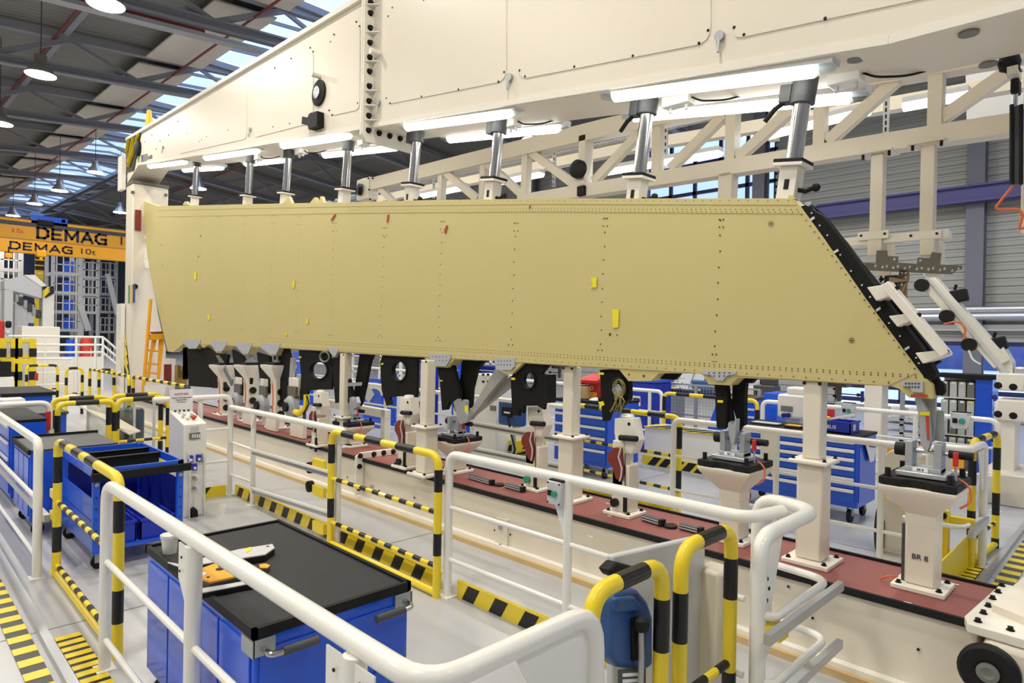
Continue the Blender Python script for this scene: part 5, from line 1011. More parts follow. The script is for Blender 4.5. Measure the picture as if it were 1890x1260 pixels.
for k in range(2):
    g = T('storage_bin', ('blue plastic bin on the lower shelf of the rack cart, near one', 'blue plastic bin on the lower shelf of the rack cart, far one')[k], 'bin', (X1 - .3, W0 + .2 + k * .3, .185))
    ya = W0 + .06 + k * .31; B('walls', plblue, g, ((X1 - .55, ya, .185), (X1 - .06, ya + .012, .36)), ((X1 - .55, ya + .27, .185), (X1 - .06, ya + .282, .36)), ((X1 - .072, ya, .185), (X1 - .06, ya + .28, .36)), ((X1 - .55, ya, .185), (X1 - .538, ya + .28, .36)), smooth=0); B('rim', plblue, g, ((X1 - .06, ya - .0, .34), (X1 - .05, ya + .282, .365)), smooth=0); B('bottom', plblue, g, ((X1 - .54, ya + .01, .185), (X1 - .07, ya + .27, .195)), smooth=0)
# grey-topped blue bench cart
c3 = T('bench_cart', 'blue bench cart with plain grey rubber top, left of the rack cart', 'cart', (-8.1, 1.45, 0))
B('body', blue, c3, ((-8.55, 1.1, .15), (-7.62, 1.84, .82)), bevel=.008); B('top_mat', dgrey, c3, ((-8.55, 1.1, .82), (-7.62, 1.84, .84)), smooth=0); B('top_edge', rubber, c3, ((-8.57, 1.08, .8), (-8.55, 1.86, .865)), ((-8.57, 1.08, .8), (-7.6, 1.1, .85)), smooth=0)
for k in range(3): B('side_panel', blue, c3, ((-8.5 + k * .29, 1.092, .2), (-8.24 + k * .29, 1.1, .76)), bevel=.003)
for x in (-8.45, -7.72):
    for y in (1.18, 1.76): caster(c3, x, y, .055)
# far left drawer cabinet and cart with a grey clamp piece
def drawers(label, x0, x1, y0, y1, z0, z1, n, faces='-Y', name='drawer_cabinet', topm=rubber, group=None, hm=white):
    g = T(name, label, 'cabinet', ((x0 + x1) / 2, (y0 + y1) / 2, 0), group=group); B('carcass', blue, g, ((x0, y0 + .01, z0), (x1, y1, z1 - .03)), bevel=.006); B('worktop', topm, g, ((x0 - .01, y0 - .01, z1 - .03), (x1 + .01, y1 + .01, z1)), bevel=.004)
    hs = [1, 1, 1, 1.2, 1.3, 1.6, 2.0][:n]; tot = sum(hs); z = z1 - .05; H_ = z1 - .05 - z0 - .05
    for k in range(n):
        dh = H_ * hs[k] / tot; d = B('drawer', blue, g, ((x0 + .03, y0 - .006, z - dh + .008), (x1 - .03, y0 + .012, z)), bevel=.003)
        B('handle', hm, d, ((x0 + .035, y0 - .026, z - .04), (x1 - .035, y0 - .006, z - .004)), bevel=.004); z -= dh
    if z0 > .08:
        for x in (x0 + .1, x1 - .1):
            for y in (y0 + .1, y1 - .1): caster(g, x, y, z0 / 2.5)
    return g
drawers('blue drawer cabinet with white handle strips cut by the left edge', -10.4, -9.05, 1.12, 1.45, .1, .98, 4)
c4 = T('clamp_cart', 'blue cart with dark top and grey clamp block, far left behind the white railing', 'cart', (-11.5, 1.5, 0))
B('body', blue, c4, ((-12.3, 1.25, .1), (-10.7, 1.95, .84)), bevel=.008); B('top', dgrey, c4, ((-12.32, 1.23, .84), (-10.68, 1.97, .87)), smooth=0); B('clamp_block', lgrey, c4, ((-11.9, 1.3, .87), (-11.5, 1.6, 1.0)), bevel=.01)
for s in (-12.0, -11.42): B('clamp_jaw', white, c4, ((s, 1.32, .9), (s + .06, 1.58, .95)), ((s, 1.32, .96), (s + .06, 1.58, .99)), smooth=0)
tag(MB().frame((-10.9, 2.0, 1.08), (-10.3, 2.7, .55), .3, .02, V((0, 0, 1))).build('folded_sheet', creamw, smooth=0), 'slanted cream sheet standing behind the clamp cart', 'panel')
c5 = T('dark_cart', 'dark-topped blue cart low at the far left, beyond the railing', 'cart', (-15, 1.9, 0)); B('body', blue, c5, ((-16, 1.7, .1), (-14.4, 2.4, .8)), bevel=.01); B('top', rubber, c5, ((-16.05, 1.65, .8), (-14.35, 2.45, .86)), smooth=0)
mc = T('machine_cabinet', 'black and white machine cabinet at the far left edge', 'machine', (-21.5, 2.2, 0)); B('lower_case', white, mc, ((-22.3, 1.85, 0), (-21.2, 2.7, .75)), bevel=.01); B('upper_case', rubber, mc, ((-22.2, 1.9, .75), (-21.3, 2.65, 1.15)), bevel=.01)
# glass screen panels and blue-grey drum in the crossing aisle
sc_ = T('screen_panel', 'clear plastic screen panel beside the nearer yellow gates', 'screen', (-10.6, 2.4, 0))
B('pane', clear, sc_, ((-10.62, 2.2, .15), (-10.6, 2.75, 1.0)), smooth=0); B('frame', lgrey, sc_, ((-10.63, 2.17, 0), (-10.59, 2.2, 1.02)), ((-10.63, 2.75, 0), (-10.59, 2.78, 1.02)), smooth=0)
dr = T('drum', 'dark grey-blue drum seen through the right gate of the nearer pair', 'drum', (-10.9, 2.75, 0)); MB().lathe((-10.9, 2.75, 0), [(.2, 0), (.22, .05), (.22, .8), (.2, .84), (.05, .85)], 20).build('barrel', mat('drum_blue', (70, 84, 104), .4), dr)
# ================================================================== BEHIND THE JIG
YR = 6.53
# rail F
x0 = PY(1244, 775, YR).x; x1 = PY(1690, 826, YR).x; xm_ = PY(1433, 850, YR).x
zA = PY(1442, 872, YR).z; zB_ = PY(1600, 975, YR).z
g = railing('white railing directly behind the jig base, in front of the crate cart', [(x0, YR, 0), (x0, YR, 1.1), (x1, YR, 1.1), (x1 + .02, YR, 1.02)], posts=[(xm_, YR, 1.1), (PY(1625, 950, YR).x, YR, 1.08)], mids=[(V((x0, YR, z)), V((x1, YR, z))) for z in (zA, zB_)], group='white railings behind the jig')
MB().extr([V((xm_ - .16, YR - .02, 1.08)), V((xm_ - .0, YR - .02, 1.08)), V((xm_, YR - .02, .58)), V((xm_ - .1, YR - .02, .78)), V((xm_ - .16, YR - .02, .8))], (0, .008, 0)).build('gusset_plate', white, g, smooth=0)
gate('yellow and black barrier behind the wire bundle bracket, in front of the blue drawers', (PY(1058, 760, 6.7).x, 6.7), (x0 + .02, 6.62), 1.12, mids=(PY(1110, 819, 6.65).z, PY(1100, 873, 6.65).z), first=.3, step=.5, blen=.25, group='yellow gates behind the jig')
xl = PY(872, 740, YR).x; xl1 = PY(1050, 750, YR).x
g = railing('white railing behind the grey struts, with slide profiles below it', [(xl, YR, 0), (xl, YR, 1.1), (xl1, YR, 1.1), (xl1, YR, .2)], group='white railings behind the jig')
for a, c in (((874, 783), (1044, 813)), ((870, 829), (1044, 864))): P_, Q_ = PY(*a, YR), PY(*c, YR); MB().frame(P_, Q_, .05, .09).build('slide_profile', white, g, smooth=0); MB().frame(P_ - V((0, .03, .0)), Q_ - V((0, .03, 0)), .01, .03).build('slide_groove', mgrey, g, smooth=0)
xq0 = PY(560, 700, YR + .1).x
railing('white railing seen between the left black ribs', [(xq0, YR, 1.1), (xl - .4, YR, 1.1), (xl - .4, YR, 0)], posts=[(PY(712, 700, YR).x, YR, 1.1), (PY(636, 700, YR).x, YR, 1.1)], mids=[(V((xq0, YR, z)), V((xl - .4, YR, z))) for z in (.4, .75)], group='white railings behind the jig')
# corner loops at the right
g = railing('white looped railing corner behind the nearest flared pedestal', [(-1.4, 6.6, 0), (-1.4, 6.6, 1.12), (-1.12, 6.58, 1.12), (-1.1, 7.15, 1.12), (-1.1, 7.15, 0)], group='white railings behind the jig')
for z in (.45,): MB().tube(fillet([V((-1.6, 6.6, z)), V((-1.15, 6.6, z)), V((-1.1, 7.1, z))], .1), .02, 10).build('mid_rail', white, g); MB().frame(V((-1.08, 6.5, z - .02)), V((-1.08, 7.2, z - .02)), .04, .06).build('slide_profile', alu, g, smooth=0)
MB().extr([V((-1.1, 7.1, 1.08)), V((-1.1, 6.85, 1.08)), V((-1.1, 7.02, .72)), V((-1.1, 7.1, .72))], (.01, 0, 0)).build('gusset_plate', creamw, g, smooth=0)
gate('yellow and black loop behind the white railing corner at the right', (-1.17, 7.05), (-1.12, 7.95), 1.14, mids=(.25,), first=.3, step=.45, blen=.22, group='yellow gates behind the jig')
yb = T('gate_post', 'yellow post with slide blocks and chain by the right hazard strip', 'post', (-1.3, 6.75, 0)); B('post', yellow, yb, ((-1.36, 6.72, 0), (-1.28, 6.8, .55)), bevel=.01); B('block', yellow, yb, ((-1.3, 6.75, .42), (-1.1, 6.82, .5)), bevel=.004); MB().cyl(V((-1.32, 6.72, .5)), V((-1.32, 6.7, .5)), .03, 12).build('hole', rubber, yb); B('kick_plate', yellow, yb, ((-1.19, 6.0, .0), (-1.18, 7.4, .3)), smooth=0)
# rail G further back
YG = 9.7
xa_ = PY(560, 668, YG).x; xb_ = PY(1222, 716, YG).x
railing('long white railing of the next station, seen under the panel', [(xa_, YG, 1.12), (xb_, YG, 1.12), (xb_, YG, 0)], posts=[(PY(p_, 690, YG).x, YG, 1.1) for p_ in (700, 860, 1010, 1200)], mids=[(V((xa_, YG, z)), V((xb_, YG, z))) for z in (.42, .76)], group='white railings behind the jig')
gate('yellow and black gate of the next station, left of the blue drawer strips', (PY(1226, 730, YG).x, YG), (PY(1398, 740, YG).x, YG), 1.1, mids=(.36,), first=.3, step=.5, blen=.25, group='yellow gates behind the jig')
xc_ = PY(1408, 735, YG).x; xd_ = PY(1842, 766, YG).x
railing('long white railing of the next station, right of the drawer strips', [(xc_, YG, 0), (xc_, YG, 1.1), (xd_, YG, 1.1), (xd_, YG, 0)], posts=[(PY(p_, 760, YG).x, YG, 1.1) for p_ in (1560, 1690)], mids=[(V((xc_, YG, z)), V((xd_, YG, z))) for z in (.42, .76)], group='white railings behind the jig')
# drawer cabinets
d1 = drawers('blue drawer cabinet behind the wire bundle clamp post', -6.5, -5.5, 7.42, 8.2, .17, 1.1, 5)
d2 = drawers('big blue drawer cabinet on casters carrying the blue crate', -3.72, -2.32, 7.72, 8.36, .18, .98, 6)
B('side_panel', blue, d2, ((-2.32, 7.76, .24), (-2.312, 8.32, .9)), bevel=.003); B('push_handle', blue, d2, ((-3.86, 7.66, .1), (-3.8, 7.72, 1.02)), bevel=.01)
fo = T('folder_pocket', 'white paper folder in a black holder on the side of the big blue cabinet', 'folder', (-2.3, 7.95, .6)); MB().extr([PX(a, b, -2.3) for a, b in ((1597, 820), (1606, 851), (1616, 825))], (.012, 0, 0)).build('holder', rubber, fo, smooth=0); MB().extr([PX(a, b, -2.285) for a, b in ((1595, 812), (1619, 815), (1612, 850), (1606, 853))], (.006, 0, 0)).build('paper', paper, fo, smooth=0); MB().extr([PX(a, b, -2.275) for a, b in ((1604, 822), (1616, 824), (1616, 826), (1604, 824))], (.002, 0, 0)).build('print_line', ink, fo, smooth=0)
# crate
p = PZ(1583, 797, .985); ZC = .984
cr = T('plastic_crate', 'blue plastic crate with white lettering on the big drawer cabinet', 'crate', (-2.66, 7.95, ZC))
q0, q1 = -2.87, -2.43
B('walls', plblue, cr, ((q0, 7.82, ZC), (q1, 7.835, ZC + .13)), ((q0, 8.1, ZC), (q1, 8.115, ZC + .13)), ((q0, 7.82, ZC), (q0 + .015, 8.11, ZC + .13)), ((q1 - .015, 7.82, ZC), (q1, 8.11, ZC + .13)), ((q0, 7.82, ZC), (q1, 8.11, ZC + .012)), smooth=0); B('rim', plblue, cr, ((q0 - .012, 7.808, ZC + .115), (q1 + .012, 7.82, ZC + .135)), ((q1, 7.81, ZC + .115), (q1 + .012, 8.12, ZC + .135)), smooth=0)
text(cr, 'lettering', 'AIRBUS', V((-2.68, 7.814, ZC + .06)), (1, 0, 0), (0, 0, 1), .06, paper); B('label', paper, cr, ((q1 - .002, 7.9, ZC + .03), (q1 + .002, 7.98, ZC + .1)), smooth=0)
tag(MB().frame((-2.72, 7.95, ZC + .13), (-2.45, 8.02, ZC + .2), .07, .02).build('white_tube_part', white), 'white part sticking out of the blue crate', 'part'); tag(B('yellow_stopper', ytape, None, ((-2.74, 7.9, ZC + .1), (-2.69, 7.95, ZC + .165)), bevel=.008), 'small yellow stopper lying in the blue crate', 'part')
ft = T('flat_part', 'flat pale part on the left of the big drawer cabinet', 'machined part', (-3.45, 7.95, ZC)); B('body', rubber, ft, ((-3.62, 7.85, ZC), (-3.25, 8.02, ZC + .012)), bevel=.004); B('face', lgrey, ft, ((-3.6, 7.86, ZC + .012), (-3.28, 8.01, ZC + .02)), smooth=0)
ft = T('flat_part', 'yellow flat part on the big drawer cabinet beside the column', 'machined part', (-3.1, 7.95, ZC)); B('body', rubber, ft, ((-3.18, 7.82, ZC), (-2.98, 7.95, ZC + .02)), bevel=.004); B('face', orange, ft, ((-3.17, 7.83, ZC + .02), (-2.99, 7.94, ZC + .03)), smooth=0)
# red bin on the middle cabinet, cardboard, blue container
zt3 = 1.101; p = PY(1097, 735, 7.9); rbn = T('plastic_tub', 'red plastic tub marked BULO with yellow band on the middle cabinet', 'tub', (p.x, 7.9, zt3))
zt4 = PY(1097, 706, 7.9).z; w2 = .3
MB().loops([[V((p.x + s * k_, 7.9 + t * k_ * .8, z)) for s, t in ((-1, -1), (1, -1), (1, 1), (-1, 1))] for k_, z in ((.16, zt3), (.19, zt4))]).build('tub', redm, rbn, bevel=.01); B('rim', redm, rbn, ((p.x - .26, 7.68, zt4), (p.x + .2, 8.12, zt4 + .05)), bevel=.008); MB().extr([V((p.x - .2, 7.7, zt4 + .05)), V((p.x + .2, 7.7, zt4 + .05)), V((p.x + .16, 8.0, zt4 + .14)), V((p.x - .1, 8.0, zt4 + .14))], (0, .05, 0)).build('lid', redm, rbn, smooth=0)
B('yellow_band', orange, rbn, ((p.x - .155, 7.752, zt3 + .01), (p.x + .155, 7.762, zt3 + .1)), smooth=0); text(rbn, 'lettering', 'BULO', V((p.x - .01, 7.742, zt3 + .16)), (1, 0, 0), (0, 0, 1), .085, paper)
cbx = T('cardboard_box', 'cardboard box with papers on top, left on the middle cabinet', 'box', (-6.25, 7.75, zt3)); B('box', card, cbx, ((-6.42, 7.62, zt3), (-6.08, 7.95, zt3 + .18)), bevel=.004); MB().frame((-6.36, 7.7, zt3 + .19), (-6.12, 7.8, zt3 + .22), .15, .008).build('paper', paper, cbx, smooth=0)
gl = T('glove_pile', 'white and black tool lying at the edge of the middle cabinet', 'tool', (-5.75, 7.55, zt3)); MB().lathe((-5.82, 7.55, zt3), [(.02, 0), (.1, .01), (.06, .04), (.01, .05)], 12).build('cloth', white, gl); MB().lathe((-5.72, 7.55, zt3), [(.01, 0), (.05, .02), (.04, .06), (.01, .07)], 10).build('head', rubber, gl)
bc = T('waste_container', 'tall dark blue waste container with white notice behind the middle cabinet', 'container', (-6.5, 9.9, 0)); x_, xx = PY(1166, 750, 9.9).x, PY(1206, 750, 9.9).x
B('body', plblue, bc, ((x_, 9.9, 0), (xx, 10.5, PY(1190, 706, 9.9).z)), bevel=.02); B('lid', blue, bc, ((x_ - .03, 9.86, PY(1190, 706, 9.9).z), (xx + .03, 10.54, PY(1190, 694, 9.9).z)), bevel=.02); B('notice', paper, bc, (PY(1167, 748, 9.895), PY(1182, 731, 9.895) + V((0, .004, 0))), smooth=0); B('print_line', ink, bc, (PY(1168.5, 737, 9.89), PY(1180.5, 735, 9.89) + V((0, .004, 0))), smooth=0)
# platform with hazard edge
sp_ = T('step_platform', 'low white platform with hazard striped edge behind the yellow gate', 'platform', (-5, 9.0, 0)); xs0, xs1 = PY(1186, 800, 8.9).x, PY(1340, 830, 8.9).x
zz_ = PY(1260, 797, 8.9).z
B('block', white, sp_, ((xs0, 8.95, .12), (xs1, 9.55, zz_)), bevel=.01); B('edge_strip', yellow, sp_, ((xs0, 8.93, zz_), (xs1, 9.3, zz_ + .012)), smooth=0); B('toe_board', yellow, sp_, ((xs0, 8.9, 0), (xs1, 8.94, .14)), smooth=0)
for k in range(7): x = xs0 + .1 + k * (xs1 - xs0) / 7; MB().extr([V((x, 8.935, zz_ + .012)), V((x + .15, 8.935, zz_ + .012)), V((x + .3, 9.3, zz_ + .012)), V((x + .15, 9.3, zz_ + .012))], (0, 0, .003)).build('black_stripe', black, sp_, smooth=0); MB().extr([V((x, 8.898, .0)), V((x + .14, 8.898, .0)), V((x + .26, 8.898, .14)), V((x + .12, 8.898, .14))], (0, .004, 0)).build('black_stripe', black, sp_, smooth=0)
# yellow board lying behind the base
x_, xx = PY(1062, 905, 5.15).x, PY(1238, 945, 5.15).x
tag(B('kick_board', yellow, None, ((x_, 5.15, 0), (xx, 5.2, PY(1150, 908, 5.15).z)), bevel=.01), 'yellow kick board right behind the jig base', 'board')
# mesh fence
mf = T('mesh_fence', 'grey wire mesh fence behind the far yellow gate', 'fence', (-5.6, 10.6, 0)); xf0, xf1 = PY(1232, 740, 10.6).x, PY(1400, 760, 10.6).x
for x in (xf0, (xf0 + xf1) / 2 - .3, xf1): B('post', galv, mf, ((x - .025, 10.6, 0), (x + .025, 10.65, 1.2)), smooth=0)
for z in (.1, .65, 1.2): B('rail', galv, mf, ((xf0, 10.61, z - .015), (xf1, 10.64, z + .015)), smooth=0)
mw = MB(); n = int((xf1 - xf0) / .06)
for k in range(n): x = xf0 + k * .06; mw.add([V((x - .003, 10.615, .1)), V((x + .003, 10.615, .1)), V((x + .003, 10.615, 1.2)), V((x - .003, 10.615, 1.2))], [(0, 1, 2, 3)])
for k in range(18): z = .1 + k * .062; mw.add([V((xf0, 10.618, z - .002)), V((xf1, 10.618, z - .002)), V((xf1, 10.618, z + .002)), V((xf0, 10.618, z + .002))], [(0, 1, 2, 3)])
mw.build('wire_mesh', galv, mf, smooth=0, kind='stuff'); B('blue_cover', navy, mf, ((xf0, 10.66, 1.02), (xf1, 10.68, 1.1)), smooth=0)
tag(MB().extr([PY(1305, 792, 10.3), PY(1322, 745, 10.3), PY(1345, 742, 10.3), V((PY(1345, 800, 10.3).x, 10.3, 0)), V((PY(1296, 797, 10.3).x, 10.3, 0))], (0, .04, 0)).build('blue_board', blue, smooth=0), 'slanted blue panel behind the right black forked bracket', 'panel')
# blue narrow drawers, white control box
drawers('narrow blue drawer cabinet with grey strips beside the yellow gate end', PY(1374, 760, 10.2).x, PY(1397, 760, 10.2).x, 10.2, 10.8, .1, PY(1386, 733, 10.2).z, 6, topm=dgrey, hm=lgrey)
tag(B('blue_cabinet', blue, None, (V((PY(1408, 800, 10.0).x, 10, 0)), PY(1434, 726, 10.0) + V((0, .5, 0))), bevel=.01), 'tall plain blue cabinet left of the white control box', 'cabinet')
x_, xx = PY(1434, 750, 8.9).x, PY(1487, 750, 8.9).x; z0_, z1_ = PY(1460, 772, 8.9).z, PY(1460, 728, 8.9).z
wc_ = T('control_box', 'white control box with blue knobs behind the left end of the big cabinet', 'electrical box', ((x_ + xx) / 2, 8.9, 0)); B('case', white, wc_, ((x_, 8.9, z0_), (xx, 9.3, z1_)), bevel=.03); B('hood', white, wc_, ((x_ + .1, 8.95, z1_), (xx - .03, 9.25, z1_ + .1)), bevel=.03); B('stand', lgrey, wc_, ((x_ + .1, 8.98, 0), (xx - .1, 9.2, z0_)), bevel=.01)
B('display', mgrey, wc_, (PY(1441, 758, 8.895), PY(1463, 750, 8.895) + V((0, .006, 0))), smooth=0)
for a, b in ((1448, 766), (1456, 766)): q = PY(a, b, 8.9); MB().cyl(q, q - V((0, .04, 0)), .032, 12).build('blue_knob', dblue, wc_)
# printer, papers on a desk further back
dk = T('work_desk', 'far light desk under the rear railing, carrying a black printer and grey screens', 'desk', (-6.2, 12.2, 0)); xk0, xk1 = PY(1225, 715, 12).x, PY(1440, 715, 12).x; zd = PY(1330, 726, 12).z
B('top', card, dk, ((xk0, 12, zd - .04), (xk1, 12.8, zd)), bevel=.004)
for x in (xk0 + .05, xk1 - .1): B('leg', galv, dk, ((x, 12.05, 0), (x + .05, 12.7, zd - .04)), smooth=0)
for a, b, m, w_, h_, nm, lb in ((1413, 721, dgrey, .42, .2, 'printer', 'black printer on the far desk, right end'), (1388, 722, lgrey, .35, .16, 'paper_tray', 'pale paper tray next to the far printer')): 
    q = PY(a, b, 12.3); g = T(nm, lb, 'printer' if nm == 'printer' else 'tray', V((q.x, 12.3, zd))); B('body', m, g, ((q.x - w_ / 2, 12.2, zd + .001), (q.x + w_ / 2, 12.5, zd + h_)), bevel=.02); B('feeder', m, g, ((q.x - w_ * .4, 12.4, zd + h_), (q.x + w_ * .4, 12.5, zd + h_ + .12)), bevel=.01)
for k, a in enumerate((1250, 1272)):
    q = PY(a, 706, 12.3); g = T('sloped_rack', ('grey sloped rack standing on the far desk, left one', 'grey sloped rack standing on the far desk, right one')[k], 'rack', V((q.x, 12.3, zd)))
    for j in range(4): MB().frame((q.x - .16, 12.2 + j * .08, zd + .03 + j * .1), (q.x + .16, 12.2 + j * .08, zd + .03 + j * .1), .06, .02).build('shelf', lgrey, g, smooth=0)
    MB().frame((q.x + .17, 12.2, zd + .001), (q.x + .2, 12.5, zd + .5), .3, .02).build('side', galv, g, smooth=0)
    B('back', lgrey, g, ((q.x - .2, 12.52, zd + .001), (q.x + .2, 12.54, zd + .5)), smooth=0)
bs_ = T('blue_basket', 'small blue basket on the far desk behind the black forked bracket', 'basket', V((PY(1300, 715, 12.3).x, 12.3, zd))); B('bowl', steelblue, bs_, (V((bs_.location.x - .25, 12.2, zd + .001)), V((bs_.location.x + .2, 12.5, zd + .22))), bevel=.03)
# extinguisher, cream frame column, switch boxes
fe = T('fire_extinguisher', 'red fire extinguisher standing right of the cream column under the panel', 'extinguisher', (PY(1529, 760, 10.4).x, 10.4, 0)); xx = fe.location.x; z0_, z1_ = PY(1529, 774, 10.4).z, PY(1529, 752, 10.4).z
MB().lathe((xx, 10.4, z0_), [(.02, 0), (.09, 0), (.09, (z1_ - z0_) * .85), (.03, z1_ - z0_), (.02, z1_ - z0_ + .03)], 14).build('cylinder', redm, fe); B('bracket', galv, fe, ((xx - .02, 10.48, 0), (xx + .02, 10.52, z1_ + .1)), smooth=0); B('valve', rubber, fe, ((xx - .02, 10.36, z1_ + .02), (xx + .08, 10.44, z1_ + .07)), smooth=0)
cf = T('frame_column', 'cream box column of the next station behind the blue crate', 'column', (PY(1607, 760, 11).x, 11, 0)); B('shaft', creamw, cf, ((PY(1594, 760, 11).x, 11, 0), (PY(1627, 760, 11).x, 11.35, PY(1600, 700, 11).z)), bevel=.02); B('beam', creamw, cf, ((PY(1530, 700, 11).x, 11.02, PY(1600, 705, 11).z), (PY(1672, 700, 11).x, 11.3, PY(1600, 692, 11).z)), bevel=.02); B('blue_strip', dblue, cf, (PY(1588, 742, 10.99), PY(1593, 722, 10.99) + V((0, .05, 0))), smooth=0)
def sbox(lb, px, py, y, w_, h_): return button_box(lb, PY(px, py, y), d=.1, w=w_, h=h_)
q = sbox('grey push-button box on the rear railing by the fire extinguisher', 1566, 757, 9.6, .16, .2); q = sbox('grey push-button box on the rear railing right of the grey tapered fitting', 1773, 776, 9.6, .2, .2); q = sbox('grey switch box on the rear railing left of the square column', 1014, 709, 9.6, .14, .22)
# clear bin cabinet
YC = 12.4; bx0, bx1 = PY(1735, 760, YC).x, PY(1799, 760, YC).x; zt5 = PY(1765, 697, YC).z
bcab = T('bin_cabinet', 'cabinet of clear small-parts bins with black top and blue side', 'cabinet', (bx0, YC, 0)); B('top', rubber, bcab, ((bx0 - .1, YC - .06, zt5), (bx1 + .3, YC + .6, zt5 + .06)), smooth=0); B('side', blue, bcab, ((bx1, YC, 0), (bx1 + .22, YC + .55, zt5)), bevel=.01); B('back', lgrey, bcab, ((bx0 - .05, YC + .5, 0), (bx1, YC + .55, zt5)), smooth=0)
nr = 7; rh = .3; random.seed(3)
z = zt5 - .03
for r_i in range(nr):
    B('shelf', creamw, bcab, ((bx0 - .05, YC - .01, z - rh), (bx1, YC + .5, z - rh + .02)), smooth=0)
    for k in range(4):
        w_ = (bx1 - bx0) / 4; xx = bx0 + k * w_; b = B('bin', bin_ if (r_i + k) % 3 else mgrey, bcab, ((xx + .01, YC, z - rh + .02), (xx + w_ - .01, YC + .4, z - .03)), bevel=.006); B('bin_label', paper if (r_i, k) != (1, 3) else ytape, b, ((xx + w_ * .3, YC - .006, z - .07), (xx + w_ * .75, YC, z - .035)), smooth=0)
    z -= rh
    if z < .3: break
tag(MB().tube(fillet([V((bx1 + .24, YC - .02, zt5 - .25)), V((bx1 + .4, YC - .1, zt5 - .5)), V((bx1 + .36, YC - .1, zt5 - .8)), V((bx1 + .24, YC - .02, zt5 - .95))], .2), .035, 8).build('blue_hose', dblue), 'thick dark blue hose on the side of the clear bin cabinet', 'hose')
# wire rack with yellow base line
wr = T('wire_rack', 'grey wire rack with shelves behind the grey tapered fitting', 'rack', (-3, 12.0, 0)); r0, r1 = PY(1630, 760, 12).x, PY(1700, 760, 12).x
for x in (r0, (r0 + r1) / 2, r1): B('upright', galv, wr, ((x - .03, 12, 0), (x + .03, 12.06, 1.5)), smooth=0)
for py in (772, 782, 797, 810): z = PY(1660, py, 12).z; B('shelf', lgrey, wr, ((r0, 12.0, z - .03), (r1, 12.4, z)), smooth=0)
B('kick_board', orange, wr, ((r0 - .1, 11.9, .02), (r1 + .6, 11.95, PY(1660, 818, 11.9).z)), smooth=0)
for x in (r0 + .1, r0 + .35, r0 + .6): B('bottle', white, wr, ((x, 12.05, PY(1660, 772, 12).z), (x + .16, 12.2, PY(1660, 772, 12).z + .2)), bevel=.02)
# wheel block
wk = T('wheel_block', 'cream block with black wheel on its left, behind the nearest flared pedestal', 'machine mount', (-1.7, 7.0, 0)); ztw = PY(1650, 830, 7.0).z
MB().extr([V((-1.86, 6.95, 0)), V((-1.4, 6.95, 0)), V((-1.4, 6.95, ztw)), V((-1.8, 6.95, ztw)), V((-1.86, 6.95, ztw - .06))], (0, .5, 0)).build('block', cream, wk, bevel=.01)
q = PY(1617, 985, 6.9); MB().lathe(V((-1.87, 7.15, q.z + .0)), [(.02, 0), (.24, 0), (.26, .02), (.26, .07), (.2, .09), (.02, .08)], 24, V((-1, -.15, 0))).build('wheel', rubber, wk)
wt = T('paper_sheet', 'white wrinkled sheet hanging at the left of the cream wheel block', 'sheet', V((-1.95, 6.8, .5))); MB().extr([PY(a, b, 6.85) for a, b in ((1632, 893), (1672, 897), (1668, 930), (1650, 928), (1636, 920))], (0, .01, 0)).build('sheet', white, wt, smooth=0); MB().extr([PY(a, b, 6.84) for a, b in ((1656, 930), (1675, 933), (1675, 938), (1656, 936))], (0, .006, 0)).build('yellow_edge', ytape, wt, smooth=0); MB().extr([PY(a, b, 6.86) for a, b in ((1632, 878), (1640, 878), (1640, 925), (1632, 922))], (0, .02, 0)).build('yellow_strap', yellow, wt, smooth=0)
# second control pedestal and hose reel with yellow machine (between the struts and the third rib)
x_, xx = PY(872, 740, 7.6).x, PY(917, 740, 7.6).x
c6 = T('control_pedestal', 'white control pedestal of the rear aisle behind the grey struts', 'control panel', (x_, 7.6, 0)); B('cabinet', white, c6, ((x_, 7.6, 0), (xx, 8.0, PY(890, 690, 7.6).z)), bevel=.02); B('display', mgrey, c6, (PY(904, 757, 7.59), PY(915, 749, 7.59) + V((0, .02, 0))), smooth=0)
for a, b in ((893, 671), (902, 671), (893, 684), (902, 684)): q = PY(a, b + 20, 7.6); MB().cyl(q, q - V((0, .03, 0)), .02, 10).build('bolt', rubber, c6)
r6 = T('hose_reel', 'blue plastic hose reel box with black label behind the third holed rib', 'hose reel', (PY(938, 760, 7.4).x, 7.4, 1.0)); B('case', steelblue, r6, (PY(918, 783, 7.4), PY(958, 741, 7.4) + V((0, .2, 0))), bevel=.04); B('label_plate', rubber, r6, (PY(925, 767, 7.37), PY(944, 752, 7.37) + V((0, .04, 0))), bevel=.01); B('white_print', paper, r6, (PY(930, 762, 7.365), PY(941, 760.5, 7.365) + V((0, .01, 0))), smooth=0); MB().tube(fillet([PY(937, 768, 7.36), PY(943, 800, 7.3), PY(951, 830, 7.2), PY(946, 842, 7.2)], .2), .018, 8).build('hose', rubber, r6); B('mount', galv, r6, (PY(936, 790, 7.5) + V((0, .12, -1.2)), PY(940, 765, 7.5) + V((0, .16, 0))), smooth=0)
ym = T('yellow_machine', 'yellow pallet lifter frame with black stripes on the floor behind the clamp post', 'lift truck', (PY(945, 830, 7.9).x, 7.9, 0)); xx = ym.location.x
MB().extr([PY(a, b, 7.9) for a, b in ((917, 838), (919, 825), (930, 812), (958, 812), (972, 806), (972, 830), (940, 842))], (0, .5, 0)).build('frame', yellow, ym, bevel=.02)
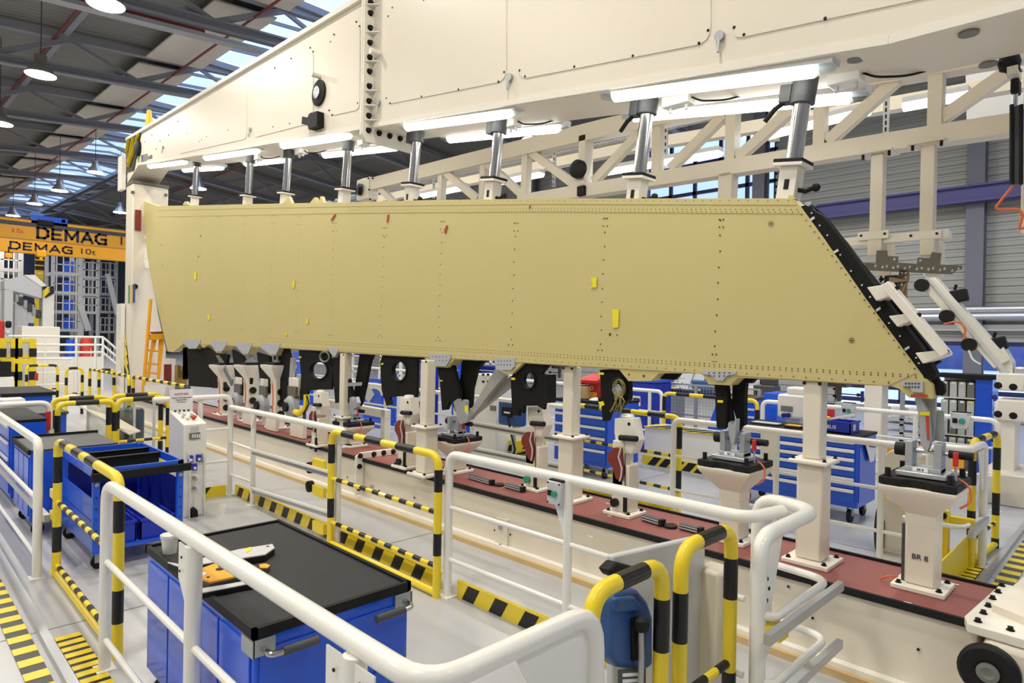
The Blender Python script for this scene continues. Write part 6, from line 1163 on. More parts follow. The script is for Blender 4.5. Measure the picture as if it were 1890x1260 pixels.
MB().extr([PY(a, b, 7.885) for a, b in ((936, 832), (940, 821), (945, 820), (944, 832))], (0, .02, 0)).build('black_opening', rubber, ym, smooth=0); MB().extr([PY(a, b, 7.885) for a, b in ((963, 828), (972, 818), (972, 828))], (0, .02, 0)).build('black_stripe', rubber, ym, smooth=0); MB().extr([PY(a, b, 7.885) for a, b in ((917, 832), (919, 824), (924, 820), (919, 836))], (0, .02, 0)).build('black_stripe', rubber, ym, smooth=0); MB().tube([PY(926, 812, 8.1), PY(926, 790, 8.1), PY(950, 778, 8.1), PY(958, 790, 8.1)], .04, 8).build('handle', yellow, ym)
# blue cabinets and round guard seen between the left ribs
for k, (a, c, py0, py1, y, lb) in enumerate(((700, 706, 690, 800, 8.2, 'narrow blue board between the left pair of holed ribs'), (772, 783, 668, 800, 8.4, 'blue notice board left of the square column by the forked bracket'), (640, 700, 776, 800, 7.8, 'low blue cart behind the tape-tied forked bracket'), (540, 556, 650, 680, 8.6, 'small blue cabinet left of the first holed rib'), (834, 846, 664, 700, 8.6, 'small blue box between the arms of the middle forked bracket'), (880, 912, 676, 690, 9.2, 'dark blue case behind the top of the grey strut'))):
    a_, b_ = PY(a, py1, y), PY(c, py0, y); g = T('blue_cabinet', lb, 'cabinet', V((a_.x, y, 0))); B('body', (blue, plblue, blue, blue, blue, dblue)[k], g, (V((a_.x, y, 0)), V((b_.x, y + .4, b_.z))), bevel=.01); B('white_band', white, g, (V((a_.x, y - .006, a_.z + (b_.z - a_.z) * .45)), V((b_.x, y, a_.z + (b_.z - a_.z) * .52))), smooth=0)
rg = T('round_guard', 'blue board with white half-round guard between the left forked brackets', 'guard', V((PY(690, 740, 7.9).x, 7.9, 0))); B('board', blue, rg, (V((PY(672, 700, 7.9).x, 7.9, 0)), PY(706, 700, 7.9) + V((0, .05, 0))), bevel=.01)
MB().extr([PY(690 + 19 * math.cos(t), 728 - 22 * math.sin(t), 7.89) for t in [math.pi * j / 12 for j in range(13)]] + [PY(690 + 13 * math.cos(t), 730 - 13 * math.sin(t), 7.89) for t in [math.pi * j / 12 for j in range(12, -1, -1)]], (0, .02, 0)).build('half_ring', white, rg, smooth=0); MB().extr([PY(a, b, 7.885) for a, b in ((676, 712), (684, 716), (690, 728), (680, 744), (674, 735))], (0, .02, 0)).build('grey_wedge', lgrey, rg, smooth=0)
# far white platform posts and long white low wall
pw = T('cream_trough', 'long cream channel rail behind the left flared pedestals', 'channel', V((PY(640, 750, 6.1).x, 6.1, 0))); MB().frame(PY(600, 742, 6.1), PY(716, 764, 6.1), .12, .14).build('channel', creamw, pw, bevel=.006)
for px in (604, 712): q = PY(px, 760, 6.1); B('leg', creamw, pw, (V((q.x - .06, 6.04, 0)), V((q.x + .06, 6.16, PY(px, 755, 6.1).z))), bevel=.006)
# tall white racks far back between ribs
for k, (px, lb) in enumerate(((650, 'white tubular rack far behind the left forked bracket'), (720, 'white tubular rack far behind the middle holed rib'), (905, 'white perforated rack far behind the grey strut top'))):
    y = 13.0; x = PY(px, 660, y).x; g = T('tube_rack', lb, 'rack', (x, y, 0), group='white racks of the far station')
    for s in (-.6, 0, .6): B('upright', white, g, ((x + s - .04, y, 0), (x + s + .04, y + .08, 2.4)), smooth=0)
    for z in (.6, 1.2, 1.8, 2.35): B('shelf', lgrey, g, ((x - .64, y, z), (x + .64, y + .5, z + .05)), smooth=0)
    for s in (-.55, .1): B('blue_box', plblue, g, ((x + s, y + .05, 1.25), (x + s + .4, y + .4, 1.6)), bevel=.02)
# T-handle clamps hanging under the panel
for px, py, lb in ((1033, 676, 'dark T-handle clamp hanging under the panel left of the square column'), (1549, 708, 'dark T-handle clamp hanging under the panel by the blue crate')):
    q = PY(px, py, 4.62); g = T('tee_clamp', lb, 'clamp', q, group='T-handle clamps under the panel'); B('head', rust if False else taupe, g, (q + V((-.06, -.05, -.02)), q + V((.06, .05, .01))), smooth=0); s = .11 if px < 1200 else .12
    MB().cyl(q, q - V((0, 0, s)), .018, 10, .014).build('stem', taupe, g); sg = 1 if px > 1200 else -1; MB().cyl(q - V((0, 0, s * .55)), q - V((-sg * .12, 0, s * .55)), .004, 6).build('lever_rod', rubber, g); MB().lathe(q - V((-sg * .12, 0, s * .55 + .012)), [(.002, 0), (.013, .006), (.013, .018), (.002, .024)], 10).build('lever_ball', rubber, g)
# ================================================================== LATTICE TRUSS
YT = 6.1
lt = T('lattice_truss', 'cream lattice truss frame behind the hanging posts, carrying the hanging arms', 'truss', (-4, YT, 3.5))
def bar(a, c, h, w_=.14, y=YT, nm='chord', m=cream, p=None): MB().frame(PY(*a, y), PY(*c, y), w_, h).build(nm, m, lt if p is None else p, smooth=0)
zl0 = PY(1690, 262, YT).z
A_ = PY(688, 372, YT); B_ = PY(1900, 240, YT)
MB().frame(PY(962, 372, YT), PY(1620, 268, YT), .16, .15).build('lower_chord', cream, lt, smooth=0); MB().frame(PY(1620, 268, YT), PY(1930, 222, YT), .16, .15).build('lower_chord', cream, lt, smooth=0)
bar((680, 343), (1124, 237), .2, .16, nm='upper_chord'); bar((1120, 238), (1400, 178), .2, .16, nm='upper_chord'); bar((1400, 178), (1900, 88), .2, .16, nm='upper_chord')
B('end_plate', creamw, lt, (PY(667, 372, YT) + V((0, -.1, 0)), PY(690, 328, YT) + V((0, .1, 0))), bevel=.01)
for a, b in ((681, 329), (689, 329), (682, 350), (684, 368)): q = PY(a, b, YT - .1); MB().cyl(q, q - V((0, .02, 0)), .015, 8).build('bolt', rubber, lt)
for px, pa, pb, wd in ((815, 318, 372, .1), (893, 300, 370, .1), (971, 280, 360, .1), (1080, 252, 366, .16), (1214, 225, 330, .1), (1352, 205, 300, .13), (1515, 160, 270, .1), (1728, 130, 250, .13)): bar((px + 2, pa), (px - 1, pb), wd, .1, nm='vertical')
for a, c in (((822, 317), (882, 368)), ((700, 345), (728, 374)), ((982, 282), (1071, 348)), ((1097, 335), (1182, 245)), ((898, 300), (968, 362)), ((1238, 312), (1338, 212)), ((1362, 292), (1470, 195)), ((1528, 262), (1655, 148)), ((1728, 226), (1880, 120))): bar(a, c, .1, .08, nm='diagonal')
# rear truss plane with lamps and cable tray between
YT2 = 7.6
for a, c, h in (((700, 368), (1190, 268), .14), ((1190, 268), (1640, 195), .14), ((700, 352), (1200, 245), .1), ((1640, 195), (1900, 150), .14)): MB().frame(PY(*a, YT2), PY(*c, YT2), .14, h).build('rear_chord', cream, lt, smooth=0)
for px, pa, pb in ((1190, 232, 330), (1430, 178, 260)): MB().frame(PY(px, pa, YT2), PY(px - 2, pb, YT2), .1, .1).build('rear_vertical', cream, lt, smooth=0)
for a, c in (((1071, 315), (1072, 300)),): pass
for px, py, m in ((1070, 313, rubber),):
    q = PY(px, py, YT - .1); MB().lathe(q, [(.02, 0), (.11, 0), (.11, .06), (.05, .09), (.02, .09)], 20, V((0, -1, 0))).build('end_cap', rubber, lt)
B('black_bracket', rubber, lt, (PY(1064, 362, YT - .12), PY(1078, 341, YT - .12) + V((0, .06, 0))), bevel=.01)
q = PY(667, 350, YT - .1); MB().lathe(q, [(.02, 0), (.1, 0), (.1, .06), (.02, .08)], 18, V((-.4, -1, 0))).build('end_cap', rubber, lt)
MB().frame(PY(1345, 320, YT), PY(1340, 420, YT), .14, .14, V((1, 0, 0))).build('hanger_post', cream, lt, smooth=0)
for px, py in ((1345, 326),): B('hanger_plate', cream, lt, (PY(px - 10, py - 1, YT) - V((0, .12, 0)), PY(px + 10, py - 4, YT) + V((0, .12, 0))), smooth=0)
# tray
ct = T('cable_tray', 'galvanised mesh cable tray running between the truss planes', 'cable tray', PY(900, 310, 7.0)); ctm = MB()
for off in (-.18, -.06, .06, .18): ctm.frame(PY(690, 352, 7.0) + V((0, off, 0)), PY(1330, 208, 7.0) + V((0, off, 0)), .012, .012)
P_, Q_ = PY(690, 352, 7.0), PY(1330, 208, 7.0); n = 150
for k in range(n): q = P_.lerp(Q_, k / n); ctm.frame(q + V((0, -.18, .07)), q + V((0, -.18, 0)), .01, .01).frame(q + V((0, -.18, 0)), q + V((0, .18, 0)), .01, .01).frame(q + V((0, .18, 0)), q + V((0, .18, .07)), .01, .01)
ctm.build('mesh', galv, ct, smooth=0, kind='stuff'); MB().frame(P_ + V((0, .05, .03)), Q_ + V((0, .05, .03)), .1, .05).build('cables', mgrey, ct, smooth=0)
for k, (a, c, y, lb) in enumerate((((780, 362), (860, 346), 6.9, 'tube lamp inside the left end of the lattice truss'), ((915, 338), (1000, 322), 6.9, 'tube lamp inside the lattice truss below the second upright'), ((1120, 318), (1330, 283), 6.9, 'long tube lamp inside the lattice truss in front of the blue window'), ((1420, 250), (1605, 205), 6.9, 'tube lamp inside the lattice truss right of the right chrome post'), ((1668, 198), (1790, 176), 6.9, 'short tube lamp inside the lattice truss at the right'))):
    p, q = PY(*a, y), PY(*c, y); d = (q - p).normalized(); u = V((-d.z, 0, d.x)); u = u if u.z > 0 else -u; g = T('tube_lamp', lb, 'lamp', (p + q) / 2, group='fluorescent tube lamps inside the truss')
    MB().frame(p + u * .05, q + u * .05, .13, .05, u).build('housing', lgrey, g); rows = [[s + V((0, .062 * math.cos(t), 0)) - u * (.065 * math.sin(t) - .025) for t in [math.pi * j / 8 for j in range(9)]] for s in (p, q)]; MB().loops(rows).build('diffuser', lampon, g)
for k, (px, pa, pb) in enumerate(((1635, 150, 245), (1228, 210, 310), (800, 310, 365), (1022, 270, 345), (1730, 140, 215))):
    g = T('perforated_strut', ('perforated strut hanging at the right, left of the last truss upright', 'perforated strut hanging right of the second chrome post', 'perforated strut hanging in the left truss bays', 'perforated strut hanging behind the round black truss cap', 'perforated strut with cables beside the last truss upright')[k], 'strut', PY(px, pb, 6.9)); a_, b_ = PY(px + 2, pa, 6.9), PY(px, pb, 6.9); MB().frame(a_, b_, .05, .02, V((0, 1, 0))).build('channel', galv, g, smooth=0)
    for j in range(8): q = a_.lerp(b_, (j + .5) / 8); B('slot', rubber, g, (q - V((.008, .012, .02)), q + V((.008, .0, .02))), smooth=0)
# hanging arms with template
ha = T('template_hanger', 'two cream arms hanging from the truss with a cross bar holding dark templates', 'fixture', PY(1670, 450, YT))
for px0, py0, px1, py1 in ((1627, 285, 1614, 441), (1717, 268, 1710, 441)):
    a_ = PY(px0, py0, YT); b_ = PY(px1, py1, YT); a_.x = b_.x = (a_.x + b_.x) / 2; B('arm', cream, ha, (a_ - V((.05, .05, 0)), b_ + V((.05, .05, 0))), bevel=.008)
    B('head_plate', cream, ha, (a_ - V((.13, .12, .0)), a_ + V((.13, .12, .02))), bevel=.004)
    for s in (-.1, .1): MB().cyl(a_ + V((s, -.08, -.04)), a_ + V((s, -.08, 0)), .012, 8).build('head_bolt', rubber, ha)
    B('clamp_plate', creamw, ha, (V((b_.x - .12, YT - .12, b_.z - .02)), V((b_.x + .12, YT - .09, b_.z + .05))), bevel=.004)
    pins('clamp_bolt', rubber, ha, [V((b_.x + s, YT - .12, b_.z + .02)) for s in (-.09, .09)], (0, -1, 0), .007, .008)
    B('drop_block', cream, ha, (PY(px1 + 4, 475, YT) + V((-.04, -.12, 0)), PY(px1 + 22, 443, YT) + V((.0, .04, 0))), bevel=.01)
    c_ = PY(px1 - 2, 512, YT + .3); B('stub', cream, ha, (V((b_.x - .06, YT + .2, c_.z)), V((b_.x + .06, YT + .32, b_.z))), bevel=.006)
zc9 = PY(1650, 442, YT).z; B('cross_bar', creamw, ha, (V((PY(1545, 440, YT).x, YT - .1, zc9 - .04)), V((PY(1756, 440, YT).x, YT + .02, zc9 + .035))), bevel=.008)
def holes_(L): return [[PY(a, b, YT - .16) for a, b in ell(x, y, r, r, 12)] for x, y, r in L]
tpl = [(1590, 484), (1616, 486), (1618, 462), (1637, 462), (1637, 472), (1657, 473), (1656, 484), (1692, 487), (1694, 475), (1716, 476), (1720, 465), (1737, 467), (1734, 488), (1776, 490), (1774, 497), (1766, 498), (1755, 506), (1590, 498)]
b = MB(); holed(b, [PY(x, y, YT - .16) for x, y in tpl], holes_([(1594, 489, 3), (1615, 490, 3), (1628, 492.5, 3), (1636, 491, 3), (1648, 493.5, 3), (1656.5, 491.5, 3), (1669.5, 494.5, 3), (1678.5, 492.5, 3), (1691.5, 496, 3), (1700.5, 494, 3), (1713, 496.5, 3), (1721.5, 494.5, 3), (1734.5, 498, 3), (1743, 495.5, 3), (1757, 499, 2.6), (1768.5, 495, 2.6), (1650, 478, 3), (1698, 480, 3)]), (0, .02, 0)); b.build('template', taupe, ha, smooth=0)
t2 = T('drop_template', 'brown T-shaped drop template with holes below the cross template', 'template', PY(1667, 580, YT)); b = MB(); holed(b, [PY(x, y, YT - .2) for x, y in ((1641, 511), (1658, 510), (1660, 501), (1666, 498), (1675, 499), (1678, 506), (1677, 518), (1674, 522), (1674, 570), (1670, 582), (1660, 580), (1658, 560), (1658, 524), (1641, 522))], holes_([(1664, 503, 2.4), (1671, 503, 2.4), (1671, 511.5, 2.2), (1664, 525, 2.4), (1663, 569, 2)]), (0, .02, 0)); b.build('plate', mat('brown_plate', (140, 124, 100), .5), t2, smooth=0)
MB().frame(PY(1664, 500, YT - .18), PY(1664, 492, YT - .14), .03, .03).build('joint', taupe, t2, smooth=0); B('black_clamp', rubber, t2, (PY(1631, 527, YT - .18), PY(1656, 507, YT - .18) + V((0, .08, 0))), bevel=.01); MB().cyl(PY(1631, 515, YT - .14), PY(1623, 515, YT - .14), .012, 8).build('screw_stem', rubber, t2); MB().cyl(PY(1627, 515, YT - .14), PY(1625, 515, YT - .14), .03, 8).build('wing_nut', rubber, t2)
# gas strut at the right
gs = T('balancer_cylinder', 'black and grey cylinder hanging at the right edge with orange cable', 'cylinder', PY(1876, 340, 4.9))
q = PY(1863, 116, 4.9); MB().lathe(q, [(.01, -.06), (.05, -.04), (.06, 0), (.05, .04), (.01, .06)], 14).build('ball', rubber, gs); MB().frame(q, PY(1872, 135, 4.9), .07, .07).build('neck', rubber, gs); B('mount_plate', creamw, gs, (PY(1858, 138, 4.85), PY(1886, 133, 5.0)), smooth=0)
B('upper_body', rubber, gs, (PY(1864, 172, 4.86), PY(1881, 141, 4.86) + V((0, .1, 0))), bevel=.01); MB().cyl(PY(1874, 172, 4.9), PY(1873, 195, 4.9), .014, 8).build('rod', steel, gs); B('lower_body', dgrey, gs, (PY(1866, 340, 4.86), PY(1886, 192, 4.86) + V((0, .1, 0))), bevel=.008)
for s in (1867.5, 1885): MB().cyl(PY(s, 193, 4.85), PY(s - .5, 340, 4.85), .012, 6).build('tie_rod', rubber, gs)
MB().tube(fillet([PY(1870, 342, 4.88), PY(1838, 382, 4.88), PY(1842, 386, 4.88), PY(1880, 386, 4.88), PY(1888, 396, 4.88), PY(1880, 425, 4.88), PY(1900, 415, 4.88)], .05), .008, 8).build('orange_cable', orng, gs)
rc = T('right_column', 'cream square column at the right edge behind the hanging cylinder', 'column', (PY(1900, 300, 5.4).x, 5.4, 0)); a_ = PY(1887.5, 200, 5.4); B('shaft', cream, rc, ((a_.x, 5.4, PY(1888, 430, 5.4).z), (a_.x + .3, 5.7, 4.2)), bevel=.01)
pnl = tag(MB().extr([PY(1784, 222, 8.4), PY(1782, 128, 8.4), PY(1910, 90, 8.4), PY(1910, 205, 8.4)], (0, .03, 0)).build('grey_panel', lgrey, smooth=0), 'pale grey flat panel behind the last truss bay at the right', 'panel')
# inclined arm with black pads
YA = 10.6
ia = T('inclined_arm', 'cream inclined arm with black round pads, leaning from a block at the right', 'fixture', (PY(1862, 760, YA).x, YA, 0))
a_, b_ = PY(1716, 520, YA), PY(1852, 672, YA); MB().frame(a_, b_, .2, .3, V((0, 1, 0))).build('arm', creamw, ia, bevel=.01)
MB().extr([PY(x, y, YA - .18) for x, y in ((1703, 505), (1709, 505), (1862, 688), (1858, 692), (1850, 690), (1846, 682))], (0, .36, 0)).build('face_plate', lgrey, ia, smooth=0)
MB().extr([PY(x, y, YA - .1) for x, y in ((1846, 690), (1826, 660), (1852, 640), (1868, 668), (1870, 695))], (0, .3, 0)).build('knee', creamw, ia, smooth=0)
for x, y in ((1704, 527), (1750, 584), (1791, 636)): q = PY(x, y, YA - .1); MB().cyl(q - V((0, .12, 0)), q, .088, 20).build('black_pad', rubber, ia)
for x, y in ((1770, 545), (1842, 633)): MB().frame(PY(x - 15, y + 4, YA), PY(x + 16, y - 2, YA), .16, .17).build('black_clamp', rubber, ia, bevel=.02); MB().cyl(PY(x - 8, y - 10, YA), PY(x - 5, y - 20, YA), .02, 8).build('clamp_screw', rubber, ia)
B('block', creamw, ia, (PY(1838, 720, YA - .2), PY(1892, 690, YA - .2) + V((0, .5, 0))), bevel=.02); B('block', creamw, ia, (PY(1838, 775, YA - .2), PY(1900, 740, YA - .2) + V((0, .5, 0))), bevel=.02); B('motor', alu, ia, (PY(1870, 705, YA - .1), PY(1896, 678, YA - .1) + V((0, .3, 0))), bevel=.02)
xx0, xx1 = PY(1838, 800, YA).x, PY(1877, 800, YA).x; B('column', creamw, ia, ((xx0, YA - .15, 0), (xx1, YA + .3, PY(1860, 740, YA).z)), bevel=.01); B('foot', cream, ia, ((xx0 - .1, YA - .5, 0), (xx1 + 1.6, YA + .6, .4)), bevel=.02)
pins('bolt', rubber, ia, [PY(x, y, YA - .2) for x, y in ((1842, 711), (1870, 714), (1842, 764), (1870, 767))], (0, -1, 0), .03, .02)
MB().tube(fillet([PY(1742, 598, YA - .25), PY(1768, 592, YA - .25), PY(1782, 604, YA - .25), PY(1780, 625, YA - .25)], .2), .014, 6).build('cable', orng, ia); MB().tube(fillet([PY(1788, 646, YA - .25), PY(1795, 664, YA - .25), PY(1810, 672, YA - .25)], .2), .012, 6).build('cable', white, ia)
# ================================================================== LEFT BACKGROUND
# cranes
def girder(label, X, t0, t1, b0, b1, word, wpx, tpx, num, npx, m):
    a, c, d, e = PX(-60, t0 - .105 * 60, X), PX(330, t1 + .105 * 100, X), PX(330, b1 + .085 * 100, X), PX(-60, b0 - .08 * 60, X)
    zt_, zb_ = (a.z + c.z) / 2, (d.z + e.z) / 2; g = T('crane_girder', label, 'crane', (X, (a.y + c.y) / 2, zb_)); B('box_girder', m, g, ((X - .5, a.y, zb_), (X, c.y + 9, zt_)), smooth=0); B('rail', dgrey, g, ((X - .3, a.y, zt_), (X - .15, c.y + 9, zt_ + .08)), smooth=0); B('top_line', dgrey, g, ((X, a.y, zt_ - .3), (X + .01, c.y + 9, zt_ - .12)), smooth=0) if word == 'DEMAG' and num == '10' else None
    y0, y1 = PX(wpx[0], tpx, X).y, PX(wpx[1], tpx + 12, X).y; zc_ = zb_ + (zt_ - zb_) * (.38 if num == '10' else .5)
    GL = {'D': [((.0, 0), (0, 1)), ((0, 1), (.6, 1)), ((.6, 1), (.9, .75)), ((.9, .75), (.9, .25)), ((.9, .25), (.6, 0)), ((.6, 0), (0, 0))], 'E': [((0, 0), (0, 1)), ((0, 1), (.75, 1)), ((0, .5), (.65, .5)), ((0, 0), (.75, 0))], 'M': [((0, 0), (0, 1)), ((0, 1), (.55, .2)), ((.55, .2), (1.1, 1)), ((1.1, 1), (1.1, 0))], 'A': [((0, 0), (.5, 1)), ((.5, 1), (1, 0)), ((.22, .3), (.78, .3))], 'G': [((.95, .95), (.3, 1)), ((.3, 1), (0, .72)), ((0, .72), (0, .28)), ((0, .28), (.3, 0)), ((.3, 0), (.95, 0)), ((.95, 0), (.95, .48)), ((.95, .48), (.55, .48))]}
    hL = (zt_ - zb_) * .52; sL = (y1 - y0) / 6.55; u0 = .12
    for ch in word:
        lm = MB()
        for (pa, pb) in GL[ch]:
            A_ = V((X + .012, y0 + (u0 + pa[0]) * sL, zc_ + (pa[1] - .5) * hL)); B2 = V((X + .012, y0 + (u0 + pb[0]) * sL, zc_ + (pb[1] - .5) * hL)); dd = (B2 - A_).normalized() * hL * .11
            lm.frame(A_ - dd, B2 + dd, hL * .24, .01, V((1, 0, 0)))
        lm.build('crane_letter', ink, g, smooth=0); u0 += {'D': 1.32, 'E': 1.2, 'M': 1.5, 'A': 1.35, 'G': 1.3}[ch]
    0 and text(g, 'crane_lettering', word, (X + .015, (y0 + y1) / 2, zc_), V((0, 1, 0)), V((0, 0, 1)), (zt_ - zb_) * .72, ink, width=y1 - y0, bold=0)
    text(g, 'load_lettering', num, (X + .015, PX(npx, tpx + 15, X).y, zc_), V((0, 1, 0)), V((0, 0, 1)), (zt_ - zb_) * .66, ink, width=(y1 - y0) * .3 * (.7 if num == '10' else .85), bold=0); return g, zt_
g, zg = girder('upper yellow crane girder with black lettering and blue trolley', -36, 402, 424, 439, 456, 'DEMAG', (67, 197), 433, '10', 232, orange)
text(g, 'note_lettering', '2 Zu.', (-35.98, PX(33, 427, -36).y, zg - .55), V((0, 1, 0)), V((0, 0, 1)), .22, redink)
girder('lower yellow crane girder with black lettering and 10t mark', -42, 441, 458, 464, 480, 'DEMAG', (17, 134), 453, '10t', 161, orange)
tr_ = T('crane_trolley', 'blue crane trolley on top of the upper yellow girder', 'trolley', PX(85, 415, -36.2)); B('frame', blue, tr_, (PX(55, 414, -36.4), PX(125, 404, -36.0) + V((0, 0, 0))), smooth=0); B('cabinet', mat('trolley_light_blue', (80, 140, 220), .5), tr_, (PX(55, 408, -36.5), PX(80, 394, -36.1)), smooth=0); B('drum', rubber, tr_, (PX(66, 417, -36.3), PX(100, 408, -35.9)), bevel=.05); B('motor', blue, tr_, (PX(108, 414, -36.4), PX(123, 404, -36.0)), bevel=.05)
hk = T('hook_block', 'small orange hook block hanging below the lower crane girder', 'hook', PX(76, 470, -41)); B('block', orange, hk, (PX(66, 474, -41.2), PX(87, 462, -40.9)), bevel=.05); MB().cyl(PX(76, 474, -41), PX(76, 480, -41), .08, 8).build('hook', orange, hk); MB().cyl(PX(72, 462, -41), PX(72, 452, -41), .02, 6).build('rope', rubber, hk)
h2 = T('hook_block', 'orange crab at the far left below the lower crane girder', 'hook', PX(16, 470, -41)); B('block', orange, h2, (PX(8, 476, -41), PX(24, 467, -40.8)), bevel=.05); MB().cyl(PX(16, 468, -40.9), PX(16, 455, -40.9), .03, 6).build('rope', rubber, h2)
# stair towers
def tower(label, X, xs_, floors, blueboxes=True, stair=None, m=lgrey):
    y0, y1 = PX(xs_[0], 560, X).y, PX(xs_[1], 560, X).y; g = T('stair_tower', label, 'platform tower', (X, y0, 0), group='platform towers at the far end'); zs = [PX(xs_[0], f_, X).z for f_ in floors]
    for y in (y0, y1):
        for x in (X, X - 2.2): B('post', m, g, ((x - .1, y - .1, 0), (x + .1, y + .1, max(zs) + 1.4)), smooth=0)
    for z in zs:
        B('deck', m, g, ((X - 2.3, y0, z - .2), (X + .12, y1, z)), smooth=0)
        for hh in (.5, 1.1): B('guard_rail', white, g, ((X + .05, y0, z + hh - .03), (X + .1, y1, z + hh + .03)), smooth=0)
        for k in range(4): y = y0 + (y1 - y0) * (k + .5) / 4; B('guard_post', white, g, ((X + .05, y - .03, z), (X + .1, y + .03, z + 1.1)), smooth=0)
        if blueboxes: B('blue_box', blue, g, ((X - .2, y1 - .95, z), (X + .04, y1 - .35, z + .75)), smooth=0)
    if stair:
        for (a, c) in stair: MB().frame(PX(*a, X + .2), PX(*c, X + .2), .35, .25, V((1, 0, 0))).build('stair_stringer', m, g, smooth=0)
    return g
tower('white platform tower with blue boxes under the crane girders', -52, (97, 146), (500.5, 536.5, 572, 606), stair=[((147, 560), (163, 610))])
tower('darker white stair tower right of the one with blue boxes', -60, (152, 180), (509, 541, 574), False, m=lgrey, stair=[((198, 505), (216, 580))])
tower('rightmost stair tower, half hidden by the tall column', -63, (182, 214), (508, 540, 573, 610), False)
tower('white platform at the far left under the crane girders', -48, (0, 38), (494, 530), False)
for k, (px, pa, pb, m, lb) in enumerate(((72, 470, 500, yellow, 'yellow striped post far left below the hook block'), (84, 545, 600, yellow, 'yellow striped post beside the far white jig column'), (55, 560, 580, yellow, 'yellow striped rail end far left'))): 
    g = T('striped_post', lb, 'post', PX(px, pb, -46)); a_, b_ = PX(px, pa, -46), PX(px, pb, -46); B('post', m, g, ((-46, b_.y - .2, 0), (-45.8, b_.y + .2, a_.z)), smooth=0)
    for j in range(3): z = b_.z + (a_.z - b_.z) * (j + .5) / 3; B('black_band', black, g, ((-46.01, b_.y - .21, z - .12), (-45.79, b_.y + .21, z + .12)), smooth=0)
# far second jig
fj = T('far_jig', 'second white jig frame far left with slanted girder and hazard plate', 'jig frame', PX(88, 600, -31)); X = -31
MB().extr([PX(a, b, X) for a, b in ((8, 517), (44, 508), (78, 530), (78, 550), (44, 541), (8, 533))], (-1, 0, 0)).build('girder', lgrey, fj, smooth=0); MB().extr([PX(a, b, X + .01) for a, b in ((44, 507), (64, 507), (86, 527), (77, 529))], (-.9, 0, 0)).build('top_face', white, fj, smooth=0)
B('column', white, fj, (V((X - .8, PX(79, 560, X).y, 0)), PX(100, 530, X)), smooth=0); B('column', lgrey, fj, (V((X - .8, PX(8, 560, X).y, 0)), PX(24, 535, X)), smooth=0)
MB().extr([PX(a, b, X + .05) for a, b in ((78, 529), (100, 528), (100, 541), (86, 549), (79, 549))], (-.04, 0, 0)).build('hazard_plate', black, fj, smooth=0)
for k in range(3): MB().extr([PX(a, b, X + .06) for a, b in ((79, 537 + k * 5), (88 - k * 0, 529 + k * 4), (93, 529 + k * 4), (79, 541 + k * 5))], (-.02, 0, 0)).build('hazard_stripe', yellow, fj, smooth=0)
fc_ = fj
tl = T('tool_cluster', 'dark clamps and tooling under the far jig girder', 'tooling', PX(45, 575, X)); 
for k in range(6): q = PX(30 + k * 8, 548 + k * 6, X - .3); B('clamp', dgrey if k % 2 else galv, tl, (q - V((.1, .06, .2)), q + V((.1, .08, .14))), bevel=.03)
for k in range(3): q = PX(32 + k * 12, 590, X - .4); B('stand', lgrey, tl, (V((q.x - .1, q.y - .1, 0)), V((q.x + .1, q.y + .1, q.z + .6))), smooth=0)
# cabinets, barrels, platform rail
X = -25
tag(B('machine_cover', creamw, None, (V((X - 1.8, PX(48, 640, X).y, 0)), PX(111, 603, X - .8)), bevel=.02), 'plain cream cabinet in the left background behind white rails', 'cabinet')
tag(B('blue_top_box', dblue, None, (PX(52, 606, X - 1.5), PX(63, 596, X - 1.2)), bevel=.02), 'small dark blue box peeking over the plain cream cabinet', 'box')
for px0, px1, pt_, m, lb in ((120, 139, 629, blue, 'blue barrel in the left background behind white rails'), (147, 172, 626, mat('barrel_red', (214, 66, 44), .45), 'red barrel in the left background behind white rails')):
    a_, b_ = PX(px0, pt_, X - 1.5), PX(px1, pt_, X - 1.5); r_ = (b_.y - a_.y) / 2; g = T('barrel', lb, 'barrel', (X - 1.5, (a_.y + b_.y) / 2, 0)); MB().lathe((X - 1.5, (a_.y + b_.y) / 2, 0), [(r_ * .9, 0), (r_, .06), (r_, .45), (r_ * 1.05, .48), (r_, .51), (r_, a_.z * .92), (r_ * .85, a_.z), (.05, a_.z)], 18).build('shell', m, g); MB().lathe((X - 1.5, (a_.y + b_.y) / 2, a_.z), [(.05, 0), (r_ * .8, 0), (r_ * .8, .04), (.05, .05)], 18).build('lid', m, g)
pr = T('platform_railing', 'white platform railing with sloping stair end left of the tall column', 'railing', (X, 3.6, 0)); y0, y1, y2 = PX(15, 621, X).y, PX(190, 622, X).y, PX(225, 645, X).y
for py in (621.5, 636, 650): z = PX(150, py, X).z; MB().cyl((X, y0, z), (X, y1, z), .035, 8).build('rail', white, pr); MB().cyl((X, y1, z), (X, y2, z - .55), .035, 8).build('stair_rail', white, pr)
for px in (48, 84, 141, 176, 190): q = PX(px, 622, X); MB().cyl((X, q.y, 0), (X, q.y, q.z), .035, 8).build('post', white, pr)
for k in range(8): q = PX(168 + k * 6, 652, X - .6); MB().cyl((X - .6, q.y, q.z - .6), (X - .6, q.y, q.z + .2), .012, 6).build('baluster', lgrey, pr)
zdk = PX(150, 659, X).z; B('deck', creamw, pr, ((X - .6, y0, 0), (X - .02, y1, zdk)), smooth=0)
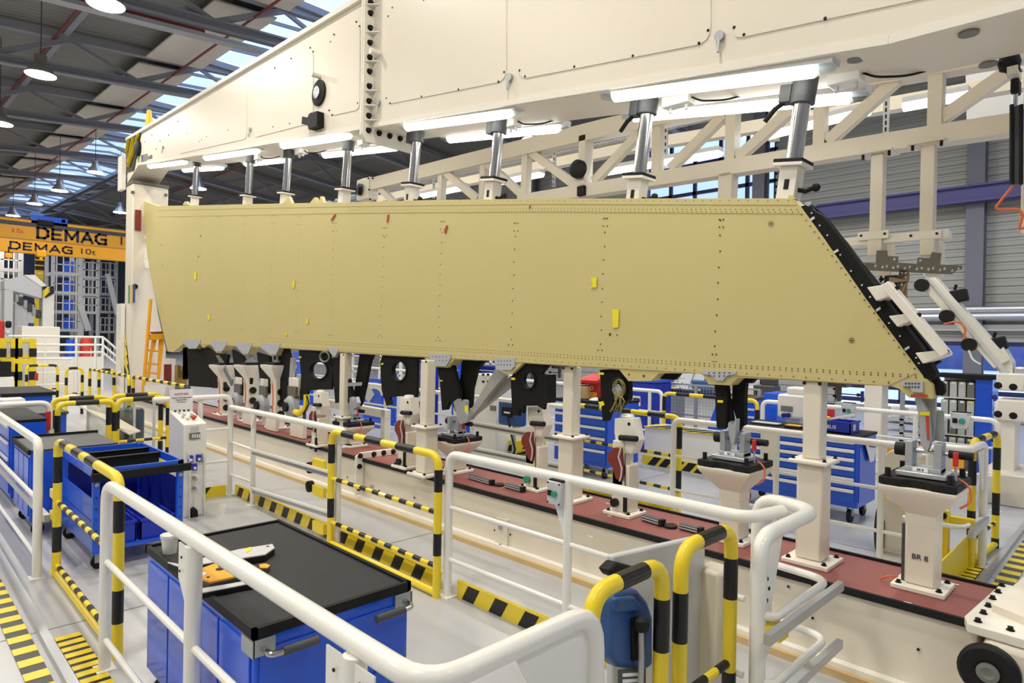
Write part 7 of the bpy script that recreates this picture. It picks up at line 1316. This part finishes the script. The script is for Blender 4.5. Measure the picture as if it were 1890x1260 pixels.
for k, (a, c) in enumerate(((4, 26), (34, 60))):
    X = -22.5; y0, y1 = PX(a, 640, X).y, PX(c, 640, X).y; z1 = PX(a, 624, X).z; g = T('lift_gate', ('yellow lifting gate far left, left one of two', 'yellow lifting gate far left, right one of two')[k], 'gate', (X, y0, 0), group='yellow lifting gates far left')
    for y in (y0, y1): B('post', yellow, g, ((X, y - .08, 0), (X + .08, y + .08, z1)), smooth=0)
    for z in (z1 - .06, z1 - .5, .3): B('cross_bar', yellow, g, ((X + .01, y0, z - .05), (X + .06, y1, z + .05)), smooth=0)
    for y in (y0, y1):
        for z in (z1 - .4, .7): B('black_band', black, g, ((X - .01, y - .085, z - .12), (X + .09, y + .085, z + .12)), smooth=0)
    B('infill_panel', lgrey, g, ((X + .02, y0 + .08, .35), (X + .04, y1 - .08, z1 - .1)), smooth=0)
tag(B('yellow_kick_board', yellow, None, (PX(2, 671, -21.5), PX(60, 662, -21.45)), smooth=0), 'yellow and black board below the far lifting gates', 'board')
rm = T('red_machine', 'red machine housing cut by the left edge', 'machine', PX(2, 640, -24)); B('housing', redm, rm, (V((-24.5, PX(-14, 640, -24).y, 0)), PX(9, 591, -24)), bevel=.05); B('drawer_part', rubber, rm, (PX(9, 605, -24.1), PX(22, 592, -23.9)), bevel=.05); B('drawer_part', lgrey, rm, (PX(9, 618, -24.1), PX(20, 609, -23.9)), bevel=.05)
# yellow ladder beside the column
X = -15.2
ld = T('platform_ladder', 'yellow platform ladder leaning between the tall column and the panel end', 'ladder', V((X, PX(285, 700, X).y, 0)))
def lb_(a, c, r=.03, nm='rail'): MB().cyl(PX(*a, X), PX(*c, X), r, 8).build(nm, orange, ld)
lb_((278, 552), (270, 650), .035); lb_((270, 650), (263, 735), .035); lb_((284, 616), (272, 705)); lb_((296, 618), (292, 705)); lb_((301, 620), (292, 705)); lb_((288, 618), (282, 648))
MB().frame(PX(277, 622, X), PX(303, 620, X), .3, .12).build('platform', orange, ld, smooth=0); MB().frame(PX(280, 614, X), PX(302, 613, X), .2, .04).build('tool_tray', rust, ld, smooth=0)
for y in (646, 670, 687, 702): lb_((272 - (y - 646) * .1, y), (291, y + 2), .02, 'rung')
rp = T('rust_panel', 'red-brown panel on white backing below the far panel end', 'panel', PX(309, 705, -14.6)); B('panel', rust, rp, (PX(302, 704, -14.6), PX(315.5, 672, -14.6) + V((.04, 0, 0))), smooth=0); B('white_edge', white, rp, (PX(301, 672, -14.6), PX(313, 661, -14.6) + V((.04, 0, 0))), smooth=0); B('stand', creamw, rp, (V((-14.75, PX(303, 700, -14.6).y, 0)), PX(324, 662, -14.6)), smooth=0)
rp = T('rust_panel', 'red-brown patch plate on the tall column beside the panel top corner', 'panel', PX(254, 425, -15.6)); B('plate', rust, rp, (PX(248.5, 425, cx1 + .03), PX(261, 388, cx1 + .05)), smooth=0)
# brass pipework at the far left end of the panel
bp_ = T('brass_fittings', 'brass pipe fittings under the far left corner of the panel', 'pipework', PX(334, 700, -14.2)); br = mat('brass', (190, 160, 90), .3, .8)
for k, (a, b) in enumerate(((328, 684), (336, 686), (332, 694), (340, 692))): q = PX(a, b, -14.2); MB().cyl(q - V((0, 0, .25)), q + V((0, 0, .12)), .06, 10).build('fitting', br, bp_)
B('stand', taupe, bp_, (V((-14.3, PX(326, 700, -14.2).y, 0)), PX(344, 698, -14.2)), smooth=0); B('dark_plate', taupe, bp_, (PX(337, 700, -14.0), PX(348, 640, -14.0)), smooth=0)
bea = T('beacon', 'orange beacon on top of the girder at its far left end', 'beacon', PY(275, 232, 4.5)); q = PY(275, 236, 4.5); q.z = zt(q.x); MB().lathe(q, [(.02, 0), (.1, 0), (.09, .3), (.06, .5), (.05, .62), (.01, .64)], 14).build('body', orange, bea)
